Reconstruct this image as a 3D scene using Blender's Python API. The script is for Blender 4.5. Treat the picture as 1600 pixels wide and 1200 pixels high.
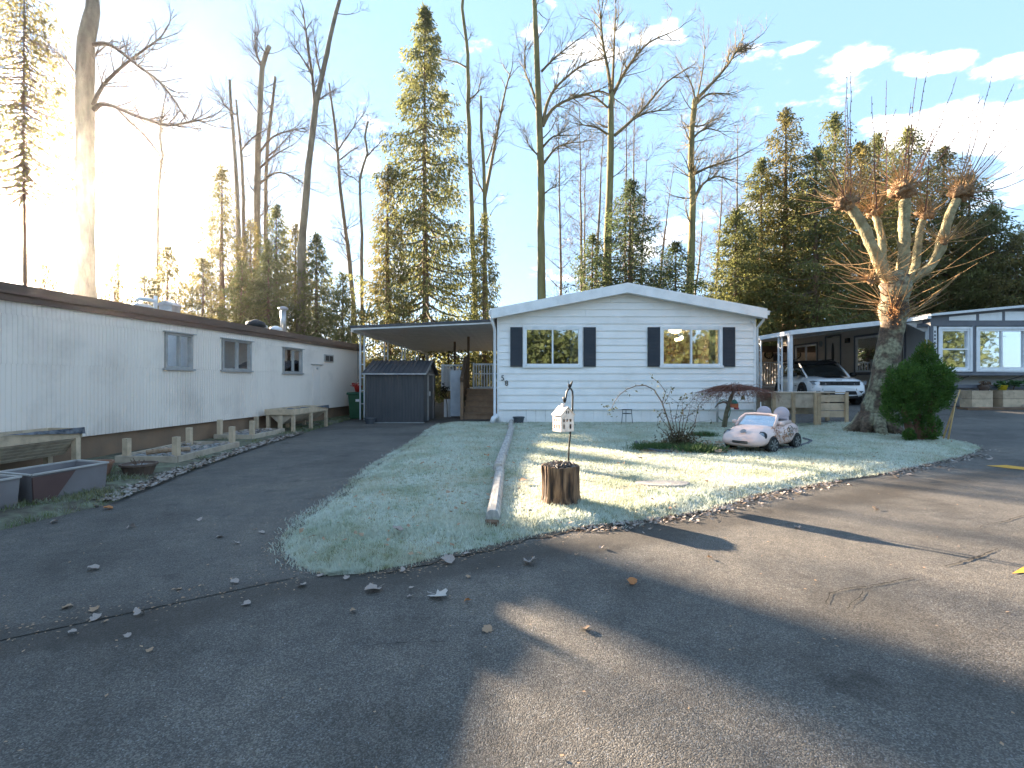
import bpy, math, random
import numpy as np
from mathutils import Vector, Matrix, noise as mnoise

for _o in list(bpy.data.objects): bpy.data.objects.remove(_o)
S = bpy.context.scene
C = S.collection
R = math.radians
rnd = random.Random(58)
rng = np.random.default_rng(58)

# ------------------------------------------------------------------ camera
H = 1.25            # lens height
FP = 800.0          # focal length in photo pixels (1600 wide)
HY = 595.0          # horizon row
cam = bpy.data.cameras.new('camera')
camo = bpy.data.objects.new('camera', cam)
C.objects.link(camo); S.camera = camo
camo.location = (0, 0, H); camo.rotation_euler = (R(90), 0, 0)
cam.lens = 18; cam.sensor_width = 36; cam.shift_y = -5 / 1600
cam.clip_start = 0.05; cam.clip_end = 2000

# ------------------------------------------------------------------ sun, sky, exposure
SUN_DIR = Vector((-0.95, 1.0, 0.385)).normalized()
SUN_EL = math.asin(SUN_DIR.z); SUN_AZ = math.atan2(SUN_DIR.x, SUN_DIR.y)
sun = bpy.data.lights.new('sun', 'SUN'); sun.energy = 5.0; sun.angle = R(0.5); sun.color = (1.0, 0.80, 0.58)
suno = bpy.data.objects.new('sun', sun); C.objects.link(suno)
suno.rotation_euler = SUN_DIR.to_track_quat('Z', 'Y').to_euler()

world = bpy.data.worlds.new('World'); S.world = world; world.use_nodes = True
wn = world.node_tree.nodes; wl = world.node_tree.links
bg = wn['Background']; bg.inputs[1].default_value = 0.12
SKY_EXPOSURE = 3.14
def build_sky():
    sky = wn.new('ShaderNodeTexSky'); sky.sky_type = 'NISHITA'; sky.sun_disc = False
    sky.sun_elevation = SUN_EL; sky.sun_rotation = SUN_AZ
    sky.air_density = 1.0; sky.dust_density = 0.06; sky.ozone_density = 1.6
    def N(t): return wn.new(t)
    def L(a, b): wl.new(a, b)
    def M(op, a, b=None, clamp=False):
        m = N('ShaderNodeMath'); m.operation = op; m.use_clamp = clamp
        for i, q in enumerate((a, b)):
            if q is None: continue
            if hasattr(q, 'links'): L(q, m.inputs[i])
            else: m.inputs[i].default_value = q
        return m.outputs[0]
    # gentle compression of the sky's range
    gm = N('ShaderNodeGamma'); gm.inputs[1].default_value = 0.30
    L(sky.outputs[0], gm.inputs[0])
    tn = N('ShaderNodeMixRGB'); tn.blend_type = 'MULTIPLY'; tn.inputs[0].default_value = 1; L(gm.outputs[0], tn.inputs[1]); tn.inputs[2].default_value = (.53, .74, .98, 1)
    tc = N('ShaderNodeTexCoord'); d = tc.outputs['Generated']
    nz = N('ShaderNodeTexNoise'); nz.inputs['Scale'].default_value = 9.0; nz.inputs['Detail'].default_value = 9; nz.inputs['Roughness'].default_value = 0.6
    mp = N('ShaderNodeMapping'); mp.inputs['Scale'].default_value = (1, 1, 2.2); L(d, mp.inputs[0]); L(mp.outputs[0], nz.inputs['Vector'])
    # scattered small cumulus everywhere: coarse field gates the fine noise
    nc = N('ShaderNodeTexNoise'); nc.inputs['Scale'].default_value = 2.6; nc.inputs['Detail'].default_value = 3
    mp2 = N('ShaderNodeMapping'); mp2.inputs['Scale'].default_value = (1, 1, 2.6); mp2.inputs['Location'].default_value = (3.1, 7.7, 1.3)
    L(d, mp2.inputs[0]); L(mp2.outputs[0], nc.inputs['Vector'])
    field = M('SUBTRACT', nc.outputs['Fac'], 0.545)
    field = M('MULTIPLY', field, 3.0)
    def blob(px, py, rx, rz, amp):
        c = Vector(((px - 800) / FP, 1, (HY - py) / FP)).normalized()
        right = Vector((c.y, -c.x, 0)).normalized(); up = right.cross(c)
        def dot(v):
            q = N('ShaderNodeVectorMath'); q.operation = 'DOT_PRODUCT'; L(d, q.inputs[0]); q.inputs[1].default_value = v; return q.outputs['Value']
        k = 1.0 / math.sqrt(1 + ((px - 800) / FP) ** 2 + ((HY - py) / FP) ** 2) / FP
        a = M('DIVIDE', dot(right), rx * k); b = M('DIVIDE', dot(up), rz * k)
        rr = M('ADD', M('MULTIPLY', a, a), M('MULTIPLY', b, b))
        fr = M('GREATER_THAN', dot(c), 0.0)
        e = M('MULTIPLY', M('MULTIPLY', M('EXPONENT', M('MULTIPLY', rr, -1.0)), amp), fr)
        return e
    tot = M('MAXIMUM', field, -0.35)
    for bl in ((1333, 103, 50, 24, 1.0), (1462, 100, 42, 18, 1.0), (1575, 100, 52, 17, 1.0), (1590, 195, 100, 38, 1.1), (1450, 205, 70, 20, .8), (1400, 235, 90, 20, .45),
               (270, 330, 120, 26, .35), (60, 400, 120, 40, .5), (860, 450, 160, 22, .45), (1255, 72, 30, 8, .7)):
        tot = M('ADD', tot, blob(*bl))
    cl = M('ADD', tot, M('MULTIPLY', M('SUBTRACT', nz.outputs['Fac'], 0.5), 3.8))
    mr = N('ShaderNodeMapRange'); mr.interpolation_type = 'SMOOTHSTEP'
    mr.inputs['From Min'].default_value = 0.35; mr.inputs['From Max'].default_value = 0.95
    L(cl, mr.inputs['Value'])
    mix = N('ShaderNodeMixRGB'); L(mr.outputs[0], mix.inputs[0]); L(tn.outputs[0], mix.inputs[1])
    mix.inputs[2].default_value = (2.9, 2.8, 2.7, 1)
    L(mix.outputs[0], bg.inputs[0])
build_sky()
vs = S.view_settings
vs.view_transform = 'Standard'; vs.look = 'None'; vs.gamma = 1; vs.use_curve_mapping = False
vs.exposure = SKY_EXPOSURE
S.cycles.use_denoising = True
S.cycles.max_bounces = 8; S.cycles.transparent_max_bounces = 16
S.cycles.volume_bounces = 0

# ------------------------------------------------------------------ helpers
def sstep(a, b, t):
    t = min(1, max(0, (t - a) / (b - a))); return t * t * (3 - 2 * t)
def g(x, y):                       # ground height
    return 0.4 * sstep(10.5, 17, y) * sstep(7.2, 9.5, x)
def at(px, py, Y):                 # point seen at a photo pixel at depth Y
    return Vector(((px - 800) / FP * Y, Y, H - (py - HY) / FP * Y))
def gp(px, py):                    # ground point under a photo pixel
    z = 0.0
    for _ in range(30):
        Y = (H - z) * FP / (py - HY); X = (px - 800) / FP * Y
        z = 0.5 * z + 0.5 * g(X, Y)
    return Vector((X, Y, z))

class MB:
    def __init__(s): s.v = []; s.f = []
    def box(s, x0, x1, y0, y1, z0, z1, M=None):
        n = len(s.v)
        P = [Vector(p) for p in ((x0,y0,z0),(x1,y0,z0),(x1,y1,z0),(x0,y1,z0),(x0,y0,z1),(x1,y0,z1),(x1,y1,z1),(x0,y1,z1))]
        if M is not None: P = [M @ p for p in P]
        s.v += [tuple(p) for p in P]
        s.f += [(n,n+3,n+2,n+1),(n+4,n+5,n+6,n+7),(n,n+1,n+5,n+4),(n+1,n+2,n+6,n+5),(n+2,n+3,n+7,n+6),(n+3,n,n+4,n+7)]
        return s
    def beam(s, a, b, w, h, up=(0,0,1)):
        a = Vector(a); b = Vector(b); d = (b - a); L = d.length; d.normalize()
        up = Vector(up)
        if abs(d.dot(up)) > .99: up = Vector((0,1,0))
        sx = d.cross(up).normalized(); sz = sx.cross(d)
        M = Matrix(((sx.x,d.x,sz.x,a.x),(sx.y,d.y,sz.y,a.y),(sx.z,d.z,sz.z,a.z),(0,0,0,1)))
        return s.box(-w/2, w/2, 0, L, -h/2, h/2, M)
    def tube(s, pts, rad, n=6, cap=True):
        pts = [Vector(p) for p in pts]
        if not hasattr(rad, '__len__'): rad = [rad] * len(pts)
        base = len(s.v); ref = None
        for i, p in enumerate(pts):
            d = (pts[min(i+1,len(pts)-1)] - pts[max(i-1,0)])
            d = d.normalized() if d.length > 1e-9 else Vector((0,0,1))
            if ref is None:
                ref = Vector((1,0,0)) if abs(d.x) < .8 else Vector((0,1,0))
            u = (ref - d * ref.dot(d)).normalized(); w = d.cross(u); ref = u
            for k in range(n):
                a = 2*math.pi*k/n
                s.v.append(tuple(p + (u*math.cos(a) + w*math.sin(a)) * rad[i]))
        for i in range(len(pts)-1):
            for k in range(n):
                a = base+i*n+k; b = base+i*n+(k+1)%n
                s.f.append((a,b,b+n,a+n))
        if cap:
            s.f.append(tuple(base+k for k in range(n))[::-1])
            e = base+(len(pts)-1)*n
            s.f.append(tuple(e+k for k in range(n)))
        return s
    def prism(s, poly, vec):
        n = len(s.v); k = len(poly); vec = Vector(vec)
        s.v += [tuple(p) for p in poly] + [tuple(Vector(p)+vec) for p in poly]
        s.f.append(tuple(range(n, n+k))); s.f.append(tuple(range(n+2*k-1, n+k-1, -1)))
        for i in range(k):
            j = (i+1) % k; s.f.append((n+j, n+i, n+k+i, n+k+j))
        return s
    def lathe(s, prof, n=16, c=(0,0,0), M=None):
        b = len(s.v)
        for r, z in prof:
            for k in range(n):
                a = 2*math.pi*k/n; p = Vector((r*math.cos(a), r*math.sin(a), z))
                p = (M @ p) if M is not None else p
                s.v.append((p.x+c[0], p.y+c[1], p.z+c[2]))
        for i in range(len(prof)-1):
            for k in range(n):
                a = b+i*n+k; e = b+i*n+(k+1)%n; s.f.append((a,e,e+n,a+n))
        s.f.append(tuple(b+k for k in range(n))[::-1]); e = b+(len(prof)-1)*n
        s.f.append(tuple(e+k for k in range(n)))
        return s
    def poly(s, pts):
        n = len(s.v); s.v += [tuple(p) for p in pts]; s.f.append(tuple(range(n, n+len(pts)))); return s
    def grid(s, nx, ny, fn):
        b = len(s.v)
        for j in range(ny+1):
            for i in range(nx+1): s.v.append(tuple(fn(i/nx, j/ny)))
        for j in range(ny):
            for i in range(nx):
                a = b+j*(nx+1)+i; s.f.append((a,a+1,a+nx+2,a+nx+1))
        return s
    def loft(s, rings, closed=True, cap=True):
        b = len(s.v); n = len(rings[0])
        for r in rings: s.v += [tuple(p) for p in r]
        for i in range(len(rings)-1):
            for k in range(n if closed else n-1):
                a = b+i*n+k; e = b+i*n+(k+1)%n; s.f.append((a,e,e+n,a+n))
        if cap:
            s.f.append(tuple(b+k for k in range(n))[::-1]); e = b+(len(rings)-1)*n
            s.f.append(tuple(e+k for k in range(n)))
        return s
    def mesh(s, name, m, smooth=False):
        me = bpy.data.meshes.new(name); me.from_pydata(s.v, [], s.f); me.update()
        if smooth:
            me.polygons.foreach_set('use_smooth', [True]*len(me.polygons))
        if m is not None: me.materials.append(m)
        return me
    def build(s, name, m, parent=None, smooth=False, bevel=0, sub=0):
        return link(name, s.mesh(name, m, smooth), parent, bevel, sub)

LOCAL = set()
def link(name, me, parent=None, bevel=0, sub=0):
    o = bpy.data.objects.new(name, me); C.objects.link(o)
    setpar(o, parent)
    if sub:
        q = o.modifiers.new('sub', 'SUBSURF'); q.levels = sub; q.render_levels = sub
    if bevel:
        q = o.modifiers.new('bevel', 'BEVEL'); q.width = bevel; q.segments = 2; q.limit_method = 'ANGLE'
    return o
ROOTM = {}
def setpar(o, parent):
    if parent is None: return
    o.parent = parent
    if parent.name in ROOTM and parent.name not in LOCAL:
        o.matrix_parent_inverse = ROOTM[parent.name].inverted()
    if parent.name in LOCAL: LOCAL.add(o.name)
def tag(o, label, cat, group=None, kind=None):
    o['label'] = label; o['category'] = cat
    if group: o['group'] = group
    if kind: o['kind'] = kind
    return o
def thing(name, label, cat, loc=(0,0,0), rz=0, group=None, local=False):
    o = bpy.data.objects.new(name, None); C.objects.link(o)
    o.empty_display_size = .2
    o.location = loc; o.rotation_euler = (0,0,rz)
    ROOTM[o.name] = Matrix.Translation(Vector(loc)) @ Matrix.Rotation(rz, 4, 'Z')
    if local: LOCAL.add(o.name)
    return tag(o, label, cat, group)
def struct(o, kind='structure'): o['kind'] = kind; return o
def copy_tree(o, parent=None):
    c = o.copy(); C.objects.link(c); c.parent = parent
    for ch in o.children: copy_tree(ch, c)
    return c
def npmesh(name, verts, faces, m, smooth=False):
    """verts (n,3) and faces (k,3|4) arrays -> mesh, fast"""
    me = bpy.data.meshes.new(name)
    verts = np.asarray(verts, np.float32); faces = np.asarray(faces, np.int32)
    k, q = faces.shape
    me.vertices.add(len(verts)); me.vertices.foreach_set('co', verts.ravel())
    me.loops.add(k*q); me.loops.foreach_set('vertex_index', faces.ravel())
    me.polygons.add(k); me.polygons.foreach_set('loop_start', np.arange(0, k*q, q, dtype=np.int32))
    me.polygons.foreach_set('loop_total', np.full(k, q, np.int32))
    if smooth: me.polygons.foreach_set('use_smooth', np.ones(k, bool))
    me.update(calc_edges=True); me.validate()
    me.materials.append(m)
    return me

# ------------------------------------------------------------------ materials
def newmat(name):
    m = bpy.data.materials.new(name); m.use_nodes = True
    nt = m.node_tree; return m, nt, nt.nodes, nt.links, nt.nodes['Principled BSDF']
def col4(c): return (c[0], c[1], c[2], 1)
def pm(name, c1, c2=None, scale=4, rough=.6, bump=0.0, bscale=60, metal=0, spec=.4, stretch=(1,1,1), detail=6, lo=.35, hi=.65, rnd_v=0.0, dirt=None, dirt_scale=1.2, dirt_amt=.5, coat=0, bdist=.01):
    m, nt, n, l, p = newmat(name)
    p.inputs['Roughness'].default_value = rough; p.inputs['Metallic'].default_value = metal
    p.inputs['Specular IOR Level'].default_value = spec; p.inputs['Coat Weight'].default_value = coat
    tc = n.new('ShaderNodeTexCoord'); mp = n.new('ShaderNodeMapping'); mp.inputs['Scale'].default_value = stretch
    l.new(tc.outputs['Object'], mp.inputs[0])
    out = None
    if c2 is not None:
        t = n.new('ShaderNodeTexNoise'); t.inputs['Scale'].default_value = scale; t.inputs['Detail'].default_value = detail
        l.new(mp.outputs[0], t.inputs['Vector'])
        r = n.new('ShaderNodeValToRGB'); r.color_ramp.elements[0].position = lo; r.color_ramp.elements[1].position = hi
        r.color_ramp.elements[0].color = col4(c1); r.color_ramp.elements[1].color = col4(c2)
        l.new(t.outputs['Fac'], r.inputs[0]); out = r.outputs[0]
    else:
        v = n.new('ShaderNodeRGB'); v.outputs[0].default_value = col4(c1); out = v.outputs[0]
    if dirt is not None:
        t = n.new('ShaderNodeTexNoise'); t.inputs['Scale'].default_value = dirt_scale; t.inputs['Detail'].default_value = 8; t.inputs['Roughness'].default_value = .65
        l.new(tc.outputs['Object'], t.inputs['Vector'])
        mr = n.new('ShaderNodeMapRange'); mr.inputs['From Min'].default_value = .48; mr.inputs['From Max'].default_value = .78; mr.inputs['To Max'].default_value = dirt_amt
        l.new(t.outputs['Fac'], mr.inputs['Value'])
        mx = n.new('ShaderNodeMixRGB'); l.new(mr.outputs[0], mx.inputs[0]); l.new(out, mx.inputs[1]); mx.inputs[2].default_value = col4(dirt); out = mx.outputs[0]
    if rnd_v:
        oi = n.new('ShaderNodeObjectInfo'); mr = n.new('ShaderNodeMapRange')
        mr.inputs['To Min'].default_value = 1-rnd_v; mr.inputs['To Max'].default_value = 1+rnd_v
        l.new(oi.outputs['Random'], mr.inputs['Value'])
        hs = n.new('ShaderNodeHueSaturation'); l.new(mr.outputs[0], hs.inputs['Value']); l.new(out, hs.inputs['Color']); out = hs.outputs[0]
    l.new(out, p.inputs['Base Color'])
    if bump:
        t = n.new('ShaderNodeTexNoise'); t.inputs['Scale'].default_value = bscale; t.inputs['Detail'].default_value = 5
        l.new(mp.outputs[0], t.inputs['Vector'])
        b = n.new('ShaderNodeBump'); b.inputs['Strength'].default_value = bump; b.inputs['Distance'].default_value = bdist
        l.new(t.outputs['Fac'], b.inputs['Height']); l.new(b.outputs[0], p.inputs['Normal'])
    return m
def leafmat(name, c1, c2, scale=1.5, trans=.35, rough=.6, c3=None):
    """foliage: colour varies in clumps, light passes through"""
    m, nt, n, l, p = newmat(name)
    tc = n.new('ShaderNodeTexCoord')
    t = n.new('ShaderNodeTexNoise'); t.inputs['Scale'].default_value = scale; t.inputs['Detail'].default_value = 4
    l.new(tc.outputs['Object'], t.inputs['Vector'])
    r = n.new('ShaderNodeValToRGB'); e = r.color_ramp.elements
    e[0].position = .32; e[1].position = .68; e[0].color = col4(c1); e[1].color = col4(c2)
    if c3 is not None:
        q = r.color_ramp.elements.new(.8); q.color = col4(c3)
    l.new(t.outputs['Fac'], r.inputs[0])
    l.new(r.outputs[0], p.inputs['Base Color']); p.inputs['Roughness'].default_value = rough; p.inputs['Specular IOR Level'].default_value = .25
    tr = n.new('ShaderNodeBsdfTranslucent'); l.new(r.outputs[0], tr.inputs[0])
    mx = n.new('ShaderNodeMixShader'); mx.inputs[0].default_value = trans
    l.new(p.outputs[0], mx.inputs[1]); l.new(tr.outputs[0], mx.inputs[2])
    l.new(mx.outputs[0], n['Material Output'].inputs[0])
    return m
def glassmat(name, tint=(.03,.035,.04), refl=.55, rough=.02, clear=.0):
    """window pane: mirror reflection over see-through glass"""
    m, nt, n, l, p = newmat(name)
    gl = n.new('ShaderNodeBsdfGlossy'); gl.inputs['Roughness'].default_value = rough; gl.inputs[0].default_value = (.95,.97,1,1)
    tr = n.new('ShaderNodeBsdfTransparent'); tr.inputs[0].default_value = (.85,.88,.88,1)
    lw = n.new('ShaderNodeLayerWeight'); lw.inputs[0].default_value = .5
    mr = n.new('ShaderNodeMapRange'); mr.inputs['To Min'].default_value = refl; mr.inputs['To Max'].default_value = 1
    l.new(lw.outputs['Facing'], mr.inputs['Value'])
    mx = n.new('ShaderNodeMixShader'); l.new(mr.outputs[0], mx.inputs[0]); l.new(tr.outputs[0], mx.inputs[1]); l.new(gl.outputs[0], mx.inputs[2])
    # faint waviness of old glass
    t = n.new('ShaderNodeTexNoise'); t.inputs['Scale'].default_value = 3.0
    tc = n.new('ShaderNodeTexCoord'); l.new(tc.outputs['Object'], t.inputs['Vector'])
    b = n.new('ShaderNodeBump'); b.inputs['Strength'].default_value = .025; b.inputs['Distance'].default_value = .02
    l.new(t.outputs['Fac'], b.inputs['Height']); l.new(b.outputs[0], gl.inputs['Normal'])
    l.new(mx.outputs[0], n['Material Output'].inputs[0])
    n.remove(p)
    return m
def emit(name, c, s):
    m, nt, n, l, p = newmat(name)
    p.inputs['Base Color'].default_value = col4(c); p.inputs['Emission Color'].default_value = col4(c); p.inputs['Emission Strength'].default_value = s
    return m

M = {}
M['white_siding'] = pm('white_siding', (.90,.875,.85), (.86,.835,.81), scale=1.5, rough=.45, bump=.12, bscale=40, stretch=(1,1,6), rnd_v=.02, dirt=(.50,.48,.43), dirt_scale=1.3, dirt_amt=.34)
M['white_trim'] = pm('white_trim', (.86,.86,.86), (.80,.80,.80), scale=3, rough=.4, dirt=(.45,.43,.40), dirt_scale=3, dirt_amt=.25)
M['white_metal'] = pm('white_metal', (.74,.75,.76), (.66,.67,.68), scale=4, rough=.4, dirt=(.4,.38,.33), dirt_scale=5, dirt_amt=.3)
M['shutter'] = pm('shutter', (.022,.03,.042), (.03,.038,.05), rough=.5)
M['black'] = pm('black', (.012,.012,.013), rough=.5)
M['blackmetal'] = pm('blackmetal', (.02,.022,.022), (.05,.045,.04), scale=30, rough=.5, metal=.4)
M['roofing'] = pm('roofing', (.10,.10,.105), (.2,.2,.2), scale=3, rough=.9, bump=.3, bscale=80)
M['pane'] = glassmat('pane', refl=.34)
M['pane_dark'] = glassmat('pane_dark', refl=.6)
M['room'] = pm('room', (.30,.22,.16), (.24,.18,.13), scale=2, rough=.8)
M['curtain'] = pm('curtain', (.62,.60,.55), (.5,.48,.44), scale=6, stretch=(8,8,.2), rough=.9)
M['blind'] = pm('blind', (.60,.57,.53), (.5,.47,.44), scale=40, stretch=(.1,.1,1), rough=.7)
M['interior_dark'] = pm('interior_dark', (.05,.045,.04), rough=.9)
def woodm(name, a, b, dirt=(.12,.10,.08), rv=.12, amt=.5):
    return pm(name, a, b, scale=5, stretch=(1,1,1), rough=.8, bump=.25, bscale=45, rnd_v=rv, dirt=dirt, dirt_scale=6, dirt_amt=amt)
M['new_wood'] = woodm('new_wood', (.50,.36,.22), (.40,.29,.18))
M['grey_wood'] = woodm('grey_wood', (.50,.41,.31), (.40,.32,.24))
M['pale_wood'] = woodm('pale_wood', (.62,.47,.32), (.50,.38,.26))
M['dark_wood'] = woodm('dark_wood', (.17,.10,.06), (.11,.07,.045))
M['stair_wood'] = woodm('stair_wood', (.36,.22,.13), (.27,.165,.10))
M['brown_skirt'] = pm('brown_skirt', (.27,.17,.105), (.21,.135,.088), scale=3, rough=.8, dirt=(.2,.17,.13), dirt_scale=2, dirt_amt=.4, bump=.2, bscale=20)
M['brown_fascia'] = pm('brown_fascia', (.17,.10,.068), (.12,.078,.055), scale=4, stretch=(1,.3,3), rough=.7, dirt=(.2,.17,.14), dirt_amt=.35)
M['cream_metal'] = pm('cream_metal', (.86,.75,.65), (.79,.68,.59), scale=.8, stretch=(1,1,.4), rough=.5, dirt=(.40,.33,.28), dirt_scale=.8, dirt_amt=.6)
M['shed_dark'] = pm('shed_dark', (.060,.063,.070), (.078,.080,.086), scale=12, stretch=(1,1,.15), rough=.45, metal=.2)
M['galv'] = pm('galv', (.42,.43,.44), (.32,.33,.34), scale=10, rough=.35, metal=.7)
M['green_bin'] = pm('green_bin', (.02,.085,.04), (.03,.10,.05), scale=6, rough=.45)
M['red_flower'] = leafmat('red_flower', (.55,.04,.03), (.7,.10,.06), scale=12, trans=.25)
M['terracotta'] = pm('terracotta', (.30,.15,.09), (.22,.12,.08), scale=9, rough=.85)
M['brown_pot'] = pm('brown_pot', (.085,.055,.04), (.12,.08,.06), scale=9, rough=.7)
M['grey_pot'] = pm('grey_pot', (.06,.07,.085), (.08,.09,.1), scale=9, rough=.6)
M['soil'] = pm('soil', (.06,.045,.033), (.14,.12,.10), scale=30, rough=.95, bump=.6, bscale=60, bdist=.03)
M['frosty_soil'] = pm('frosty_soil', (.10,.085,.07), (.36,.37,.37), scale=22, rough=.95, bump=.6, bscale=60, bdist=.03)
M['plastic_grey'] = pm('plastic_grey', (.17,.15,.15), (.21,.19,.19), scale=3, rough=.6, dirt=(.22,.2,.19), dirt_scale=3, dirt_amt=.4)
M['plastic_brown'] = pm('plastic_brown', (.085,.045,.04), (.11,.06,.05), scale=3, rough=.6)
M['tarp'] = pm('tarp', (.035,.04,.05), (.16,.17,.19), scale=14, rough=.5, bump=.6, bscale=18, bdist=.03)
M['concrete'] = pm('concrete', (.42,.41,.39), (.34,.33,.31), scale=8, rough=.9, bump=.3, bscale=80)
HAZE_D, HAZE_G = .00036, .92

# ================================================================== GROUND
def asphalt(name, base, light, tint, bandcol=None, stone=.3):
    m, nt, n, l, p = newmat(name)
    tc = n.new('ShaderNodeTexCoord'); co = tc.outputs['Object']
    def noise(sc, de=4, ro=.6):
        t = n.new('ShaderNodeTexNoise'); t.inputs['Scale'].default_value = sc; t.inputs['Detail'].default_value = de; t.inputs['Roughness'].default_value = ro
        l.new(co, t.inputs['Vector']); return t.outputs['Fac']
    def ramp(f, stops):
        r = n.new('ShaderNodeValToRGB'); e = r.color_ramp.elements
        e[0].position, e[0].color = stops[0][0], col4(stops[0][1]); e[1].position, e[1].color = stops[-1][0], col4(stops[-1][1])
        for ps, c in stops[1:-1]:
            q = e.new(ps); q.color = col4(c)
        l.new(f, r.inputs[0]); return r.outputs[0]
    vor = n.new('ShaderNodeTexVoronoi'); vor.inputs['Scale'].default_value = 190; l.new(co, vor.inputs['Vector'])
    sep = n.new('ShaderNodeSeparateColor'); l.new(vor.outputs['Color'], sep.inputs[0])
    grain = ramp(sep.outputs[0], ((0, [c*.55 for c in base]), (.55, base), (.88, light), (.985, [stone*.6]*3), (1, [stone]*3)))
    big = ramp(noise(.6, 7, .68), ((.36, (.58,.57,.56)), (.5, (.92,.92,.93)), (.66, tint)))
    med = ramp(noise(5.0, 6, .7), ((.3, (.78,.78,.78)), (.72, (1.2,1.19,1.16))))
    mx = n.new('ShaderNodeMixRGB'); mx.blend_type = 'MULTIPLY'; mx.inputs[0].default_value = 1; l.new(grain, mx.inputs[1]); l.new(big, mx.inputs[2])
    m2 = n.new('ShaderNodeMixRGB'); m2.blend_type = 'MULTIPLY'; m2.inputs[0].default_value = 1; l.new(mx.outputs[0], m2.inputs[1]); l.new(med, m2.inputs[2])
    # damp dirt that has gathered along the paving seam and the front of the lawn
    sx = n.new('ShaderNodeSeparateXYZ'); l.new(co, sx.inputs[0])
    def mth(op, a, b, clamp=False):
        q = n.new('ShaderNodeMath'); q.operation = op; q.use_clamp = clamp
        for i, v in enumerate((a, b)):
            if hasattr(v, 'links'): l.new(v, q.inputs[i])
            else: q.inputs[i].default_value = v
        return q.outputs[0]
    X, Y = sx.outputs[0], sx.outputs[1]
    line1 = mth('ADD', mth('MULTIPLY', X, .70), 4.17)        # height of the seam at X
    line2 = mth('ADD', mth('MULTIPLY', X, .50), 3.80)        # front of the lawn
    ln = mth('MAXIMUM', mth('MINIMUM', line1, 3.25), mth('MINIMUM', line2, 9.0))
    dd = mth('ABSOLUTE', mth('ADD', mth('SUBTRACT', Y, ln), .16), 0)
    dd = mth('ADD', dd, mth('MULTIPLY', mth('SUBTRACT', noise(2.2, 6, .65), .5), .55))
    mk = n.new('ShaderNodeMapRange'); mk.interpolation_type = 'SMOOTHSTEP'; mk.inputs['From Min'].default_value = .06; mk.inputs['From Max'].default_value = .38; mk.inputs['To Min'].default_value = .62; mk.inputs['To Max'].default_value = 0
    l.new(dd, mk.inputs['Value'])
    m3 = n.new('ShaderNodeMixRGB'); l.new(mk.outputs[0], m3.inputs[0]); l.new(m2.outputs[0], m3.inputs[1]); m3.inputs[2].default_value = (.030,.024,.018,1)
    # scattered old oil spots and pale worn areas
    sp = ramp(noise(1.7, 3), ((.30, (.62,.61,.60)), (.37, (1,1,1)), (.62, (1,1,1)), (.72, (1.22,1.2,1.16))))
    m4 = n.new('ShaderNodeMixRGB'); m4.blend_type = 'MULTIPLY'; m4.inputs[0].default_value = 1; l.new(m3.outputs[0], m4.inputs[1]); l.new(sp, m4.inputs[2])
    l.new(m4.outputs[0], p.inputs['Base Color'])
    p.inputs['Roughness'].default_value = .72; p.inputs['Specular IOR Level'].default_value = .35
    v2 = n.new('ShaderNodeTexVoronoi'); v2.inputs['Scale'].default_value = 190; l.new(co, v2.inputs['Vector'])
    b = n.new('ShaderNodeBump'); b.inputs['Strength'].default_value = .55; b.inputs['Distance'].default_value = .006; b.invert = True
    l.new(v2.outputs['Distance'], b.inputs['Height'])
    b2 = n.new('ShaderNodeBump'); b2.inputs['Strength'].default_value = .25; b2.inputs['Distance'].default_value = .03
    l.new(noise(9, 4), b2.inputs['Height']); l.new(b.outputs[0], b2.inputs['Normal']); l.new(b2.outputs[0], p.inputs['Normal'])
    return m
M['asphalt'] = asphalt('asphalt', (.102,.092,.080), (.18,.165,.145), (1.3,1.25,1.18), stone=.26)
M['asphalt_drive'] = asphalt('asphalt_drive', (.098,.088,.076), (.16,.147,.13), (1.25,1.2,1.13), stone=.22)
M['crack'] = pm('crack', (.022,.02,.018), rough=.95)
M['yellow_paint'] = pm('yellow_paint', (.62,.33,.03), (.5,.26,.03), scale=30, rough=.8)
M['forest_floor'] = pm('forest_floor', (.05,.04,.025), (.11,.10,.05), scale=1.2, rough=.95, bump=.5, bscale=8, bdist=.1)

mb = MB()
xs = [-600,-250,-100,-60,-30,-10,0,7,8,9,10,14,30,60,100,250,600]; ys = [-600,-250,-80,-30,-12,0,8,10.5,12,13,14,15,16,17,20,25,35,60,120,250,900]
for yy in ys:
    for xx in xs: mb.v.append((xx, yy, g(xx, yy) - .03 if abs(xx) < 100 and abs(yy) < 100 else -.03 + .0*xx))
nx = len(xs)
for j in range(len(ys)-1):
    for i in range(nx-1):
        a = j*nx+i; mb.f.append((a,a+1,a+nx+1,a+nx))
struct(mb.build('ground', M['forest_floor']))

mb = MB()
mb.grid(120, 60, lambda u, v: (lambda x, y: (x, y, g(x, y)))(-60+120*u, -12+32*v))
road = struct(mb.build('road', M['asphalt']))
mb = MB()
dv = [(-1.37,3.25),(-1.75,4.1),(-1.8,6),(-1.95,9.5),(-2.0,15.3),(-.55,15.4),(-.55,30),(-5.6,30),(-5.25,16.4),(-5.1,13.7),(-4.8,9.5),(-4.5,7.1),(-4.15,5.1),(-4.3,4.26),(-4.7,3.6),(-6.2,2.4),(-7.5,-1.2)]
mb.poly([(x, y, .004) for x, y in dv])
driveway = struct(mb.build('driveway', M['asphalt_drive']))

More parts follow.
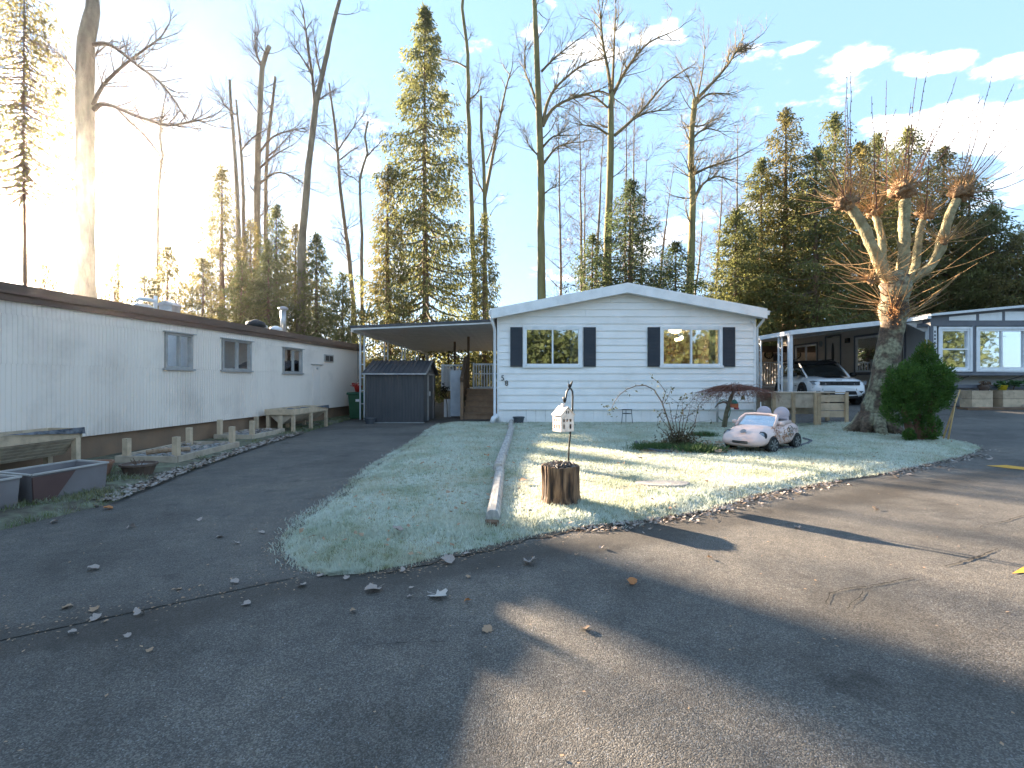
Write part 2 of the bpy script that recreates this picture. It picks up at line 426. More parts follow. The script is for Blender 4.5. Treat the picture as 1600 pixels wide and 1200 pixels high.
def ribbon(px, w, parent, name, m, z=.006):
    P = [gp(*p) for p in px]
    Q = []
    for a, b in zip(P, P[1:]):
        k = max(2, int((b-a).length/.04))
        for i in range(k): Q.append(a.lerp(b, i/k))
    Q.append(P[-1])
    mb = MB(); n = len(Q)
    for i, p in enumerate(Q):
        d = (Q[min(i+1,n-1)] - Q[max(i-1,0)]).normalized(); s = Vector((-d.y, d.x, 0))
        off = s * (rnd.uniform(-.006, .006) + .02*mnoise.noise(p*6))
        ww = w * .6 * rnd.uniform(.2, 1.0) * (.4 + .6*math.sin(math.pi*min(1,max(0,(i+.3)/(n)))))
        for k in (-1, 1): mb.v.append(tuple(p + off + s*k*ww*.5 + Vector((0,0,z))))
    for i in range(n-1): mb.f.append((2*i,2*i+1,2*i+3,2*i+2))
    return mb.build(name, m, parent)
for pl, w in (([(1290,946),(1297,928),(1330,919),(1375,914),(1428,902)],.022), ([(1322,953),(1340,934),(1362,917)],.014), ([(1478,886),(1515,873),(1538,868),(1562,858)],.035),
              ([(1528,826),(1556,818),(1600,806),(1680,790)],.025), ([(1195,822),(1240,818)],.02), ([(560,1010),(700,1004)],.01)):
    ribbon(pl, w, road, 'crack', M['crack'])
mb = MB(); mb.poly([gp(*p)+Vector((0,0,.005)) for p in ((1581,897),(1600,886),(1760,872),(1790,884))]); mb.build('painted_mark', M['yellow_paint'], road)
mb = MB(); mb.poly([gp(*p)+Vector((0,0,.005)) for p in ((1540,728),(1572,727),(1640,735),(1640,739))]); mb.build('painted_mark', M['yellow_paint'], road)

# ---------------------------------------------------------------- lawn
LL = [(3.28,-1.17),(3.45,-1.44),(3.77,-1.67),(4.08,-1.8),(4.76,-1.86),(5.65,-1.86),(6.58,-1.93),(8,-2.0),(9.5,-1.96),(11.5,-2.0),(15.1,-2.08)]
LR = [(3.28,-1.16),(3.31,-.97),(3.38,-.84),(3.46,-.69),(3.64,-.5),(3.77,-.28),(3.92,-.11),(4.15,.21),(4.37,.655),(4.57,1.14),(4.9,1.8),(5.62,2.7),(6.37,3.98),(7.04,5.23),(8.47,7.43),(9.35,8.45),(10.2,9.0),(11.2,9.25),(12.4,9.35),(13.2,9.3),(14.2,7.5),(15.1,7.1)]
def interp(T, y): return float(np.interp(y, [t[0] for t in T], [t[1] for t in T]))
def wob(x, y, s=3.0, a=1.0): return a*mnoise.noise(Vector((x*s, y*s, 3.3)))
def lawn_edges(y):
    return interp(LL, y) + .05*wob(0, y, 2.5), interp(LR, y) + .05*wob(5, y, 2.5)
def lawn_h(x, y):
    a, b = lawn_edges(y); d = min(x-a, b-x, (y-3.2)*1.2)
    # distance to the slanting front edge is smaller than the horizontal one
    h = .055*sstep(-.02, .40, d*.8) + .012*wob(x, y, 1.3) + .008*wob(x, y, 5)
    return g(x, y) + max(h, -.004) + .006
mb = MB()
NY, NX = 150, 90
for j in range(NY+1):
    y = 3.27 + (15.05-3.27)*(j/NY)**1.3
    a, b = lawn_edges(y)
    for i in range(NX+1):
        u = i/NX; u = u*u*(3-2*u)*.5 + u*.5
        x = a + (b-a)*u
        mb.v.append((x, y, lawn_h(x, y) if 0 < i < NX else g(x, y)+.002))
for j in range(NY):
    for i in range(NX):
        a = j*(NX+1)+i; mb.f.append((a,a+1,a+NX+2,a+NX+1))
def fringe(T, sgn, name):
    f = MB(); n = 160
    ys_ = np.linspace(T[0][0], T[-1][0], n)
    for i, y in enumerate(ys_):
        x = interp(T, y); y2 = ys_[min(i+1,n-1)]; y1 = ys_[max(i-1,0)]
        d = Vector((interp(T,y2)-interp(T,y1), y2-y1, 0)).normalized(); nn = Vector((d.y, -d.x, 0))*sgn
        w = .05+.07*abs(wob(x, y, 2.2))+.05*wob(x, y, 7)
        for k in (-.12, max(.015, w)): p = Vector((x, y, 0))+nn*k; f.v.append((p.x, p.y, g(p.x, p.y)+.0065))
    for i in range(n-1): f.f.append((2*i,2*i+1,2*i+3,2*i+2))
    return struct(f.build(name, M['soil_edge']))
M['soil_edge'] = pm('soil_edge', (.045,.036,.028), (.09,.075,.06), scale=12, rough=.95, bump=.5, bscale=60)
fringe(LL[2:], -1, 'soil_border'); fringe(LR[2:16], 1, 'soil_border')
def frostmat(name, frost, green, straw, trans=.25, amount=.5, soil=None):
    m, nt, n, l, p = newmat(name)
    tc = n.new('ShaderNodeTexCoord'); co = tc.outputs['Object']
    def ns(sc, de=5):
        t = n.new('ShaderNodeTexNoise'); t.inputs['Scale'].default_value = sc; t.inputs['Detail'].default_value = de; l.new(co, t.inputs['Vector']); return t.outputs['Fac']
    def rr(f, a, b, ca, cb):
        r = n.new('ShaderNodeValToRGB'); e = r.color_ramp.elements; e[0].position = a; e[1].position = b; e[0].color = col4(ca); e[1].color = col4(cb); l.new(f, r.inputs[0]); return r.outputs[0]
    gs = rr(ns(2.2, 8), .36, .60, green, straw)
    f = rr(ns(14, 8), amount-.18, amount+.14, (0,0,0), (1,1,1))
    f2 = rr(ns(1.3, 6), .34, .58, (.5,.5,.5), (1,1,1))
    mu = n.new('ShaderNodeMixRGB'); mu.blend_type = 'MULTIPLY'; mu.inputs[0].default_value = 1; l.new(f, mu.inputs[1]); l.new(f2, mu.inputs[2])
    mx = n.new('ShaderNodeMixRGB'); l.new(mu.outputs[0], mx.inputs[0]); l.new(gs, mx.inputs[1]); mx.inputs[2].default_value = col4(frost)
    l.new(mx.outputs[0], p.inputs['Base Color']); p.inputs['Roughness'].default_value = .7; p.inputs['Specular IOR Level'].default_value = .3
    tr = n.new('ShaderNodeBsdfTranslucent'); l.new(mx.outputs[0], tr.inputs[0])
    ms = n.new('ShaderNodeMixShader'); ms.inputs[0].default_value = trans; l.new(p.outputs[0], ms.inputs[1]); l.new(tr.outputs[0], ms.inputs[2])
    l.new(ms.outputs[0], n['Material Output'].inputs[0]); return m
M['lawn_base'] = frostmat('lawn_base', (.42,.44,.38), (.10,.14,.055), (.22,.19,.10), trans=0)
M['frost_grass'] = frostmat('frost_grass', (.64,.68,.60), (.22,.27,.12), (.44,.42,.27), trans=.32, amount=.38)
M['green_grass'] = frostmat('green_grass', (.40,.42,.36), (.10,.15,.05), (.20,.19,.09), trans=.3, amount=.62)
lawn = struct(mb.build('lawn', M['lawn_base'], smooth=True))

def blades(name, pts, hgt, wid, m, parent=None, seed=1, lean=.5):
    """pts (n,3) roots -> one mesh of bent blades (2 triangles as a quad strip tip)"""
    r = np.random.default_rng(seed); n = len(pts)
    a = r.uniform(0, 2*np.pi, n); h = hgt * r.uniform(.45, 1.15, n); w = wid * r.uniform(.6, 1.3, n)
    side = np.stack([np.cos(a), np.sin(a), 0*a], 1)
    b = r.uniform(0, 2*np.pi, n); ln = r.uniform(.15, 1.0, n) * lean
    tip = np.stack([np.cos(b)*ln*h, np.sin(b)*ln*h, h*np.sqrt(np.clip(1-ln*ln*.6, .1, 1))], 1)
    p = np.asarray(pts)
    v = np.empty((n, 4, 3)); w = w[:, None]
    v[:, 0] = p - side*w*.5; v[:, 1] = p + side*w*.5
    mid = p + tip*.55 + np.array([0, 0, 1])*(h*.08)[:, None]
    v[:, 2] = mid + side*w*.4; v[:, 3] = p + tip
    f = np.arange(n*4).reshape(n, 4)
    # quad root-root-mid-tip reads as a curved blade
    return struct(link(name, npmesh(name, v.reshape(-1, 3), f, m), parent), 'stuff')
def lawn_pts(n):
    out = []
    k = 0
    while len(out) < n:
        y = 3.28 + (14.75-3.28)*(rnd.random()**1.55)
        a, b = lawn_edges(y)
        # thin out with width so the density falls with distance
        if rnd.random() > (b-a+.6)/ (11.0) * (1.0 if y > 5 else 1.6): continue
        x = rnd.uniform(a, b) if rnd.random() > .06 else (rnd.choice((a-abs(rnd.gauss(0,.05)), b+abs(rnd.gauss(0,.05)))))
        out.append((x, y, lawn_h(min(max(x, a+.01), b-.01), y)-.005))
    return np.array(out)
P = lawn_pts(200000)
cl = []
for _ in range(260):                       # ragged longer clumps, more of them along the edges
    y = 3.9 + 10*rnd.random()**1.4; a, b = lawn_edges(y); x = rnd.uniform(a+.2, b-.25) if rnd.random() > .4 else rnd.choice((a+.2+abs(rnd.gauss(0,.08)), b-.25-abs(rnd.gauss(0,.12))))
    r_ = rnd.uniform(.03, .12)
    for _ in range(rnd.randrange(30, 90)):
        xx, yy = x+rnd.gauss(0,r_), y+rnd.gauss(0,r_); cl.append((xx, yy, lawn_h(min(max(xx,a+.01),b-.01), min(max(yy,3.4),14.5))-.005))
cl = np.array(cl)
near = P[P[:, 1] < 6.6]; far = P[P[:, 1] >= 6.6]
gn = blades('frosted_grass', np.concatenate([near, far, cl]), np.concatenate([np.full(len(near), .038), np.full(len(far), .040), np.full(len(cl), .062)]),
       np.concatenate([np.full(len(near), .0055), np.full(len(far), .010), np.full(len(cl), .0065)]), M['frost_grass'], None, 3, .9)
tag(gn, 'short pale green grass of the front lawn, white with frost', 'grass')

# ---------------------------------------------------------------- left verge beside the long trailer
VE = [(-1.2,-7.2),(2.4,-6.0),(3.6,-4.55),(4.26,-4.26),(5.13,-4.07),(7.14,-4.46),(9.52,-4.76),(13.7,-5.08),(16.4,-5.2),(19,-5.3)]
mb = MB()
def verge_xy(u, v):
    y = -1.2 + 20*v; b = interp(VE, y) + .05*wob(2, y, 3); a = -7.4
    x = a + (b-a)*u
    return (x, y, .012 + .05*sstep(0, .25, (b-x)) + .012*wob(x, y, 4) if u < 1 else .001)
mb.grid(24, 120, verge_xy)
M['verge'] = pm('verge', (.075,.06,.045), (.16,.17,.11), scale=6, rough=.95, bump=.7, bscale=30, bdist=.04)
struct(mb.build('verge', M['verge'], smooth=True))
pts = []
while len(pts) < 26000:
    y = rnd.uniform(2.2, 17.5); b = interp(VE, y)
    x = rnd.uniform(-6.2 if y > 9 else -5.6, b+.03)
    dens = .85 if y < 5.6 else (.5 if y > 12 else .22)
    if mnoise.noise(Vector((x*1.7, y*1.7, 0))) + dens < .35 + rnd.random()*.5: continue
    pts.append((x, y, .045 if x < b-.15 else .01))
gv = blades('verge_grass', np.array(pts), np.full(len(pts), .075), np.full(len(pts), .008), M['green_grass'], None, 5, .8)
tag(gv, 'longer green grass tufts on the verge beside the long trailer', 'grass')

# ---------------------------------------------------------------- fallen leaves
M['leaf_frost'] = leafmat('leaf_frost', (.25,.20,.165), (.44,.37,.33), scale=25, trans=.12)
M['leaf_pale'] = leafmat('leaf_pale', (.46,.40,.35), (.60,.55,.50), scale=20, trans=.15)
M['leaf_mix'] = leafmat('leaf_mix', (.20,.14,.10), (.40,.36,.33), scale=14, trans=.12, c3=(.52,.5,.48))
M['leaf_brown'] = leafmat('leaf_brown', (.28,.17,.10), (.42,.30,.20), scale=25, trans=.15)
M['leaf_orange'] = leafmat('leaf_orange', (.42,.15,.05), (.5,.24,.10), scale=20, trans=.2)
def maple_leaf(seed, curl):
    r = random.Random(seed); mb = MB()
    lob = [(0,1.0),(.14,.74),(.27,.84),(.40,.68),(.53,.90),(.65,.62),(.79,.72),(.9,.46),(1.0,.24)]
    ang = [(.5 - a*.93)*math.pi for a, _ in lob]
    half = [(math.cos(an)*q, math.sin(an)*q) for an, (_, q) in zip(ang, lob)]
    pts = [(x*r.uniform(.72,1.2), y*r.uniform(.75,1.15)) for x, y in half] + [(-x*r.uniform(.6,1.1), y*r.uniform(.7,1.15)) for x, y in half[-2:0:-1]]
    ph = r.uniform(0, 6.28)
    def z(x, y): return .03 + curl*(.30*(x*x*math.cos(ph)**2+y*y*math.sin(ph)**2) + .10*math.sin(3*x+ph) + .09*math.cos(4*y+ph)) + curl*.12
    mb.v.append((0, -.05, z(0, -.05))); inner = []
    for x, y in pts: mb.v.append((x*.5, y*.5, z(x*.5, y*.5)))
    for x, y in pts: mb.v.append((x, y, z(x, y)))
    n = len(pts)
    for i in range(n):
        j = (i+1) % n
        mb.f.append((0, 1+i, 1+j)); mb.f.append((1+i, 1+n+i, 1+n+j, 1+j))
    s = len(mb.v)
    mb.v += [(-.02,-.15,.03),(.02,-.15,.03),(.10,-.95,.10),(.13,-.93,.10)]; mb.f.append((s,s+1,s+3,s+2))
    return mb
def leaf_thing(px, py, wpx, kind, label, group=None):
    p = gp(px, py); w = wpx*p.y/FP
    if 3.3 < p.y < 15 and lawn_edges(p.y)[0] < p.x < lawn_edges(p.y)[1]: p.z = lawn_h(p.x, p.y) + .03
    m = {'f': M['leaf_frost'], 'p': M['leaf_pale'], 'b': M['leaf_brown'], 'o': M['leaf_orange']}[kind]
    k = rnd.randrange(6)
    key = 'leafmesh%d%s' % (k, kind)
    me = LEAVES.get(key)
    if me is None:
        me = maple_leaf(100+k, [.9,1.5,1.9,1.2,2.2,1.6][k]).mesh('fallen_leaf', m); LEAVES[key] = me
    o = link('fallen_leaf', me); s = w*.46
    o.location = p + Vector((0,0,.006)); o.scale = (s, s, s); o.rotation_euler = (rnd.uniform(-.12,.12), rnd.uniform(-.12,.12), rnd.uniform(0, 6.28))
    return tag(o, label, 'leaf', group or 'fallen leaves on the ground')
LEAVES = {}
for a in ((684,932,50,'p','largest pale maple leaf lying flat in the middle of the foreground road'),
          (586,922,42,'f','curled double frosted leaf on the road left of the largest leaf'),
          (697,880,36,'f','crumpled grey frosted leaf against the front edge of the lawn'),
          (727,867,20,'f','small grey leaf just right of the crumpled leaf at the lawn edge'),
          (986,913,26,'o','bright orange leaf lying in the sunlit stripe of the road'),
          (828,881,36,'f','long pale leaf on the road below the end of the timber edging'),
          (145,892,28,'f','pale upturned leaf in the middle of the left driveway'),
          (383,945,22,'f','oval grey leaf on the road left of the lawn tip'),
          (471,916,24,'f','dark curled leaf at the left tip of the lawn'),
          (234,1019,16,'b','small tan leaf lowest of those on the left road'),
          (169,797,22,'o','orange leaf near the grey planters on the driveway'),
          (409,835,16,'f','white leaf on the driveway close to the lawn edge'),
          (1247,826,18,'f','white curled leaf on the right road beyond the stump'),
          (622,851,30,'f','large brown grey leaf lying on the left part of the lawn'),
          (762,987,28,'b','faded brown leaf on the sunlit road below the largest leaf'),
          (729,942,18,'o','small reddish leaf right of the largest pale leaf'),
          (914,983,26,'b','flattened brown leaf in the shaded band of the middle road')):
    leaf_thing(*a)
for a in ((153,793,16,'f'),(83,818,18,'f'),(203,826,17,'f'),(312,814,14,'f'),(345,840,18,'f'),(370,850,14,'f'),(102,951,26,'b'),(145,956,24,'b'),(148,968,26,'f'),(164,973,12,'b'),(114,991,20,'f'),(219,961,24,'f'),(278,922,16,'b'),(366,913,22,'f'),(197,997,18,'f')):
    leaf_thing(*a, 'small frosted leaf scattered on the left driveway and its seam', 'small leaves on the left driveway')
for a in ((500,901,16,'f'),(540,905,18,'f'),(632,894,17,'f'),(731,904,13,'b'),(641,934,14,'f'),(642,920,12,'f'),(550,957,16,'b'),(901,868,10,'b'),(940,858,14,'f'),(1109,874,14,'b')):
    leaf_thing(*a, 'small withered leaf on the road close to the lawn front', 'small leaves on the road before the lawn')
for a in ((702,786,18,'b'),(725,804,18,'b'),(745,790,12,'f'),(770,760,14,'b'),(660,735,12,'b'),(1120,716,20,'b'),(1000,726,14,'b'),(815,765,26,'b'),(760,722,14,'o'),(765,708,13,'o')):
    leaf_thing(*a, 'small brown leaf caught in the frosted lawn', 'small leaves on the lawn')
for a in ((1244,771,22,'f'),(1546,719,14,'f'),(1401,747,22,'f'),(1367,797,16,'b'),(1139,799,20,'f'),(1311,754,16,'f'),(1420,743,18,'f'),(1180,781,18,'f'),(1215,776,20,'f')):
    leaf_thing(*a, 'small pale leaf on the right road along the lawn', 'small leaves on the right road')

def litter(name, pts, size, m, seed, parent=None, thick=.6):
    r = np.random.default_rng(seed); n = len(pts); p = np.asarray(pts, float)
    a = r.uniform(0, 6.283, n); t = r.uniform(-thick, thick, n); u = r.uniform(-thick, thick, n)
    s = size*r.uniform(.5, 1.3, n)
    X = np.stack([np.cos(a), np.sin(a), t], 1)*s[:, None]; Y = np.stack([-np.sin(a), np.cos(a), u], 1)*s[:, None]*.8
    v = np.stack([p - X, p - Y*.6 - X*.1, p + X*.9, p + Y], 1)
    v[:, :, 2] += (s*thick)[:, None]*.8
    return struct(link(name, npmesh(name, v.reshape(-1, 3), np.arange(4*n).reshape(n, 4), m), parent), 'stuff')
pts = []
for _ in range(2200):      # leaves drifted against the right front lawn edge
    y = 4.3 + 5.0*rnd.random()**1.2; b = interp(LR, y); d = abs(rnd.gauss(0, .13)); 
    if mnoise.noise(Vector((y*1.3, 0, 9))) < -.15: continue
    pts.append((b + d*.9, y - d*.5, .006))
tag(litter('leaf_litter', pts, .02, M['leaf_mix'], 11), 'frosted leaf litter drifted along the right front edge of the lawn', 'leaf litter')
pts = []
for _ in range(420):
    y = 3.5 + 10.5*rnd.random(); a, b = lawn_edges(y); x = rnd.uniform(a+.05, b-.05); pts.append((x, y, lawn_h(x, y)+.03))
tag(litter('leaf_scraps', pts, .022, M['leaf_brown'], 14), 'scraps of brown leaf caught all over the frosted lawn', 'leaf litter')
pts = []
for _ in range(3600):
    y = rnd.uniform(4.9, 12.5); b = interp(VE, y)
    if mnoise.noise(Vector((y*1.1, 2, 0))) < -.3: continue
    pts.append((b - abs(rnd.gauss(0, .22)) + .06, y, .03))
tag(litter('leaf_litter', pts, .03, M['leaf_mix'], 12), 'frosted leaf litter heaped along the left timber beds', 'leaf litter')
pts = [(rnd.uniform(-5, 6), 1.2 + 5*rnd.random()**1.5, .006) for _ in range(420)]
pts += [(-1.4 - t*3.2 + rnd.gauss(0, .14), 3.25 - t*2.2 + rnd.gauss(0, .1), .008) for t in np.linspace(0, 1, 520)]
for _ in range(700):
    y = 3.3 + 6*rnd.random()**1.3; pts.append((interp(LL, y) - abs(rnd.gauss(0, .13)), y, .008))
for _ in range(500):
    y = 3.3 + 1.4*rnd.random(); pts.append((interp(LR, y) + abs(rnd.gauss(0, .1)), y - abs(rnd.gauss(0, .08)), .008))
tag(litter('pavement_debris', pts, .009, M['leaf_brown'], 13, thick=.3), 'tiny twigs and leaf crumbs strewn over the asphalt', 'debris')

# ================================================================== WHITE MOBILE HOME
HYF = 14.7                      # front wall depth
HX0, HX1 = -0.42, 6.98
def zf(py, Y=HYF): return H - (py - HY)/FP*Y
def xf(px, Y=HYF): return (px - 800)/FP*Y
home = thing('mobile_home', 'white clapboard mobile home with dark shutters and low gable, number 58', 'house', (3.3, HYF+5, 0))
PEAKX = 3.25; EAVE = 3.02; PEAK = 3.70; HYB = 32.0
def roofz(x): return EAVE + (PEAK-EAVE)*(1-abs(x-PEAKX)/(PEAKX-HX0 if x < PEAKX else HX1-PEAKX))
# core walls with window openings in the front: back, sides, and interior room
wins = [(xf(820), xf(906.5)), (xf(1033), xf(1126))]; WZ0, WZ1 = zf(571.5), zf(512.5)
mb = MB(); mb.box(HX0, HX0+.12, HYF+.02, HYB, 0, EAVE); mb.build('side_wall', M['white_siding'], home)
mb = MB(); mb.box(HX1-.12, HX1, HYF+.02, HYB, 0, EAVE); mb.build('side_wall', M['white_siding'], home)
mb = MB(); mb.prism([(HX0+.12,HYB-.1,0),(HX1-.12,HYB-.1,0),(HX1-.12,HYB-.1,EAVE),(PEAKX,HYB-.1,PEAK),(HX0+.12,HYB-.1,EAVE)], (0,.1,0)); mb.build('back_wall', M['white_siding'], home)
mb = MB(); mb.box(HX0+.13, HX1-.13, HYF+.3, HYF+4.2, .75, .8); mb.build('room_floor', M['room'], home)
mb = MB(); mb.box(HX0+.13, HX1-.13, HYF+4.2, HYF+4.3, .8, 2.95); mb.build('room_wall', M['room'], home)
mb = MB(); mb.box(HX0+.13, HX1-.13, HYF+.3, HYF+4.2, 2.95, 3.0); mb.build('room_ceiling', M['curtain'], home)
mb = MB(); mb.box(3.1, 3.2, HYF+.3, HYF+4.1, .8, 2.95); mb.build('room_partition', M['room'], home)
# clapboards
BH = .204; z = .445; k = 0
while z < PEAK + .03:
    z1 = min(z+BH, PEAK+.06)
    top = lambda x: min(z1, roofz(x)+.06)
    # x-extent allowed under the roof
    if z < EAVE: xa, xb = HX0, HX1
    else:
        t = max(0, (z-EAVE-.06)/(PEAK-EAVE)); xa = HX0+(PEAKX-HX0)*t; xb = HX1-(HX1-PEAKX)*t
    segs = [(xa, xb)]
    if z1 > WZ0+.02 and z < WZ1-.02:
        segs = [(xa, wins[0][0]+.01), (wins[0][1]-.01, wins[1][0]+.01), (wins[1][1]-.01, xb)]
    cut = []
    for a, b in segs:                               # butt joints between board lengths
        if b-a > 2.4:
            q = a+(b-a)*rnd.uniform(.3, .7); cut += [(a, q-.0015), (q+.0015, b)]
        else: cut.append((a, b))
    for a, b in cut:
        mb = MB(); n = 12 if z > EAVE-.25 else 1
        ring = []
        for i in range(n+1):
            x = a+(b-a)*i/n; zt = max(z+.004, top(x))
            ring.append([(x, HYF-.030, z-.006), (x, HYF-.004, zt), (x, HYF+.02, zt), (x, HYF+.02, z-.006)])
        mb.loft(ring); mb.build('board', M['white_siding'], home)
    for za, zb in ((WZ1-.012, z1) if z < WZ1 < z1 else (0, 0), (z-.008, WZ0+.012) if z < WZ0 < z1 else (0, 0)):
        if zb-za > .02 and len(segs) == 3:          # the strip of this board above or below each window
            ya = HYF-.036+.032*(za-z)/BH; yb = HYF-.036+.032*(zb-z)/BH
            for w0_, w1_ in wins:
                mb = MB(); mb.loft([[(x, ya, za), (x, yb, zb), (x, HYF+.02, zb), (x, HYF+.02, za)] for x in (w0_+.011, w1_-.011)]); mb.build('board', M['white_siding'], home)
    z = z1; k += 1
mb = MB(); mb.prism([(HX0+.13,HYF+.025,.1),(wins[0][0],HYF+.025,.1),(wins[0][0],HYF+.025,3.0),(HX0+.13,HYF+.025,3.0)], (0,.05,0)); mb.build('sheathing', M['white_trim'], home)
mb = MB(); mb.box(wins[0][1], wins[1][0], HYF+.025, HYF+.075, .1, 3.0); mb.build('sheathing', M['white_trim'], home)
mb = MB(); mb.box(wins[1][1], HX1-.13, HYF+.025, HYF+.075, .1, 3.0); mb.build('sheathing', M['white_trim'], home)
# skirting panels
w = .276; x = HX0
while x < HX1-.02:
    x1 = min(x+w, HX1); mb = MB(); mb.box(x+.003, x1-.003, HYF+.004+rnd.uniform(0,.003), HYF+.02, -.02, .43); mb.build('skirting_panel', M['white_siding'], home); x = x1
mb = MB(); mb.box(HX0-.003, HX1+.003, HYF-.04, HYF+.004, .422, .436); mb.build('skirting_trim', M['white_trim'], home)
for x in (HX0-.005, HX1-.045):
    mb = MB(); mb.box(x, x+.05, HYF-.042, HYF+.02, -.02, EAVE); mb.build('corner_trim', M['white_trim'], home)
# roof with fascia
OV = .32; RX0, RX1 = HX0-.16, HX1+.18
def rz_(x): return EAVE+.02 + (PEAK+.05-EAVE)*(1-abs(x-PEAKX)/(PEAKX-RX0 if x < PEAKX else RX1-PEAKX))
for x0, x1 in ((RX0, PEAKX), (PEAKX, RX1)):
    mb = MB(); mb.prism([(x0,HYF-OV,rz_(x0)+.20),(x1,HYF-OV,rz_(x1)+.20),(x1,HYF-OV,rz_(x1)+.225),(x0,HYF-OV,rz_(x0)+.225)], (0,HYB+.5-HYF,0)); mb.build('roof', M['roofing'], home)
    mb = MB(); mb.prism([(x0,HYF-OV-.03,rz_(x0)-.04),(x1,HYF-OV-.03,rz_(x1)-.04),(x1,HYF-OV-.03,rz_(x1)+.235),(x0,HYF-OV-.03,rz_(x0)+.235)], (0,.028,0)); mb.build('fascia', M['white_trim'], home)
    mb = MB(); mb.prism([(x0,HYF-OV,rz_(x0)-.02),(x1,HYF-OV,rz_(x1)-.02),(x1,HYF-OV,rz_(x1)+.0),(x0,HYF-OV,rz_(x0)+.0)], (0,OV-.022,0)); mb.build('soffit', M['white_trim'], home)
for x in (RX0-.07, RX1-.04):
    mb = MB(); mb.box(x, x+.11, HYF-OV-.02, HYB+.3, EAVE+.08, EAVE+.2); mb.build('gutter', M['white_metal'], home)
# downspouts
mb = MB(); mb.tube([(RX0-.01,HYF-.28,EAVE+.1),(RX0+.0,HYF-.27,EAVE-.02),(HX0-.075,HYF-.06,EAVE-.28),(HX0-.075,HYF-.06,.12),(HX0-.1,HYF-.12,.06),(HX0-.14,HYF-.3,.035)], .04, 8); mb.build('downspout', M['white_metal'], home, smooth=True)
mb = MB(); mb.tube([(RX1+.0,HYF-.2,EAVE+.1),(RX1-.02,HYF-.15,EAVE-.05),(RX1-.1,HYF-.05,EAVE-.2),(HX1+.05,HYF-.02,EAVE-.25),(HX1+.05,HYF+.0,.1)], .035, 8); mb.build('downspout', M['white_metal'], home, smooth=True)
mb = MB(); mb.tube([(HX0-.14,HYF-.42,.08),(HX0-.10,HYF-.40,.2),(HX0-.02,HYF-.3,.26),(HX0+.02,HYF-.2,.2),(HX0+.03,HYF-.16,.05)], .07, 10); mb.build('drain_elbow', M['white_metal'], home, smooth=True)
# security camera
sc = MB().box(6.83, 6.91, HYF-.09, HYF-.02, 2.93, 3.02); sc.tube([(6.87,HYF-.1,2.93),(6.88,HYF-.18,2.90)], .035, 10); sc.build('security_camera', M['white_metal'], home)
# windows
def window(parent, x0, x1, z0, z1, y, mats=('white_trim','pane'), lights=2, fr=.035, depth=.07, vertical=True, name='window', rail=False):
    w = MB().box(x0-.05, x1+.05, y-.03, y-.022, z0-.05, z0-.0495).build(name, M[mats[0]], parent)   # thin sill lip carries the window parts
    w.data = MB().box(x0-.06, x1+.06, y-.05, y-.001, z0-.055, z0-.012).mesh(name, M[mats[0]])
    def bar(nm, *b): MB().box(*b).build(nm, M[mats[0]], w)
    bar('frame', x0-.01, x0+fr, y-.035, y+depth, z0, z1); bar('frame', x1-fr, x1+.01, y-.035, y+depth, z0, z1)
    bar('frame', x0+fr, x1-fr, y-.034, y+depth, z1-fr, z1+.01); bar('frame', x0+fr, x1-fr, y-.034, y+depth, z0-.011, z0+fr)
    if lights == 2 and vertical:
        xm = (x0+x1)/2; bar('mullion', xm-.022, xm+.022, y-.03, y+depth-.01, z0+fr, z1-fr)
        cells = [(x0+fr, xm-.022, z0+fr, z1-fr), (xm+.022, x1-fr, z0+fr, z1-fr)]
    elif lights == 2:
        zm = (z0+z1)/2; bar('mullion', x0+fr, x1-fr, y-.03, y+depth-.01, zm-.025, zm+.025)
        cells = [(x0+fr, x1-fr, z0+fr, zm-.025), (x0+fr, x1-fr, zm+.025, z1-fr)]
    else: cells = [(x0+fr, x1-fr, z0+fr, z1-fr)]
    for i, (a, b, c, d) in enumerate(cells):
        yy = y + .012 + .016*i
        MB().box(a-.004, b+.004, yy, yy+.006, c-.004, d+.004).build('pane', M[mats[1]], w)
    return w
for (a, b) in wins:
    w = window(home, a+.02, b-.02, WZ0+.02, WZ1-.02, HYF-.03)
    for q in (a-.05, b-.02): MB().box(q, q+.07, HYF-.06, HYF-.021, WZ0-.05, WZ1+.04).build('casing', M['white_trim'], w)
    MB().box(a-.05, b+.05, HYF-.063, HYF-.0205, WZ1-.005, WZ1+.055).build('casing', M['white_trim'], w)
    MB().box(a-.06, b+.06, HYF-.075, HYF-.0205, WZ0-.06, WZ0+.005).build('casing', M['white_trim'], w)
    mb = MB()
    def cur(u, v, b=b): return (b-.28+.2*u, HYF+.16+.03*math.sin(u*28), WZ0-.25+(WZ1-WZ0+.3)*v)
    mb.grid(24, 2, cur); mb.build('curtain', M['curtain'], w, smooth=True)
for px0, px1 in ((797.3,816.2),(911.4,930.6),(1011.3,1030.6),(1127.8,1147.4)):
    x0, x1 = xf(px0), xf(px1); z0, z1 = zf(573), zf(511.5)
    sh = MB().box(x0, x1, HYF-.065, HYF-.021, z0, z1).build('shutter', M['shutter'], home)
    mb = MB(); n = 26
    for i in range(n):
        zz = z0+.05+(z1-z0-.1)*i/n
        mb.prism([(x0+.045,HYF-.078,zz),(x0+.045,HYF-.066,zz+.03),(x0+.045,HYF-.0655,zz)], (x1-x0-.09,0,0))
    struct(mb.build('louvre_rows', M['shutter'], sh), 'stuff')
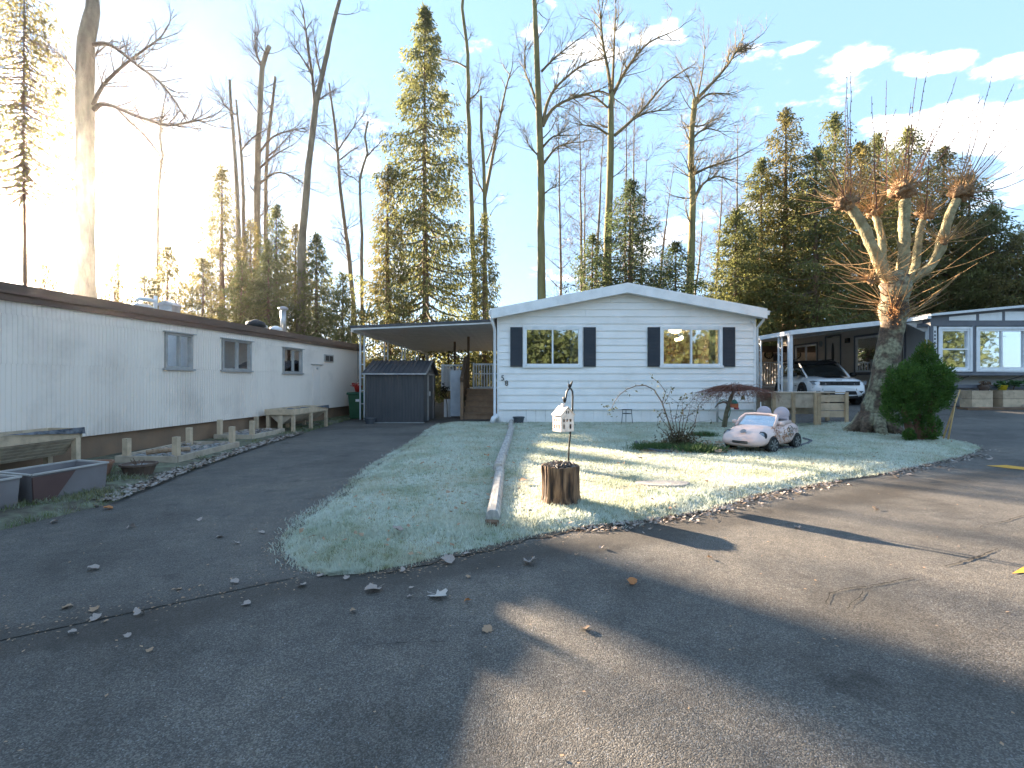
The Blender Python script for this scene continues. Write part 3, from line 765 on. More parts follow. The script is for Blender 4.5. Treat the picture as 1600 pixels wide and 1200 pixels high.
# house number
def digit(ch, x, z, h, y):
    cu = bpy.data.curves.new('digit', 'FONT'); cu.body = ch; cu.size = h*1.38; cu.extrude = .006
    o = bpy.data.objects.new('digit_tmp', cu); C.objects.link(o)
    bpy.context.view_layer.update()
    me = bpy.data.meshes.new_from_object(o.evaluated_get(bpy.context.evaluated_depsgraph_get())); bpy.data.objects.remove(o)
    me.transform(Matrix.Translation((x, y, z)) @ Matrix.Rotation(R(90), 4, 'X')); me.materials.clear(); me.materials.append(M['black'])
    return link('house_number', me, home)
digit('5', xf(782.6), zf(594.5), .155, HYF-.04); digit('8', xf(788.6), zf(602.5), .155, HYF-.04)
# ceiling lamp and wall lights glowing inside the right window
M['lamp'] = emit('lamp', (1.0,.62,.25), 5.0); M['bulb'] = emit('bulb', (1,.7,.35), 9.0)
lamp = thing('ceiling_lamp', 'glowing amber bowl lamp hanging inside the right front window', 'lamp', at(1055, 517, 16.6))
c = at(1055, 517, 16.6); MB().lathe([(.02,-.09),(.10,-.075),(.17,-.03),(.2,.03),(.19,.04)], 18, c).build('shade', M['lamp'], lamp, smooth=True)
MB().tube([(c.x,c.y,c.z+.04),(c.x,c.y,2.96)], .012, 6).build('stem', M['blackmetal'], lamp)
chand = thing('chandelier', 'small three bulb chandelier glowing deep inside the right front room', 'lamp', at(1061, 530, 17.8))
for px, py in ((1057,530.5),(1062,530),(1065,527.5)):
    c = at(px, py, 17.8); MB().lathe([(.005,-.06),(.05,-.03),(.055,.02),(.02,.05)], 10, c).build('bulb', M['bulb'], chand, smooth=True)
c = at(1061,520,17.8); MB().tube([(c.x,c.y,c.z-.15),(c.x,c.y,2.95)], .012, 6).build('stem', M['blackmetal'], chand)

# ================================================================== CARPORT
M['soffit'] = pm('soffit', (.72,.69,.65), (.64,.61,.57), scale=2, rough=.6)
cp = thing('carport', 'flat white carport roof on slim posts left of the white home', 'carport', (-2.6, 22, 0))
CX0, CX1 = -4.95, HX0-.18; CY0, CY1 = 15.75, 30.0
def cz(x): return 2.84 + (3.04-2.84)*(x-CX0)/(CX1-CX0)
mb = MB()
ring = []
nrib = 40
for i in range(nrib+1):
    x = CX0+(CX1-CX0)*i/nrib; dz = .012 if i % 2 else 0
    ring.append([(x,CY0+.05,cz(x)+dz),(x,CY0+.05,cz(x)+.07),(x,CY1,cz(x)+.07),(x,CY1,cz(x)+dz)])
mb.loft(ring); mb.build('roof_panel', M['soffit'], cp)
mb = MB(); mb.prism([(CX0,CY0-.02,cz(CX0)-.03),(CX1,CY0-.02,cz(CX1)-.03),(CX1,CY0-.02,cz(CX1)+.02),(CX0,CY0-.02,cz(CX0)+.02)], (0,.06,0)); mb.build('fascia', M['white_metal'], cp)
mb = MB(); mb.prism([(CX0-.02,CY0-.05,cz(CX0)+.025),(CX1,CY0-.05,cz(CX1)+.025),(CX1,CY0-.05,cz(CX1)+.10),(CX0-.02,CY0-.05,cz(CX0)+.10)], (0,.09,0)); mb.build('edge_trim', M['shed_dark'], cp)
mb = MB(); mb.box(CX0-.02, CX0+.06, CY0+.05, CY1, cz(CX0)-.08, cz(CX0)-.012); mb.build('edge_beam', M['white_metal'], cp)
for y in (16.4,19.5,22.65,25.8,28.9):
    for dx in (-.06, .07):
        mb = MB(); mb.box(-4.8+dx-.022, -4.8+dx+.022, y-.022, y+.022, 0, 2.76); mb.build('post', M['white_metal'], cp)
    for zz in np.arange(.5, 2.6, .42):
        MB().box(-4.8-.038, -4.8+.048, y-.012, y+.012, zz, zz+.03).build('post_tie', M['white_metal'], cp)
for x, y in ((at(710.5,0,22).x, 22.0), (at(732,0,19.5).x, 19.5), (at(701,0,29).x, 29.0)):
    MB().box(x-.045, x+.045, y-.045, y+.045, 0, 2.93).build('timber_post', M['dark_wood'], cp)

# ================================================================== SHED
shed = thing('garden_shed', 'small dark charcoal garden shed with ribbed gable roof under the carport', 'shed', (-3.4, 16.2, 0))
SX0, SX1, SY0, SY1 = -4.32, -2.60, 15.1, 17.3; SE = 1.47; SR = 1.84; SYM = (SY0+SY1)/2
def ribwall(axis, a, b, f, z0, z1, step=.085):
    ring = []; n = int((b-a)/step); seq = []
    for i in range(n):
        x = a+(b-a)*i/n; seq += [(x, 0), (x+step*.82, 0), (x+step*.86, .012), (x+step*.96, .012)]
    seq.append((b, 0))
    return seq
mb = MB(); rr = []
for x, d in ribwall(0, SX0, SX1, 0, 0, 0): rr.append([(x,SY0+d,.02),(x,SY0+d,SE),(x,SY0+.04,SE),(x,SY0+.04,.02)])
mb.loft(rr); mb.build('wall', M['shed_dark'], shed)
mb = MB(); rr = []
for y, d in ribwall(0, SY0+.041, SY1, 0, 0, 0):
    t = SE + (SR-SE)*(1-abs(y-SYM)/(SYM-SY0)); rr.append([(SX1-d,y,.02),(SX1-d,y,t),(SX1-.05,y,t),(SX1-.05,y,.02)])
mb.loft(rr); mb.build('wall', M['shed_dark'], shed)
MB().box(SX0, SX0+.04, SY0+.041, SY1, .02, SE).build('wall', M['shed_dark'], shed)
MB().box(SX0+.041, SX1-.051, SY1-.04, SY1, .02, SE).build('wall', M['shed_dark'], shed)
for sgn, ya, yb in ((0, SY0-.09, SYM), (1, SY1+.09, SYM)):
    n = 13
    sl = MB(); za = SE-.02; zb = SR+.03
    sl.prism([(SX0-.08,ya,za),(SX1+.08,ya,za),(SX1+.08,yb,zb),(SX0-.08,yb,zb)], (0,0,.018)); rp = sl.build('roof_panel', M['shed_dark'], shed)
    for i in range(n+1):
        x = SX0-.06+(SX1-SX0+.12)*i/n
        MB().prism([(x-.015,ya,za+.019),(x+.015,ya,za+.019),(x+.015,yb,zb+.019),(x-.015,yb,zb+.019)], (0,0,.025)).build('rib', M['shed_dark'], rp)
    MB().beam((SX1+.09,ya,za+.01), (SX1+.09,yb,zb+.02), .03, .05).build('trim', M['galv'] if sgn == 0 else M['shed_dark'], shed)
MB().box(SX0-.09, SX1+.09, SY0-.12, SY0-.092, SE-.04, SE+.005).build('trim', M['galv'], shed)
MB().box(SX0-.02, SX1+.02, SY0-.03, SY0+.0, 0, .03).build('base_rail', M['galv'], shed)
dr = MB().box(SX1+.012, SX1+.03, SY0+.62, SY0+1.55, .05, 1.42).build('door', M['shed_dark'], shed)
for y in (SY0+.6, SY0+1.55): MB().box(SX1+.005, SX1+.05, y-.03, y+.03, .03, 1.46).build('door_frame', M['galv'], dr)
MB().box(SX1+.005, SX1+.05, SY0+.57, SY0+1.58, 1.425, 1.47).build('door_frame', M['galv'], dr)
MB().box(SX1+.031, SX1+.06, SY0+.8, SY0+.86, .78, .92).build('handle', M['white_metal'], dr)
MB().box(SX1+.003, SX1+.02, SYM-.12, SYM+.12, 1.58, 1.70).build('vent', M['galv'], shed)

# ================================================================== PORCH STAIR AND RAILINGS under the carport
po = thing('porch', 'wooden porch stair with white railing beside the white home', 'porch', (-.9, 18.5, 0))
PX1 = HX0-.03
n = 5
for i in range(n):
    zz = .19*i; yy = 16.6+.27*i
    MB().box(-1.55, PX1, yy, yy+.03, zz, zz+.165).build('riser', M['stair_wood'], po)
    MB().box(-1.58, PX1, yy-.03, yy+.30, zz+.166, zz+.205).build('tread', M['stair_wood'], po)
MB().box(-2.5, PX1, 17.95, 24, .90, .955).build('deck', M['white_trim'], po)
for sx in (-1.62,):
    MB().box(sx-.05, sx+.05, 16.5, 16.6, 0, 1.25).build('newel_post', M['stair_wood'], po)
    MB().box(sx-.05, sx+.05, 17.9, 18.0, 0, 2.05).build('newel_post', M['dark_wood'], po)
    MB().beam((sx,16.45,1.27), (sx,18.0,2.05), .10, .14).build('handrail', M['dark_wood'], po)
    MB().prism([(sx-.045,16.62,.1),(sx-.045,17.88,.9),(sx-.045,17.88,1.9),(sx-.045,16.62,1.2)], (.02,0,0)).build('side_board', M['stair_wood'], po)
def railing(parent, a, b, z0, z1, m, nb, mid=False):
    a = Vector(a); b = Vector(b)
    MB().beam((a.x,a.y,z1), (b.x,b.y,z1), .06, .06).build('rail', m, parent)
    MB().beam((a.x,a.y,z0+.06), (b.x,b.y,z0+.06), .05, .05).build('rail', m, parent)
    if mid: MB().beam((a.x,a.y,z0+(z1-z0)*.62), (b.x,b.y,z0+(z1-z0)*.62), .04, .04).build('rail', m, parent)
    for i in range(nb+1):
        p = a.lerp(b, i/nb); ww = .035 if 0 < i < nb else .055
        MB().box(p.x-ww/2, p.x+ww/2, p.y-ww/2, p.y+ww/2, z0+(.086 if 0 < i < nb else -.02), z1-(.031 if 0 < i < nb else -.05)).build('baluster', m, parent)
railing(po, (-1.35,18.0), (PX1-.05,18.0), .96, 1.83, M['white_metal'], 9, True)
railing(po, (-2.45,18.2), (-1.75,18.2), .96, 1.80, M['white_metal'], 6)
railing(po, (-2.5,18.3), (-2.5,23.9), .96, 1.80, M['white_metal'], 26)
tag(MB().box(-2.05, -1.68, 17.20, 17.23, .06, 1.60).build('door_sheet', pm('panel_white', (.60,.63,.68), (.52,.55,.60), scale=6, rough=.6)), 'plain white board leaning upright beside the porch stair', 'panel')
bpy.data.objects['door_sheet'].data.transform(Matrix.Translation((-.02,0,0)))
tag(MB().box(-2.34, -2.10, 17.6, 17.64, 0, .62).build('white_board', M['white_trim']), 'short white board standing between shed and white panel', 'panel')
ta = thing('potted_plant_dark', 'dark wilted plant on a stem between shed and white panel', 'plant', at(697,650,17.45))
MB().tube([at(699,652,17.45), at(698.5,632,17.4), at(696,617,17.45)], .012, 6).build('stem', M['dark_wood'], ta)
pts = [tuple(at(694,612,17.45)+Vector((rnd.gauss(0,.07),rnd.gauss(0,.05),rnd.gauss(0,.11)))) for _ in range(160)]
M['dark_leaf'] = leafmat('dark_leaf', (.03,.03,.018), (.06,.06,.03), scale=8)
litter('foliage', pts, .045, M['dark_leaf'], 31, ta, 1.0)
ta.name = 'wilted_plant'

# ================================================================== LONG CREAM TRAILER (left)
tr = thing('long_trailer', 'long cream metal trailer home with brown skirting at the left edge', 'house', (-8, 9, 0))
TD = Vector((1.04, 10.4, 0)).normalized(); TN = Vector((TD.y, -TD.x, 0))       # along, outward to the driveway
TA = Vector((-6.44, 7.8, 0)) - TD*9.5; TL = 9.5 + 10.45 + .15
def tp(s, o, z): return TA + TD*s + TN*o + Vector((0,0,z))
def tpx(px):                                                   # distance along the wall seen at pixel column px
    k = (px-800)/FP
    return (k*TA.y - TA.x)/(TD.x - k*TD.y)
mb = MB(); rr = []; n = int(TL/.11)
twin = [(258,299,522,576),(347,391,532.5,579),(442,471,545,583)]
def band(z0, z1, holes, parent):
    cuts = [0] + [c for h in holes for c in h] + [TL]
    for a, b in zip(cuts[::2], cuts[1::2]):
        m = MB(); rr = []; k = max(2, int((b-a)/.066))
        for i in range(k):
            s0 = a+(b-a)*i/k; ds = (b-a)/k
            for u, d in ((0,0),(.66,0),(.72,-.008),(.94,-.008)):
                s = s0+ds*u; rr.append([tp(s,d,z0),tp(s,d,z1),tp(s,-.06,z1),tp(s,-.06,z0)])
        rr.append([tp(b,0,z0),tp(b,0,z1),tp(b,-.06,z1),tp(b,-.06,z0)])
        m.loft(rr); m.build('ribbed_wall', M['cream_metal'], parent)
TZ = []
for (a, b, t, bo) in twin:
    sa, sb = tpx(a), tpx(b); Y0 = tp((sa+sb)/2,0,0).y
    TZ.append((sa, sb, zf(bo-1, Y0)+.0, zf(t+1, Y0)))
z0w = min(q[2] for q in TZ)-.0; z1w = max(q[3] for q in TZ)
band(.41, z0w, [], tr); band(z1w+.002, 2.32, [], tr); band(z0w+.002, z1w, [(q[0], q[1]) for q in TZ], tr)
mb = MB(); mb.loft([[tp(s,0,.41),tp(s,0,2.3),tp(s,-3.7,2.3),tp(s,-3.7,.41)] for s in (TL+.002, TL+.03)]); mb.build('end_wall', M['cream_metal'], tr)
mb = MB(); mb.loft([[tp(0,-3.64,.0),tp(0,-3.64,2.3),tp(0,-3.7,2.3),tp(0,-3.7,.0)], [tp(TL,-3.64,.0),tp(TL,-3.64,2.3),tp(TL,-3.7,2.3),tp(TL,-3.7,.0)]]); mb.build('back_wall', M['cream_metal'], tr)
mb = MB(); mb.loft([[tp(s,.04,2.50),tp(s,-1.85,2.72),tp(s,-3.8,2.50),tp(s,-3.8,2.46),tp(s,.04,2.46)] for s in (-.1, TL+.1)]); mb.build('roof', M['roofing'], tr)
mb = MB(); mb.loft([[tp(s,.075,2.38),tp(s,.075,2.515),tp(s,.045,2.515),tp(s,.045,2.38)] for s in (-.1, TL+.1)]); mb.build('gutter', M['brown_fascia'], tr)
mb = MB(); mb.loft([[tp(s,.044,2.29),tp(s,.044,2.455),tp(s,.004,2.455),tp(s,.004,2.29)] for s in (-.1, TL+.1)]); mb.build('fascia', M['brown_fascia'], tr)
mb = MB(); mb.loft([[tp(s,-.08,-.05),tp(s,-.08+.02*math.sin(s*2.1),.40),tp(s,-.12,.40),tp(s,-.12,-.05)] for s in np.linspace(0, TL, 40)]); mb.build('skirting', M['brown_skirt'], tr)
mb = MB(); mb.loft([[tp(s,-.10,-.05),tp(s,-.10,.40),tp(s,-3.6,.40),tp(s,-3.6,-.05)] for s in (TL-.02, TL)]); mb.build('skirting', M['brown_skirt'], tr)
M['alu'] = pm('alu', (.46,.44,.42), (.38,.36,.34), scale=8, rough=.45, metal=.3)
for i, (sa, sb, za, zb) in enumerate(TZ):
    w = MB(); w.loft([[tp(s,.05,za-.045),tp(s,.05,za-.01),tp(s,-.03,za-.01),tp(s,-.03,za-.045)] for s in (sa-.06, sb+.06)]); w = w.build('window', M['alu'], tr)
    def fb(nm, s0, s1, a, b, o0=-.03, o1=.03, m='alu'):
        q = MB(); q.loft([[tp(s,o1,a),tp(s,o1,b),tp(s,o0,b),tp(s,o0,a)] for s in (s0, s1)]); return q.build(nm, M[m], w)
    fb('frame', sa-.01, sa+.035, za-.009, zb+.02); fb('frame', sb-.035, sb+.01, za-.009, zb+.02)
    fb('frame', sa+.036, sb-.036, zb-.02, zb+.02); fb('frame', sa+.036, sb-.036, za-.009, za+.03)
    sm = sa+(sb-sa)*(.5 if i < 2 else .52); fb('mullion', sm-.02, sm+.02, za+.031, zb-.021)
    fb('drip_cap', sa-.06, sb+.06, zb+.022, zb+.04, -.02, .07)
    fb('pane', sa+.036, sm-.021, za+.031, zb-.021, -.004, .0, 'pane_dark'); fb('pane', sm+.021, sb-.036, za+.031, zb-.021, -.016, -.012, 'pane_dark')
    if i == 0:
        nb = 18
        for k in range(nb):
            zz = za+.03+(zb-za-.06)*k/nb; fb('blind_slat', sa+.03, sb-.03, zz, zz+(zb-za)/nb*.8, -.09, -.08, 'blind')
    else:
        q = MB(); q.grid(40, 2, lambda u, v: tp(sa+(sb-sa)*u, -.1+.015*math.sin(u*40), za+(zb-za)*v)); q.build('curtain', M['curtain'], w, smooth=True)
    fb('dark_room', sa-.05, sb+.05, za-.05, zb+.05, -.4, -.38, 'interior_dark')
# small vent window, panel door, roof fittings
sa, sb = tpx(506), tpx(520); Yv = tp(sa,0,0).y
w = MB(); w.loft([[tp(s,.03,zf(565,Yv)),tp(s,.03,zf(553.5,Yv)),tp(s,-.01,zf(553.5,Yv)),tp(s,-.01,zf(565,Yv))] for s in (sa, sb)]); w = w.build('window', M['alu'], tr)
for k in (0, 1):
    s0 = sa+.06+(sb-sa-.12)*k*.54; s1 = s0+(sb-sa-.12)*.46
    q = MB(); q.loft([[tp(s,.036,zf(563.5,Yv)),tp(s,.036,zf(555.5,Yv)),tp(s,.031,zf(555.5,Yv)),tp(s,.031,zf(563.5,Yv))] for s in (s0, s1)]); q.build('pane', M['interior_dark'], w)
sa, sb = tpx(488.5), tpx(500); Yd = tp(sa,0,0).y
d = MB(); d.loft([[tp(s,.012,.45),tp(s,.012,zf(570,Yd)),tp(s,-.005,zf(570,Yd)),tp(s,-.005,.45)] for s in (sa, sb)]); d = d.build('door', pm('cream_door', (.84,.73,.64), (.78,.67,.58), scale=2), tr)
q = MB(); q.loft([[tp(s,.02,zf(577,Yd)),tp(s,.02,zf(574,Yd)),tp(s,.013,zf(574,Yd)),tp(s,.013,zf(577,Yd))] for s in (sa+.3, sb-.25)]); q.build('vent', M['alu'], d)
q = MB(); q.loft([[tp(s,.04,zf(569.5,Yd)),tp(s,.04,zf(568.8,Yd)),tp(s,.0,zf(568.8,Yd)),tp(s,.0,zf(569.5,Yd))] for s in (sa-.1, sb+.15)]); q.build('drip_cap', M['alu'], tr)
def roofpt(px, off):
    s = tpx(px); return tp(s, -off, 2.50+off*.12)
p = roofpt(285, .55); MB().tube([p-Vector((0,0,.05)), p+Vector((0,0,.30))], .03, 8).build('vent_pipe', M['white_metal'], tr, smooth=True)
p = roofpt(281, .5); MB().tube([p-Vector((0,0,.05)), p+Vector((0,0,.14)), p+TD*-.03+Vector((0,0,.19)), p+TD*-.12+TN*-.0+Vector((0,0,.20)), p+TD*-.38+Vector((0,0,.19)), p+TD*-.42+Vector((0,0,.15))], .035, 8).build('vent_pipe', M['white_metal'], tr, smooth=True)
p = roofpt(316, .7); v = MB().box(p.x-.13, p.x+.13, p.y-.13, p.y+.13, p.z-.05, p.z+.17).build('roof_vent', M['galv'], tr)
MB().prism([(p.x-.18,p.y-.17,p.z+.172),(p.x+.18,p.y-.17,p.z+.172),(p.x,p.y-.17,p.z+.26)], (0,.34,0)).build('vent_cap', M['galv'], v)
p = roofpt(268, .6); MB().lathe([(.2,-.05),(.19,.05),(.12,.10),(.02,.11)], 14, p).build('roof_vent', M['galv'], tr, smooth=True)
p = roofpt(479.5, .7); c = MB().tube([p-Vector((0,0,.05)), p+Vector((0,0,.70))], .075, 12).build('chimney', M['galv'], tr, smooth=True)
MB().lathe([(.08,.0),(.13,.02),(.13,.07),(.05,.11)], 14, p+Vector((0,0,.66))).build('chimney_cap', M['galv'], c, smooth=True)
for px, o, mm, sc in ((440,.7,'black',1.3),(457,.9,'galv',1.0),(464,.6,'white_metal',.9)):
    p = roofpt(px, o); MB().lathe([(.16*sc,-.05),(.15*sc,.04),(.19*sc,.06),(.17*sc,.13*sc),(.04,.19*sc)], 12, p).build('roof_vent', M[mm], tr, smooth=True)

# ================================================================== GREY NEIGHBOUR HOUSE (right)
M['grey_siding'] = pm('grey_siding', (.40,.39,.39), (.34,.335,.335), scale=2, rough=.55, rnd_v=.04)
M['tan_siding'] = pm('tan_siding', (.60,.53,.46), (.54,.47,.41), scale=2, rough=.55, rnd_v=.04)
M['charcoal'] = pm('charcoal', (.12,.125,.145), (.15,.155,.175), scale=4, rough=.55)
M['pale_siding'] = pm('pale_siding', (.62,.61,.61), (.56,.555,.56), scale=2, rough=.55, rnd_v=.03)
M['beige'] = pm('beige', (.62,.53,.42), (.56,.48,.39), scale=2, rough=.7)
gh = thing('grey_house', 'grey neighbour house with dark timbered gable and wide front windows', 'house', (17, 20, .4))
GX, GYF, GYB = 14.25, 17.0, 27.0; GZ = .4; GX1 = 18.4; GPK = 16.35; GE = 3.34; GP = 3.60
# side wall (faces the jeep) in lap boards with openings
ops = [(1243,1277,539,571,'w'),(1291.5,1313.5,526,573,'d'),(1337.5,1414,523,581,'w')]
def ygx(px): return GX*FP/(px-800)
holes = []
for a, b, t, bo, k in ops:
    ya, yb = ygx(b), ygx(a); ym = (ya+yb)/2
    z1 = H+(HY-t)/FP*ym; z0 = H+(HY-bo)/FP*ym if k == 'w' else 1.05
    holes.append((ya, yb, z0, z1, k))
z = .95
while z < 3.35:
    z1 = min(z+.16, 3.36)
    cuts = [(GYF+.02, GYB)]
    for (ya, yb, a, b, k) in holes:
        if z1 > a+.01 and z < b-.01:
            nc = []
            for c0, c1 in cuts:
                if yb <= c0 or ya >= c1: nc.append((c0, c1))
                else:
                    if ya > c0: nc.append((c0, ya))
                    if yb < c1: nc.append((yb, c1))
            cuts = nc
    for c0, c1 in cuts:
        # boards nearer than the big window are grey, those under the roof tan
        parts = [(c0, c1, 'tan_siding')] if c1 > 18.6 and c0 > 18.2 else ([(c0, c1, 'grey_siding')] if c1 <= 18.6 else [(c0, 18.45, 'grey_siding'), (18.45, c1, 'tan_siding')])
        for p0, p1, mm in parts:
            if p1-p0 < .02: continue
            q = MB(); q.loft([[(GX-.016,y,z-.01),(GX-.004,y,z1),(GX+.05,y,z1),(GX+.05,y,z-.01)] for y in (p0, p1)]); q.build('board', M[mm], gh)
    z = z1
MB().box(GX-.0, GX+.05, GYF+.02, GYB, GZ-.1, .945).build('skirting', M['pale_siding'], gh)
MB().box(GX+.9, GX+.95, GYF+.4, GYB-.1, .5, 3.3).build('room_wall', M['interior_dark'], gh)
def side_frame(parent, ya, yb, z0, z1, t, m, o=.04):
    MB().box(GX-o, GX-.017, ya-t, ya, z0-t, z1+t).build('casing', m, parent); MB().box(GX-o, GX-.017, yb, yb+t, z0-t, z1+t).build('casing', m, parent)
    MB().box(GX-o, GX-.017, ya, yb, z1, z1+t).build('casing', m, parent); MB().box(GX-o, GX-.017, ya, yb, z0-t, z0).build('casing', m, parent)
for (ya, yb, z0, z1, k) in holes:
    if k == 'w':
        w = MB().box(GX-.06, GX-.041, ya-.09, yb+.09, z0-.11, z0-.08).build('window', M['charcoal'], gh)
        side_frame(w, ya, yb, z0, z1, .08, M['charcoal'])
        for y0, y1 in ((ya+.001, ya+.07), (yb-.07, yb-.001), ((ya+yb)/2-.04, (ya+yb)/2+.04)): MB().box(GX-.03, GX+.03, y0, y1, z0+.001, z1-.001).build('frame', M['white_trim'], w)
        MB().box(GX-.028, GX+.03, ya+.071, yb-.071, z1-.08, z1-.001).build('frame', M['white_trim'], w); MB().box(GX-.028, GX+.03, ya+.071, yb-.071, z0+.001, z0+.08).build('frame', M['white_trim'], w)
        ym = (ya+yb)/2
        for y0, y1 in ((ya+.071, ym-.041), (ym+.041, yb-.071)): MB().box(GX+.0, GX+.006, y0, y1, z0+.081, z1-.081).build('pane', M['pane_dark'], w)
    else:
        d = MB().box(GX-.02, GX+.03, ya+.03, yb-.03, z0, z1-.03).build('door', pm('door_cream', (.62,.56,.50), (.58,.52,.46), rough=.5), gh)
        side_frame(d, ya, yb, z0, z1, .07, M['charcoal'])
        ymid = (ya+yb)/2; rr = []
        q = MB(); q.prism([(GX-.024, ymid+.10*math.cos(a)*1.0, 2.0+.95*(.5+.5*math.sin(a))) if True else 0 for a in np.linspace(0, 2*math.pi, 14, endpoint=False)], (-.006,0,0)); q.build('door_glass', M['interior_dark'], d)
        MB().box(GX-.06, GX-.021, ya+.08, ya+.12, 1.95, 2.05).build('handle', M['blackmetal'], d)
MB().box(GX-.12, GX-.017, 21.55, 21.75, 2.85, 3.05).build('porch_light', M['black'], gh)
q = MB().lathe([(.01,0),(.14,.01),(.15,.04),(.02,.05)], 16, (0,0,0), Matrix.Rotation(R(90),4,'Y')); q.v = [(x+GX-.09, y+23.55, z+2.95) for x, y, z in q.v]; q.build('wall_plaque', M['galv'], gh, smooth=True)
# back wall of the carport with dartboard and dark panel
MB().box(11.2, GX-.02, GYB, GYB+.1, GZ, 3.0).build('back_wall', M['beige'], gh)
MB().box(11.2, GX-.02, GYB-.5, GYB-.45, 2.72, 3.05).build('valance', M['dark_wood'], gh)
db = thing('dartboard', 'round black and cream dartboard on the beige carport wall', 'dartboard', at(1201.5, 554, GYB-.06))
c = at(1201.5, 554, GYB-.06)
def disc(r0, r1, y, a0, a1, n=4):
    q = MB(); p = [(c.x+r1*math.cos(a), y, c.z+r1*math.sin(a)) for a in np.linspace(a0, a1, n)] + [(c.x+r0*math.cos(a), y, c.z+r0*math.sin(a)) for a in np.linspace(a1, a0, n)]
    return q.prism(p, (0, .01, 0))
q = MB(); q.prism([(c.x+.24*math.cos(a), c.y, c.z+.24*math.sin(a)) for a in np.linspace(0, 2*math.pi, 28, endpoint=False)], (0,.05,0)); q.build('board', M['black'], db)
M['cream'] = pm('cream', (.55,.45,.28)); 
for k in range(20):
    if k % 2 == 0: disc(.025, .175, c.y-.011, k*math.pi/10, (k+1)*math.pi/10).build('sector', M['cream'], db)
q = MB(); q.prism([(c.x+.022*math.cos(a), c.y-.012, c.z+.022*math.sin(a)) for a in np.linspace(0, 6.283, 12, endpoint=False)], (0,.01,0)); q.build('bullseye', pm('dart_red', (.4,.04,.03)), db)
tag(MB().box(at(1209,0,GYB-.1).x, at(1220,0,GYB-.1).x, GYB-.1, GYB-.06, at(0,564,GYB).z, at(0,552,GYB).z).build('notice_board', M['charcoal']), 'dark rectangular board beside the dartboard', 'board')
# front wall and bay
MB().box(GX+.051, GX1, GYF+.3, GYF+.36, GZ-.1, 3.3).build('front_wall', M['pale_siding'], gh)
BY = 16.55; bx = lambda px: (px-800)/FP*BY; bz = lambda py: H-(py-HY)/FP*BY
BXL = bx(1455)
bay = MB().box(BXL, GX1, BY+.10, BY+.12, bz(606), bz(601)).build('bay', M['charcoal'], gh)
MB().box(BXL, GX1, BY+.02, GYF+.29, bz(586.5), bz(582)).build('sill_band', M['charcoal'], bay)
MB().box(BXL, GX1, BY+.02, GYF+.29, bz(509), bz(503)).build('header_band', M['charcoal'], bay)
for i, (p0, p1) in enumerate(((1455,1459.5),(1520.5,1525),(1609,1614))): MB().box(bx(p0), bx(p1), BY+.021, BY+.10, bz(582)+.001, bz(509)-.001).build('post', M['charcoal'], bay)
MB().box(BXL+.001, bx(1466), BY+.05, BY+.12, bz(582)+.001, bz(509)-.001).build('vent_strip', M['white_trim'], bay)
for k in range(11):
    zz = bz(577)+(bz(514)-bz(577))*k/11; MB().box(bx(1461.5), bx(1464), BY+.042, BY+.049, zz, zz+.07).build('vent_slot', M['charcoal'], bay)
M['pane_front'] = glassmat('pane_front', refl=.4)
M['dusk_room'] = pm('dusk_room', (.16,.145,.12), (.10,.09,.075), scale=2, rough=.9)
for p0, p1, lights, vert in ((1467.5,1520,2,False),(1526,1609,2,True)):
    a, b = bx(p0), bx(p1); z0, z1 = bz(580.5), bz(510.5)
    w = window(bay, a+.07, b-.07, z0+.07, z1-.07, BY+.062, ('white_trim','pane_front'), 2, .07, .05, vert, 'bay_window')
    for q0, q1 in ((a, a+.071), (b-.071, b)): MB().box(q0, q1, BY+.0, BY+.03, z0, z1).build('casing', M['white_trim'], None).parent = bay
    MB().box(a+.072, b-.072, BY+.001, BY+.03, z1-.07, z1).build('casing', M['white_trim'], None).parent = bay
    MB().box(a+.072, b-.072, BY+.001, BY+.03, z0, z0+.06).build('casing', M['white_trim'], None).parent = bay
    for ch in bay.children:
        if ch.name.startswith('bay_window'): pass
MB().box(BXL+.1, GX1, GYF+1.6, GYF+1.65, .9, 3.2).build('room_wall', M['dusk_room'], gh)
for ch in list(bay.children):                 # windows sit directly under the house, frames one level deeper
    if ch.name.startswith('bay_window'): ch.parent = gh; ch.matrix_parent_inverse = ROOTM[gh.name].inverted()
for ch in list(bay.children):
    ch.matrix_parent_inverse = Matrix.Identity(4)
bay.name = 'bay'
# gable above the bay: white panels between dark timbers
def gzr(x): return GE + (GP-GE)*(1-abs(x-GPK)/(GPK-BXL))
MB().prism([(BXL-.02,BY+.03,bz(503)+.001),(GX1,BY+.03,bz(503)+.001),(GX1,BY+.03,gzr(GX1)),(GPK,BY+.03,GP),(BXL-.02,BY+.03,gzr(BXL-.02))], (0,.3,0)).build('gable', M['charcoal'], gh)
for p0, p1 in ((1484,1526),(1531,1566.5),(1571.5,1607)):
    a, b = bx(p0), bx(p1); q = MB()
    top = lambda x: gzr(x)-.075
    q.prism([(a,BY+.02,bz(502)+.03),(b,BY+.02,bz(502)+.03),(b,BY+.02,max(top(b),bz(502)+.05)),(a,BY+.02,max(top(a),bz(502)+.05))], (0,.009,0)); q.build('gable_panel', M['white_trim'], gh)
for x0, x1 in ((BXL-.15, GPK), (GPK, GX1+.3)):
    MB().prism([(x0,BY-.18,gzr(x0)+.0),(x1,BY-.18,gzr(x1)+.0),(x1,BY-.18,gzr(x1)+.075),(x0,BY-.18,gzr(x0)+.075)], (0,10.6,0)).build('roof', M['white_metal'], gh)
MB().box(BXL-.24, BXL-.12, BY-.15, BY+9, GE-.10, GE+.0).build('gutter', M['white_metal'], gh)
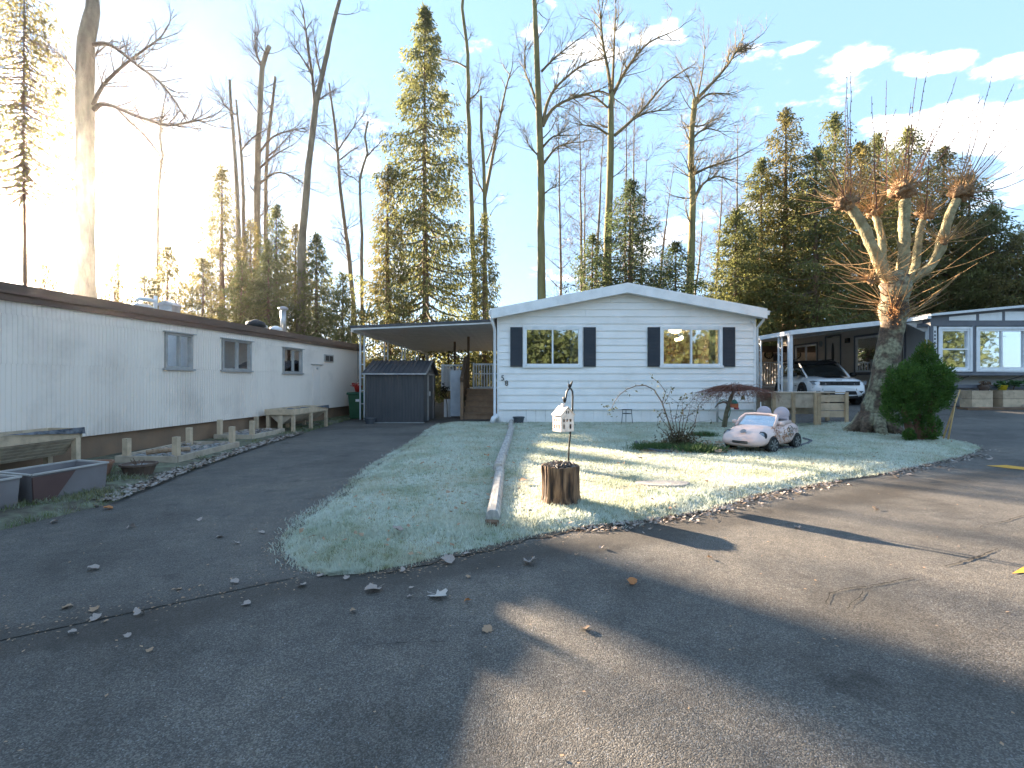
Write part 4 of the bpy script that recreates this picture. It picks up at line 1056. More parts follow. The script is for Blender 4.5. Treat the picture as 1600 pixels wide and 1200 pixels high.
# lower front: dark band, brackets, skirting panels
MB().box(BXL+.0, GX1, GYF+.22, GYF+.29, bz(608), bz(601.5)).build('band', M['charcoal'], gh)
for px in (1506, 1590): MB().beam((bx(px), GYF+.25, bz(598)), (bx(px+14), BY+.14, bz(587.5)), .03, .03).build('bracket', M['charcoal'], gh)
MB().box(bx(1497.5), bx(1501.5), GYF+.27, GYF+.295, bz(601), bz(587)).build('trim_strip', M['white_trim'], gh)
MB().box(bx(1482), bx(1503), GYF+.2, GYF+.28, GZ-.05, bz(609)).build('skirting_panel', M['white_trim'], gh)
# carport roof attached on the jeep side
gc = thing('neighbour_carport', 'white flat carport roof sheltering the parked white vehicle', 'carport', (12, 20, .4))
QX0, QX1, QY0, QY1 = 9.42, GX-.03, 17.35, 26.9
def qz(x): return 2.87 + (3.38-2.87)*(x-QX0)/(QX1-QX0)
q = MB(); rr = []
for i in range(41):
    x = QX0+(QX1-QX0)*i/40; dz = .014*(i % 2); rr.append([(x,QY0+.03,qz(x)+dz),(x,QY0+.03,qz(x)+.07),(x,QY1,qz(x)+.07),(x,QY1,qz(x)+dz)])
q.loft(rr); q.build('roof_panel', M['white_metal'], gc)
q = MB(); q.prism([(QX0,QY0-.02,qz(QX0)-.06),(QX1,QY0-.02,qz(QX1)-.06),(QX1,QY0-.02,qz(QX1)+.09),(QX0,QY0-.02,qz(QX0)+.09)], (0,.05,0)); q.build('fascia', M['white_metal'], gc)
MB().box(QX0-.03, QX0+.02, QY0+.031, QY1, 2.80, 2.95).build('fascia', M['white_metal'], gc)
MB().box(QX0+.01, QX0+.13, QY0+.06, QY0+.18, .1, 2.82).build('post', M['white_metal'], gc)
for y in (17.95, 19.45, 22.4):
    for dy in (0, .22):
        MB().box(QX0+.03, QX0+.075, y+dy, y+dy+.045, .1, 2.84).build('post', M['white_metal'], gc)
    for zz in np.arange(.6, 2.7, .25): MB().beam((QX0+.052,y+.03,zz), (QX0+.052,y+.23,zz+.12), .012, .02).build('lattice', M['white_metal'], gc)
q = MB(); q.prism([at(1417,505,17.28), at(1473,494,16.72), at(1471,501,16.75), at(1462,511,16.85), at(1450,518,17.0), at(1444,518,17.05)], (.0,.06,0)); q.build('gusset', M['white_trim'], gc)
q = MB(); q.tube([at(1449,517,17.0), at(1448.5,530,17.0), at(1448,612,17.0)], .055, 8); q.build('downspout', M['white_metal'], gc, smooth=True)
# raised deck and railing behind the jeep
dk = thing('neighbour_deck', 'white railed deck at the back of the neighbour carport', 'deck', (13, 25.5, .4))
MB().box(10.8, GX-.05, 25.0, GYB-.02, .92, 1.0).build('deck_floor', M['white_trim'], dk); MB().box(10.8, GX-.05, 25.0, 25.04, GZ, .91).build('deck_skirt', M['beige'], dk)
railing(dk, (10.85,25.05), (GX-.35,25.05), 1.0, 2.14, M['white_trim'], 24)
MB().box(GX-1.2, GX-.05, 21.3, 24.98, .92, 1.0).build('deck_floor', M['white_trim'], dk)
MB().beam((GX-1.1,21.9,2.05), (GX-1.1,20.3,1.25), .08, .16).build('stair_rail', M['white_trim'], dk)
MB().box(GX-1.15, GX-1.05, 21.8, 21.9, GZ, 2.15).build('newel_post', M['white_trim'], dk)
# planters, pots and log kerb by the bay
def crate(name, label, x0, x1, y0, y1, z0, z1, nb=2, mm='new_wood', group=None):
    t = thing(name, label, 'planter', ((x0+x1)/2, (y0+y1)/2, z0), 0, group)
    hgt = (z1-z0)/nb
    for k in range(nb):
        a = z0+hgt*k; b = a+hgt-.012
        MB().box(x0, x1, y0, y0+.03, a, b).build('plank', M[mm], t); MB().box(x0, x1, y1-.03, y1, a, b).build('plank', M[mm], t)
        MB().box(x0, x0+.03, y0+.031, y1-.031, a, b).build('plank', M[mm], t); MB().box(x1-.03, x1, y0+.031, y1-.031, a, b).build('plank', M[mm], t)
    MB().box(x0+.031, x1-.031, y0+.031, y1-.031, z0, z1-.06).build('soil', M['soil'], t)
    return t
crate('wooden_planter', 'square wooden planter under the bay with a brown wicker pot', bx(1508), bx(1540), 16.3, 16.75, GZ, bz(609.5), 2, 'pale_wood')
crate('wooden_planter', 'wooden planter under the bay beneath the yellow pot', bx(1556), bx(1596), 16.3, 16.75, GZ, bz(609), 2, 'pale_wood')
crate('wooden_planter', 'wooden planter at the right edge of the bay', bx(1601), bx(1640), 16.3, 16.75, GZ, bz(609), 2, 'pale_wood')
yp = thing('yellow_pot', 'yellow pot of green leaves on a wooden planter under the bay', 'flower pot', (bx(1564), 16.5, bz(609)))
MB().lathe([(.10,0),(.13,.16),(.14,.165),(.12,.14)], 14, (bx(1564), 16.5, bz(609)-.02)).build('pot', pm('yellow', (.75,.55,.03)), yp, smooth=True)
M['green_leaf'] = leafmat('green_leaf', (.05,.12,.04), (.10,.2,.07), scale=9, trans=.3)
litter('foliage', [(bx(1562)+rnd.gauss(0,.09), 16.5+rnd.gauss(0,.06), bz(603)+rnd.gauss(0,.06)) for _ in range(90)], .05, M['green_leaf'], 41, yp, 1.0)
sp = thing('spreading_plant', 'low leafy green plant beside the yellow pot under the bay', 'plant', (bx(1582), 16.5, bz(609)))
litter('foliage', [(bx(1584)+rnd.gauss(0,.22), 16.45+rnd.gauss(0,.06), bz(600)+rnd.gauss(0,.05)) for _ in range(200)], .06, M['green_leaf'], 42, sp, .6)
MB().tube([(bx(1580),16.5,bz(609)-.03),(bx(1583),16.48,bz(601))], .015, 5).build('stem', M['dark_wood'], sp)
wp = thing('wicker_pot', 'brown wicker pot of dead stems on the square planter', 'flower pot', (bx(1536), 16.5, bz(609)))
MB().lathe([(.12,-.03),(.15,.10),(.14,.14),(.10,.12)], 14, (bx(1535), 16.5, bz(609))).build('pot', M['brown_pot'], wp)
litter('dead_stems', [(bx(1535)+rnd.gauss(0,.1), 16.5+rnd.gauss(0,.06), bz(602)+rnd.gauss(0,.04)) for _ in range(70)], .05, M['dark_wood'], 43, wp, 1.0)
for i, (p0, p1, lab) in enumerate(((1474,1540,'weathered log kerb below the left of the bay'),(1538,1615,'weathered log kerb below the right of the bay'))):
    a, b = gp(p0, 631), gp(p1, 636+4*i)
    tag(MB().tube([a+Vector((0,0,.06)), b+Vector((0,0,.06))], .085, 9).build('log_kerb', M['grey_wood'], smooth=True), lab, 'log')
tag(MB().box(13.9, 19, 15.6, 16.0, GZ-.06, GZ+.03).build('edge_timber', M['dark_wood']), 'dark timber edging in front of the grey house planters', 'timber')

# ================================================================== VEHICLES
M['car_white'] = pm('car_white', (.80,.81,.82), rough=.22, spec=.5, coat=.8)
M['car_black'] = pm('car_black', (.012,.012,.013), rough=.35)
M['car_trim'] = pm('car_trim', (.03,.03,.031), rough=.6)
M['car_glass'] = pm('car_glass', (.012,.016,.016), rough=.06, spec=.8, coat=.6)
M['tyre'] = pm('tyre', (.018,.018,.018), rough=.85)
M['rim'] = pm('rim', (.30,.30,.31), rough=.3, metal=.9)
M['headlamp'] = pm('headlamp', (.22,.24,.26), rough=.1, spec=.8, coat=.5)
M['plate'] = pm('plate', (.78,.78,.80), rough=.5)
def ring(x, w, z0, z1, e=4.0, n=24, tumble=0.0):
    """closed cross-section at station x: superellipse, narrower above when tumble > 0"""
    out = []; zc = (z0+z1)/2; h = (z1-z0)/2
    for k in range(n):
        a = 2*math.pi*(k+.5)/n; ca, sa = math.cos(a), math.sin(a)
        y = w*math.copysign(abs(ca)**(2/e), ca); z = zc+h*math.copysign(abs(sa)**(2/e), sa)
        y *= 1 - tumble*max(0, (z-zc)/h)
        out.append((x, y, z))
    return out
def wheel(parent, x, y, r, w, spokes, side, steer=0, rimr=.66):
    Mx = Matrix.Translation((x, y, r)) @ Matrix.Rotation(steer, 4, 'Z') @ Matrix.Rotation(R(90), 4, 'X')
    t = MB().lathe([(r*.62,-w/2),(r*.93,-w/2),(r,-w*.36),(r,w*.36),(r*.93,w/2),(r*.62,w/2)], 28, (0,0,0), Mx).build('wheel', M['tyre'], parent, smooth=False)
    f = -side
    q = MB().lathe([(r*rimr,f*w*.40),(r*rimr,f*w*.54),(r*rimr*.92,f*w*.54),(r*rimr*.88,f*w*.508),(.01,f*w*.506)], 24, (0,0,0), Mx); q.build('rim', M['car_trim'], t)
    for k in range(spokes):
        a = 2*math.pi*k/spokes
        s = MB(); c, sn = math.cos(a), math.sin(a)
        P = []
        for rr, hw in ((r*.10, r*.06), (r*rimr*.95, r*.10)):
            for sg in (-1, 1): P.append(Mx @ Vector((rr*c-sg*hw*sn, rr*sn+sg*hw*c, f*w*.512)))
        nn = (Mx.to_3x3() @ Vector((0,0,f))).normalized()*(w*.04)
        s.prism([P[0],P[1],P[3],P[2]], nn); s.build('spoke', M['rim'], t)
    MB().lathe([(r*.14,f*w*.50),(r*.14,f*w*.57),(.005,f*w*.58)], 12, (0,0,0), Mx).build('hub', M['rim'], t)
    return t
fr = Vector((-.19,-.98,0)).normalized()
suv = thing('parked_suv', 'white compact sport utility vehicle with black roof parked under neighbour carport', 'car', (11.68, 19.75, g(11.7,19.7)), math.atan2(fr.y, fr.x), local=True)
st = [(-2.20,.70,.50,1.02,3),(-2.12,.82,.34,1.12,4.5),(-1.7,.89,.24,1.10,5),(-1.0,.91,.20,1.07,5),(0,.91,.19,1.05,5),(.8,.91,.20,1.04,5),(1.15,.91,.22,1.03,5),(1.55,.90,.24,.99,5),(1.95,.87,.25,.94,4.5),(2.12,.82,.28,.90,4.2),(2.19,.76,.34,.84,4)]
MB().loft([ring(x, w, a, b, e, 28, .07) for x, w, a, b, e in st]).build('body', M['car_white'], suv, smooth=True)
gl = [(-2.05,.66,.95,1.10,4),(-1.95,.72,.95,1.36,5),(-1.55,.76,.95,1.56,5),(-.6,.77,.95,1.60,5),(.1,.755,.95,1.58,5),(.42,.73,.95,1.48,5),(.80,.70,.95,1.27,5),(1.18,.66,.95,1.03,4)]
MB().loft([ring(x, w, a, b, e, 28, .10) for x, w, a, b, e in gl]).build('windows', M['car_glass'], suv, smooth=True)
rf = [(-2.04,.60,1.40,1.46,4),(-1.6,.655,1.50,1.61,5),(-.6,.675,1.54,1.645,5),(.1,.665,1.53,1.63,5),(.40,.635,1.49,1.545,4)]
MB().loft([ring(x, w, a, b, e, 20) for x, w, a, b, e in rf]).build('roof', M['car_black'], suv, smooth=True)
for s in (-1, 1):
    MB().tube([(.32,s*.655,1.50),(.80,s*.690,1.24),(1.20,s*.70,1.0)], .035, 6).build('pillar', M['car_white'], suv, smooth=True)
    MB().tube([(-.28,s*.745,1.05),(-.30,s*.70,1.55)], .035, 6).build('pillar', M['car_black'], suv)
    MB().tube([(-1.45,s*.77,1.06),(-1.62,s*.69,1.52)], .07, 6).build('pillar', M['car_white'], suv)
    MB().beam((-1.8,s*.63,1.66), (.0,s*.63,1.665), .035, .035).build('roof_rail', M['car_trim'], suv)
    q = MB(); q.lathe([(.02,-.1),(.10,-.08),(.115,0),(.10,.08),(.02,.1)], 12, (.78,s*1.0,1.08), Matrix.Scale(.75,4,(0,0,1))); q.build('mirror', M['car_black'], suv, smooth=True)
    for x in (-1.32, 1.33):
        q = MB(); rr = []
        for a in np.linspace(R(-12), R(192), 20):
            c_, s_ = math.cos(a), math.sin(a)
            rr.append([(x+c_*.40, s*.875, .35+s_*.40), (x+c_*.40, s*.925, .35+s_*.40), (x+c_*.46, s*.922, .35+s_*.46), (x+c_*.46, s*.875, .35+s_*.46)])
        q.loft(rr); q.build('wheel_arch', M['car_trim'], suv)
        q = MB(); q.prism([(x+.40*math.cos(a), s*.70, max(.20,.35+.40*math.sin(a))) for a in np.linspace(R(-25), R(205), 18)], (0,s*.218,0)); q.build('wheel_well', M['car_black'], suv)
        wheel(suv, x, s*.845, .35, .21, 5, s)
    MB().box(-.9, .92, s*.905-.01, s*.905+.01, .24, .36).build('sill', M['car_trim'], suv)
    MB().box(-.42, -.18, s*.90-.01+s*.018, s*.90+.01+s*.018, .86, .885).build('door_handle', M['car_white'], suv)
    MB().box(.62, .80, s*.915, s*.921, .66, .685).build('badge', M['car_trim'], suv)
    q = MB(); q.prism([(2.17,s*.42,.81),(2.215,s*.42,.71),(2.12,s*.83,.72),(2.0,s*.89,.84),(2.10,s*.80,.855)], (.03,s*.012,0)); hl = q.build('headlight', M['headlamp'], suv)
    q = MB().prism([(2.17,s*.45,.79),(2.21,s*.45,.73),(2.17,s*.6,.73),(2.13,s*.6,.80)], (.045,s*.01,0)); q.build('reflector', M['car_black'], hl)
    fg = MB().prism([(2.165,s*.52,.52),(2.16,s*.52,.62),(2.07,s*.82,.62),(2.10,s*.78,.50)], (.03,0,0)).build('fog_recess', M['car_trim'], suv)
    MB().lathe([(.05,0),(.045,.02),(.005,.025)], 10, (2.16,s*.62,.565), Matrix.Rotation(R(90),4,'Y')).build('fog_lamp', emit('fog', (1,.75,.4), 1.0), fg)
MB().box(2.16, 2.215, -.62, .62, .70, .83).build('grille', M['car_black'], suv)
for k in range(7):
    y = -.51+.17*k; MB().box(2.216, 2.225, y-.055, y+.055, .72, .815).build('grille_slot', M['car_trim'], suv)
MB().prism([(2.10,-.62,.28),(2.20,-.50,.50),(2.20,.50,.50),(2.10,.62,.28)], (.035,0,-.03)).build('bumper_intake', M['car_trim'], suv)
MB().prism([(2.16,-.75,.50),(2.185,-.60,.50),(2.12,-.78,.30)], (.03,0,0)).build('bumper_trim', M['car_trim'], suv)
MB().prism([(2.16,.75,.50),(2.185,.60,.50),(2.12,.78,.30)], (.03,0,0)).build('bumper_trim', M['car_trim'], suv)
MB().box(2.232, 2.245, -.16, .16, .40, .53).build('licence_plate', M['plate'], suv)
q = MB()
q.grid(6, 8, lambda u, v: (1.22+.72*u, (-.42+.84*v)*(1-.12*u), (1.033-.085*u-.03*(2*v-1)**4+.018) - .012*u*u)); q.build('bonnet_decal', M['car_black'], suv, smooth=True)
MB().box(2.14, 2.16, -.09, .09, .855, .89).build('badge', M['rim'], suv)

# ================================================================== LEFT BEDS
# raised trough planters on legs: boards slope to a narrow bottom
def trough(label, A, B, depth, ztop, zbot=.22, group='raised trough planters'):
    """front top edge runs A->B (ground points), trough reaches back by depth"""
    A = Vector(A); B = Vector(B); d = (B-A); L = d.length; d.normalize(); bk = Vector((-d.y, d.x, 0))
    if bk.x > 0: bk = -bk
    t = thing('trough_planter', label, 'planter', (A+B)/2, 0, group)
    P = lambda s, o, z: A + d*s + bk*o + Vector((0,0,z))
    def plank(s0, s1, o0, o1, z0, z1, th, nm='plank', mm='grey_wood', ins=0):
        q = MB(); n = Vector((0,0,1)).cross(d)
        nrm = ((P(0,o1,z1)-P(0,o0,z0)).cross(d)).normalized()*th
        q.prism([P(s0,o0,z0),P(s1,o0,z0),P(s1-ins,o1,z1),P(s0+ins,o1,z1)], nrm); return q.build(nm, M[mm], t)
    plank(0, L, 0, 0, ztop-.13, ztop, .035, 'top_board', 'pale_wood'); plank(0, L, depth, depth, ztop-.13, ztop, .035, 'top_board', 'pale_wood')
    for s in (0, L):
        MB().beam(P(s,0,ztop-.065), P(s,depth,ztop-.065), .035, .13).build('top_board', M['pale_wood'], t)
    n = 5; zt = ztop-.135
    for k in range(n):
        f0, f1 = k/n, (k+1)/n
        for side in (0, 1):
            o = lambda f: (depth*.42*f+.03) if side == 0 else depth-.03-depth*.42*f
            zz = lambda f: zt-(zt-zbot)*f
            plank(.05+.28*f0*.0, L-.05, o(f0), o(f1)-.0, zz(f0), zz(f1)+.006, .02, 'plank', 'grey_wood')
    for s in (.06, L-.06):
        q = MB(); q.prism([P(s,.04,zt),P(s,depth-.04,zt),P(s,depth*.57,zbot),P(s,depth*.43,zbot)], d*.02); q.build('end_board', M['grey_wood'], t)
    for s in (.05, L*.5, L-.05):
        for o in (.03, depth-.03):
            MB().beam(P(s,o,-.02), P(s,o,ztop-.131), .07, .07, d).build('leg', M['pale_wood'], t)
    q = MB(); q.grid(14, 6, lambda u, v: P(.03+(L-.06)*u, .04+(depth-.08)*v, ztop-.05+.05*mnoise.noise(Vector((u*9,v*5,L))))); q.build('liner', M['tarp'], t, smooth=True)
    q = MB(); q.grid(10, 2, lambda u, v: P(L*.6+L*.42*u*.98, -.02-.012*v, ztop+.012-.09*v*(u))); q.build('liner_flap', M['tarp'], t, smooth=True)
    return t
A = Vector((-6.05, 4.4, .03)); B = Vector((-5.93, 7.05, .03))
trough('raised trough planter of weathered boards behind the grey plastic planters', A, B, .46, .57)
trough('raised trough planter with dark tarp nearest the green bin', Vector((-5.10, 12.0, .02)), Vector((-5.02, 14.0, .02)), .66, .56)
bpy.data.objects['trough_planter.001'].location.x += -.02
# two grey plastic box planters
def plastic_box(label, P4, h, open_corner=False):
    """P4: four ground corners; sloping plastic sides with a rim"""
    c = sum((Vector(p) for p in P4), Vector())/4
    t = thing('plastic_planter', label, 'planter', c, 0, 'grey plastic box planters')
    for i in range(4):
        a, b = Vector(P4[i]), Vector(P4[(i+1) % 4]); i_ = lambda p, k: p + (c-p)*k
        q = MB(); q.loft([[i_(a,.05), a+Vector((0,0,h)), i_(a,.06)+Vector((0,0,h)), i_(a,.11)], [i_(b,.05), b+Vector((0,0,h)), i_(b,.06)+Vector((0,0,h)), i_(b,.11)]]); q.build('side', M['plastic_grey'], t)
        q = MB(); n = ((b-a).cross(Vector((0,0,1)))).normalized()
        q.beam(a+Vector((0,0,h+.008)), b+Vector((0,0,h+.008)), .035, .015); q.build('rim', M['alu'], t)
    q = MB(); q.poly([p + (c-p)*.08 + Vector((0,0,h-.09)) for p in map(Vector, P4)]); q.build('soil', M['frosty_soil'], t)
    a, b = Vector(P4[0]), Vector(P4[1])
    return t
plastic_box('grey plastic box planter with a brown split corner, right of the pair', [(-4.64,4.94,.02),(-4.52,5.72,.02),(-5.0,5.88,.02),(-5.13,5.10,.02)], .31)
plastic_box('grey plastic box planter cut by the left photo edge', [(-4.80,4.05,.02),(-4.67,4.86,.02),(-5.15,5.0,.02),(-5.28,4.2,.02)], .31)
q = MB(); q.prism([Vector((-4.628,4.95,.02)), Vector((-4.600,5.10,.02)), Vector((-4.578,5.36,.315)), Vector((-4.638,4.94,.315))], (.014,-.003,0)); q.build('split_corner', M['plastic_brown'], bpy.data.objects['plastic_planter'])
def pot(name, label, c, r0, r1, h, mm, plant=None, group=None):
    t = thing(name, label, 'flower pot', c, 0, group)
    MB().lathe([(r0,0),(r1,h*.86),(r1*1.10,h*.87),(r1*1.10,h),(r1*.97,h),(r1*.92,h*.9)], 20, c).build('pot', M[mm], t, smooth=False)
    MB().lathe([(r1*.95,h*.86),(r1*.5,h*.90),(.01,h*.92)], 16, c).build('soil', M['frosty_soil'], t)
    return t
c = gp(217, 748); pt = pot('flower_pot', 'dark brown round pot with dead twigs beside the timber bed', c, .13, .19, .20, 'brown_pot')
for k in range(9):
    a = rnd.uniform(0, 6.28); MB().tube([c+Vector((.03*math.cos(a),.03*math.sin(a),.17)), c+Vector((.09*math.cos(a),.09*math.sin(a),.22+rnd.uniform(0,.05)))], .005, 4).build('twig', M['dark_wood'], pt)
c = Vector((-5.15, 6.35, .03)); pot('flower_pot', 'terracotta pot behind the corner of the grey planter', c, .12, .16, .22, 'terracotta')
# low timber beds with corner stakes
def bed(label, corners, h, stakes, stake_h):
    P = [Vector(p) for p in corners]; c = sum(P, Vector())/4
    t = thing('timber_bed', label, 'garden bed', c, 0, 'low timber beds')
    for i in range(4):
        a, b = P[i], P[(i+1) % 4]
        MB().beam(a+Vector((0,0,h/2)), b+Vector((0,0,h/2)), .045, h).build('plank', M['grey_wood'], t)
    q = MB(); q.grid(10, 10, lambda u, v: (P[0].lerp(P[1],u)).lerp(P[3].lerp(P[2],u), v) + Vector((0,0,h-.05+.05*mnoise.noise(Vector((u*5,v*5,c.y)))))); q.build('soil', M['frosty_soil'], t, smooth=True)
    for s in stakes:
        s = Vector(s); MB().beam(s, s+Vector((0,0,stake_h+rnd.uniform(-.03,.03))), .085, .075, (1,0,0)).build('stake', M['pale_wood'], t)
    litter('debris', [tuple(P[0].lerp(P[1],rnd.random()).lerp(P[3].lerp(P[2],rnd.random()), rnd.random()) + Vector((0,0,h-.02))) for _ in range(90)], .05, M['leaf_frost'], int(c.y*100), t, .6)
    return t
bed('low timber bed with tall stakes beside the brown pot', [(-4.88,7.46,.02),(-4.95,9.26,.02),(-5.92,9.3,.02),(-5.78,7.48,.02)], .13, [(-5.68,7.55,.0),(-4.95,7.55,.0),(-5.02,9.18,.0),(-5.8,9.2,.0)], .43)
bed('low timber bed with stakes in front of the tarp covered trough', [(-5.28,10.45,.02),(-5.28,11.85,.02),(-6.0,11.9,.02),(-6.1,10.5,.02)], .13, [(-6.02,10.55,.0),(-5.34,10.52,.0),(-5.34,11.8,.0),(-5.9,11.82,.0)], .43)
q = MB(); q.tube([(-5.5,7.7,.17),(-5.3,7.8,.19),(-5.1,8.1,.17)], .035, 7); tag(q.build('broken_branch', M['leaf_brown']), 'broken branch lying on the timber bed beside the brown pot', 'branch')
# bin, red pot, small grey pot by the shed
c = gp(559, 655); 
bn = thing('wheelie_bin', 'dark green wheeled bin at the end of the long trailer', 'bin', c)
MB().loft([[(c.x-w,c.y-w,c.z+z),(c.x+w,c.y-w,c.z+z),(c.x+w,c.y+w,c.z+z),(c.x-w,c.y+w,c.z+z)] for w, z in ((.20,.03),(.245,.80))]).build('body', M['green_bin'], bn, bevel=.02)
MB().loft([[(c.x-w,c.y-w,c.z+z),(c.x+w,c.y-w,c.z+z),(c.x+w,c.y+w,c.z+z),(c.x-w,c.y+w,c.z+z)] for w, z in ((.275,.801),(.285,.83),(.27,.88))]).build('lid', M['green_bin'], bn, bevel=.01)
MB().box(c.x+.0, c.x+.12, c.y-.243, c.y-.236, c.z+.58, c.z+.66).build('sticker', M['plate'], bn)
for s in (-1, 1): MB().lathe([(.09,-.025),(.09,.025)], 14, (c.x+s*.2,c.y+.2,c.z+.09), Matrix.Rotation(R(90),4,'Y')).build('wheel', M['tyre'], bn)
d = c+Vector((.02,-.02,.89))
rp = thing('red_flower_pot', 'red pot of red flowers standing on the green bin', 'flower pot', d)
MB().lathe([(.09,0),(.13,.17),(.14,.2),(.12,.2)], 16, d).build('pot', pm('red_plastic', (.55,.03,.02), rough=.5), rp, smooth=True)
litter('flowers', [tuple(d+Vector((-.1+rnd.gauss(0,.07),rnd.gauss(0,.07),.19+rnd.gauss(0,.035)))) for _ in range(110)], .03, M['red_flower'], 51, rp, 1.0)
q = MB(); e = at(559,592,16.6); q.tube([e+Vector((0,0,1.35)), e+Vector((0,0,.1)), e, e+Vector((.03,0,-.05)), e+Vector((.0,0,-.09)), e+Vector((-.04,0,-.06))], .007, 5); tag(q.build('hanging_hook', M['blackmetal']), 'thin black hook hanging on a wire above the green bin', 'hook')
c = gp(578, 662); pot('flower_pot', 'small grey pot at the left foot of the dark shed', c, .12, .16, .17, 'grey_pot')
c = gp(810.5, 664); pot('flower_pot', 'slate grey pot against the white skirting near the timber edging', c, .11, .155, .235, 'grey_pot')

# ================================================================== LAWN OBJECTS
def lawn_pt(px, py):
    z = .07
    for _ in range(12):
        Y = (H-z)*FP/(py-HY); X = (px-800)/FP*Y; z = lawn_h(X, Y)
    return Vector((X, Y, z))
# landscape timbers: half-round posts end to end
def timber(px0, px1, w, label):
    a = lawn_pt(*px0); b = lawn_pt(*px1)
    d = (b-a).normalized(); s = Vector((-d.y, d.x, 0)); rr = []
    prof = [(-.5,.0),(-.5,.45),(-.36,.86),(-.2,.97),(.2,.97),(.36,.86),(.5,.45),(.5,0)]
    n = 16
    for i in range(n+1):
        p = a.lerp(b, i/n); k = 1+.03*mnoise.noise(p*3)
        rr.append([p + s*(u*w*k) + Vector((0,0,v*w*.85*k-.02)) for u, v in prof])
    return tag(MB().loft(rr).build('landscape_timber', M['log'], bevel=.004), label, 'timber', 'timber lawn edging')
M['log'] = pm('log', (.30,.285,.265), (.50,.46,.41), scale=10, stretch=(4,.7,1), rough=.85, bump=.5, bscale=30, dirt=(.09,.085,.08), dirt_scale=9, dirt_amt=.75)
timber((770,812), (781,738), .125, 'nearest weathered landscape timber dividing the lawn')
timber((778,735), (799,672), .14, 'middle weathered landscape timber dividing the lawn')
timber((797,671), (799,660), .13, 'short farthest landscape timber near the white skirting')
q = MB(); p = lawn_pt(769, 817); q.tube([p+Vector((-.05,-.03,.01)), p+Vector((.05,-.06,.015))], .03, 7); tag(q.build('bark_piece', M['dark_wood']), 'dark lump of bark at the foot of the nearest timber', 'bark')
# stump planter
c = lawn_pt(875.5, 783); c.z -= .03
stump = thing('tree_stump', 'round ridged tree stump with a hollow planted top on the lawn', 'stump', c)
m, nt, n_, l_, p_ = newmat('bark_stump'); M['bark_stump'] = m
tc = n_.new('ShaderNodeTexCoord'); mp = n_.new('ShaderNodeMapping'); mp.inputs['Scale'].default_value = (1,1,.12); l_.new(tc.outputs['Object'], mp.inputs[0])
t_ = n_.new('ShaderNodeTexNoise'); t_.inputs['Scale'].default_value = 26; t_.inputs['Detail'].default_value = 6; l_.new(mp.outputs[0], t_.inputs['Vector'])
r_ = n_.new('ShaderNodeValToRGB'); e_ = r_.color_ramp.elements; e_[0].position = .38; e_[0].color = (.02,.012,.008,1); e_[1].position = .66; e_[1].color = (.30,.18,.10,1); q_ = e_.new(.5); q_.color = (.10,.055,.03,1)
l_.new(t_.outputs['Fac'], r_.inputs[0]); l_.new(r_.outputs[0], p_.inputs['Base Color']); p_.inputs['Roughness'].default_value = .85
b_ = n_.new('ShaderNodeBump'); b_.inputs['Strength'].default_value = .9; b_.inputs['Distance'].default_value = .02; l_.new(t_.outputs['Fac'], b_.inputs['Height']); l_.new(b_.outputs[0], p_.inputs['Normal'])
mb = MB(); rr = []; n = 96
for z in (0,.04,.1,.2,.3,.36,.385):
    R0 = .185 - .008*(z/.4) + (.012 if z < .05 else 0); row = []
    for k in range(n):
        a = 2*math.pi*k/n
        f = mnoise.noise(Vector((math.cos(a)*4.2, math.sin(a)*4.2, z*.8)))*.5 + mnoise.noise(Vector((math.cos(a)*11, math.sin(a)*11, z*1.2)))*.5
        rad = R0*(1+.13*f) + (.006 if abs(z-.36) < .03 else 0); zz = z + (.02*mnoise.noise(Vector((a*3,0,1))) if z > .3 else 0)
        row.append(c+Vector((rad*math.cos(a), rad*math.sin(a), zz)))
    rr.append(row)
rr.append([c+(p-c)*.86+Vector((0,0,.05)) for p in rr[-1]])
rr[-1] = [Vector((c.x+(p.x-c.x)*.88, c.y+(p.y-c.y)*.88, p.z)) for p in rr[-2]]
rr.append([Vector((c.x+(p.x-c.x)*.9, c.y+(p.y-c.y)*.9, c.z+.33)) for p in rr[-1]])
mb.loft(rr, True, True); mb.build('bark', M['bark_stump'], stump, smooth=False)
pts = [];
while len(pts) < 1500:
    x, y = rnd.uniform(-.17,.17), rnd.uniform(-.17,.17)
    if x*x+y*y < .165**2: pts.append((c.x+x, c.y+y, c.z+.345+.035*(1-(x*x+y*y)/.028)+rnd.uniform(-.01,.02)))
M['stump_plant'] = leafmat('stump_plant', (.07,.05,.045), (.26,.24,.22), scale=60, trans=.15, c3=(.16,.06,.05))
litter('dead_plants', pts, .016, M['stump_plant'], 61, stump, 1.2)
# shepherd's hook with bird finial
hk = lawn_pt(887, 745)
hook = thing('shepherd_hook', 'black shepherd hook with a bird finial behind the stump', 'garden hook', hk)
YH = hk.y
path = [hk-Vector((0,0,.05)), at(889,700,YH), at(894.5,640,YH), at(895,620,YH), at(894.5,612,YH), at(892.5,608,YH), at(890.5,607,YH), at(887.5,609,YH), at(885.5,613,YH), at(884.5,620,YH), at(883.5,626,YH), at(882.5,629,YH), at(881.3,628,YH), at(881,624,YH), at(880.7,620,YH)]
MB().tube(path, .011, 8).build('rod', M['blackmetal'], hook, smooth=True)
q = MB(); b0 = at(890.5, 606.5, YH)
prof = [(0,-.005),(-.02,.01),(-.025,.035),(-.022,.06),(-.018,.085),(-.022,.105),(-.016,.068),(-.002,.055),(.006,.06),(.02,.095),(.032,.108),(.036,.09),(.028,.06),(.02,.03),(.01,.008)]
q.prism([(b0.x+x*1.0, b0.y-.008, b0.z+z*.85) for x, z in prof], (0,.016,0)); q.build('bird_finial', M['blackmetal'], hook, bevel=.004)
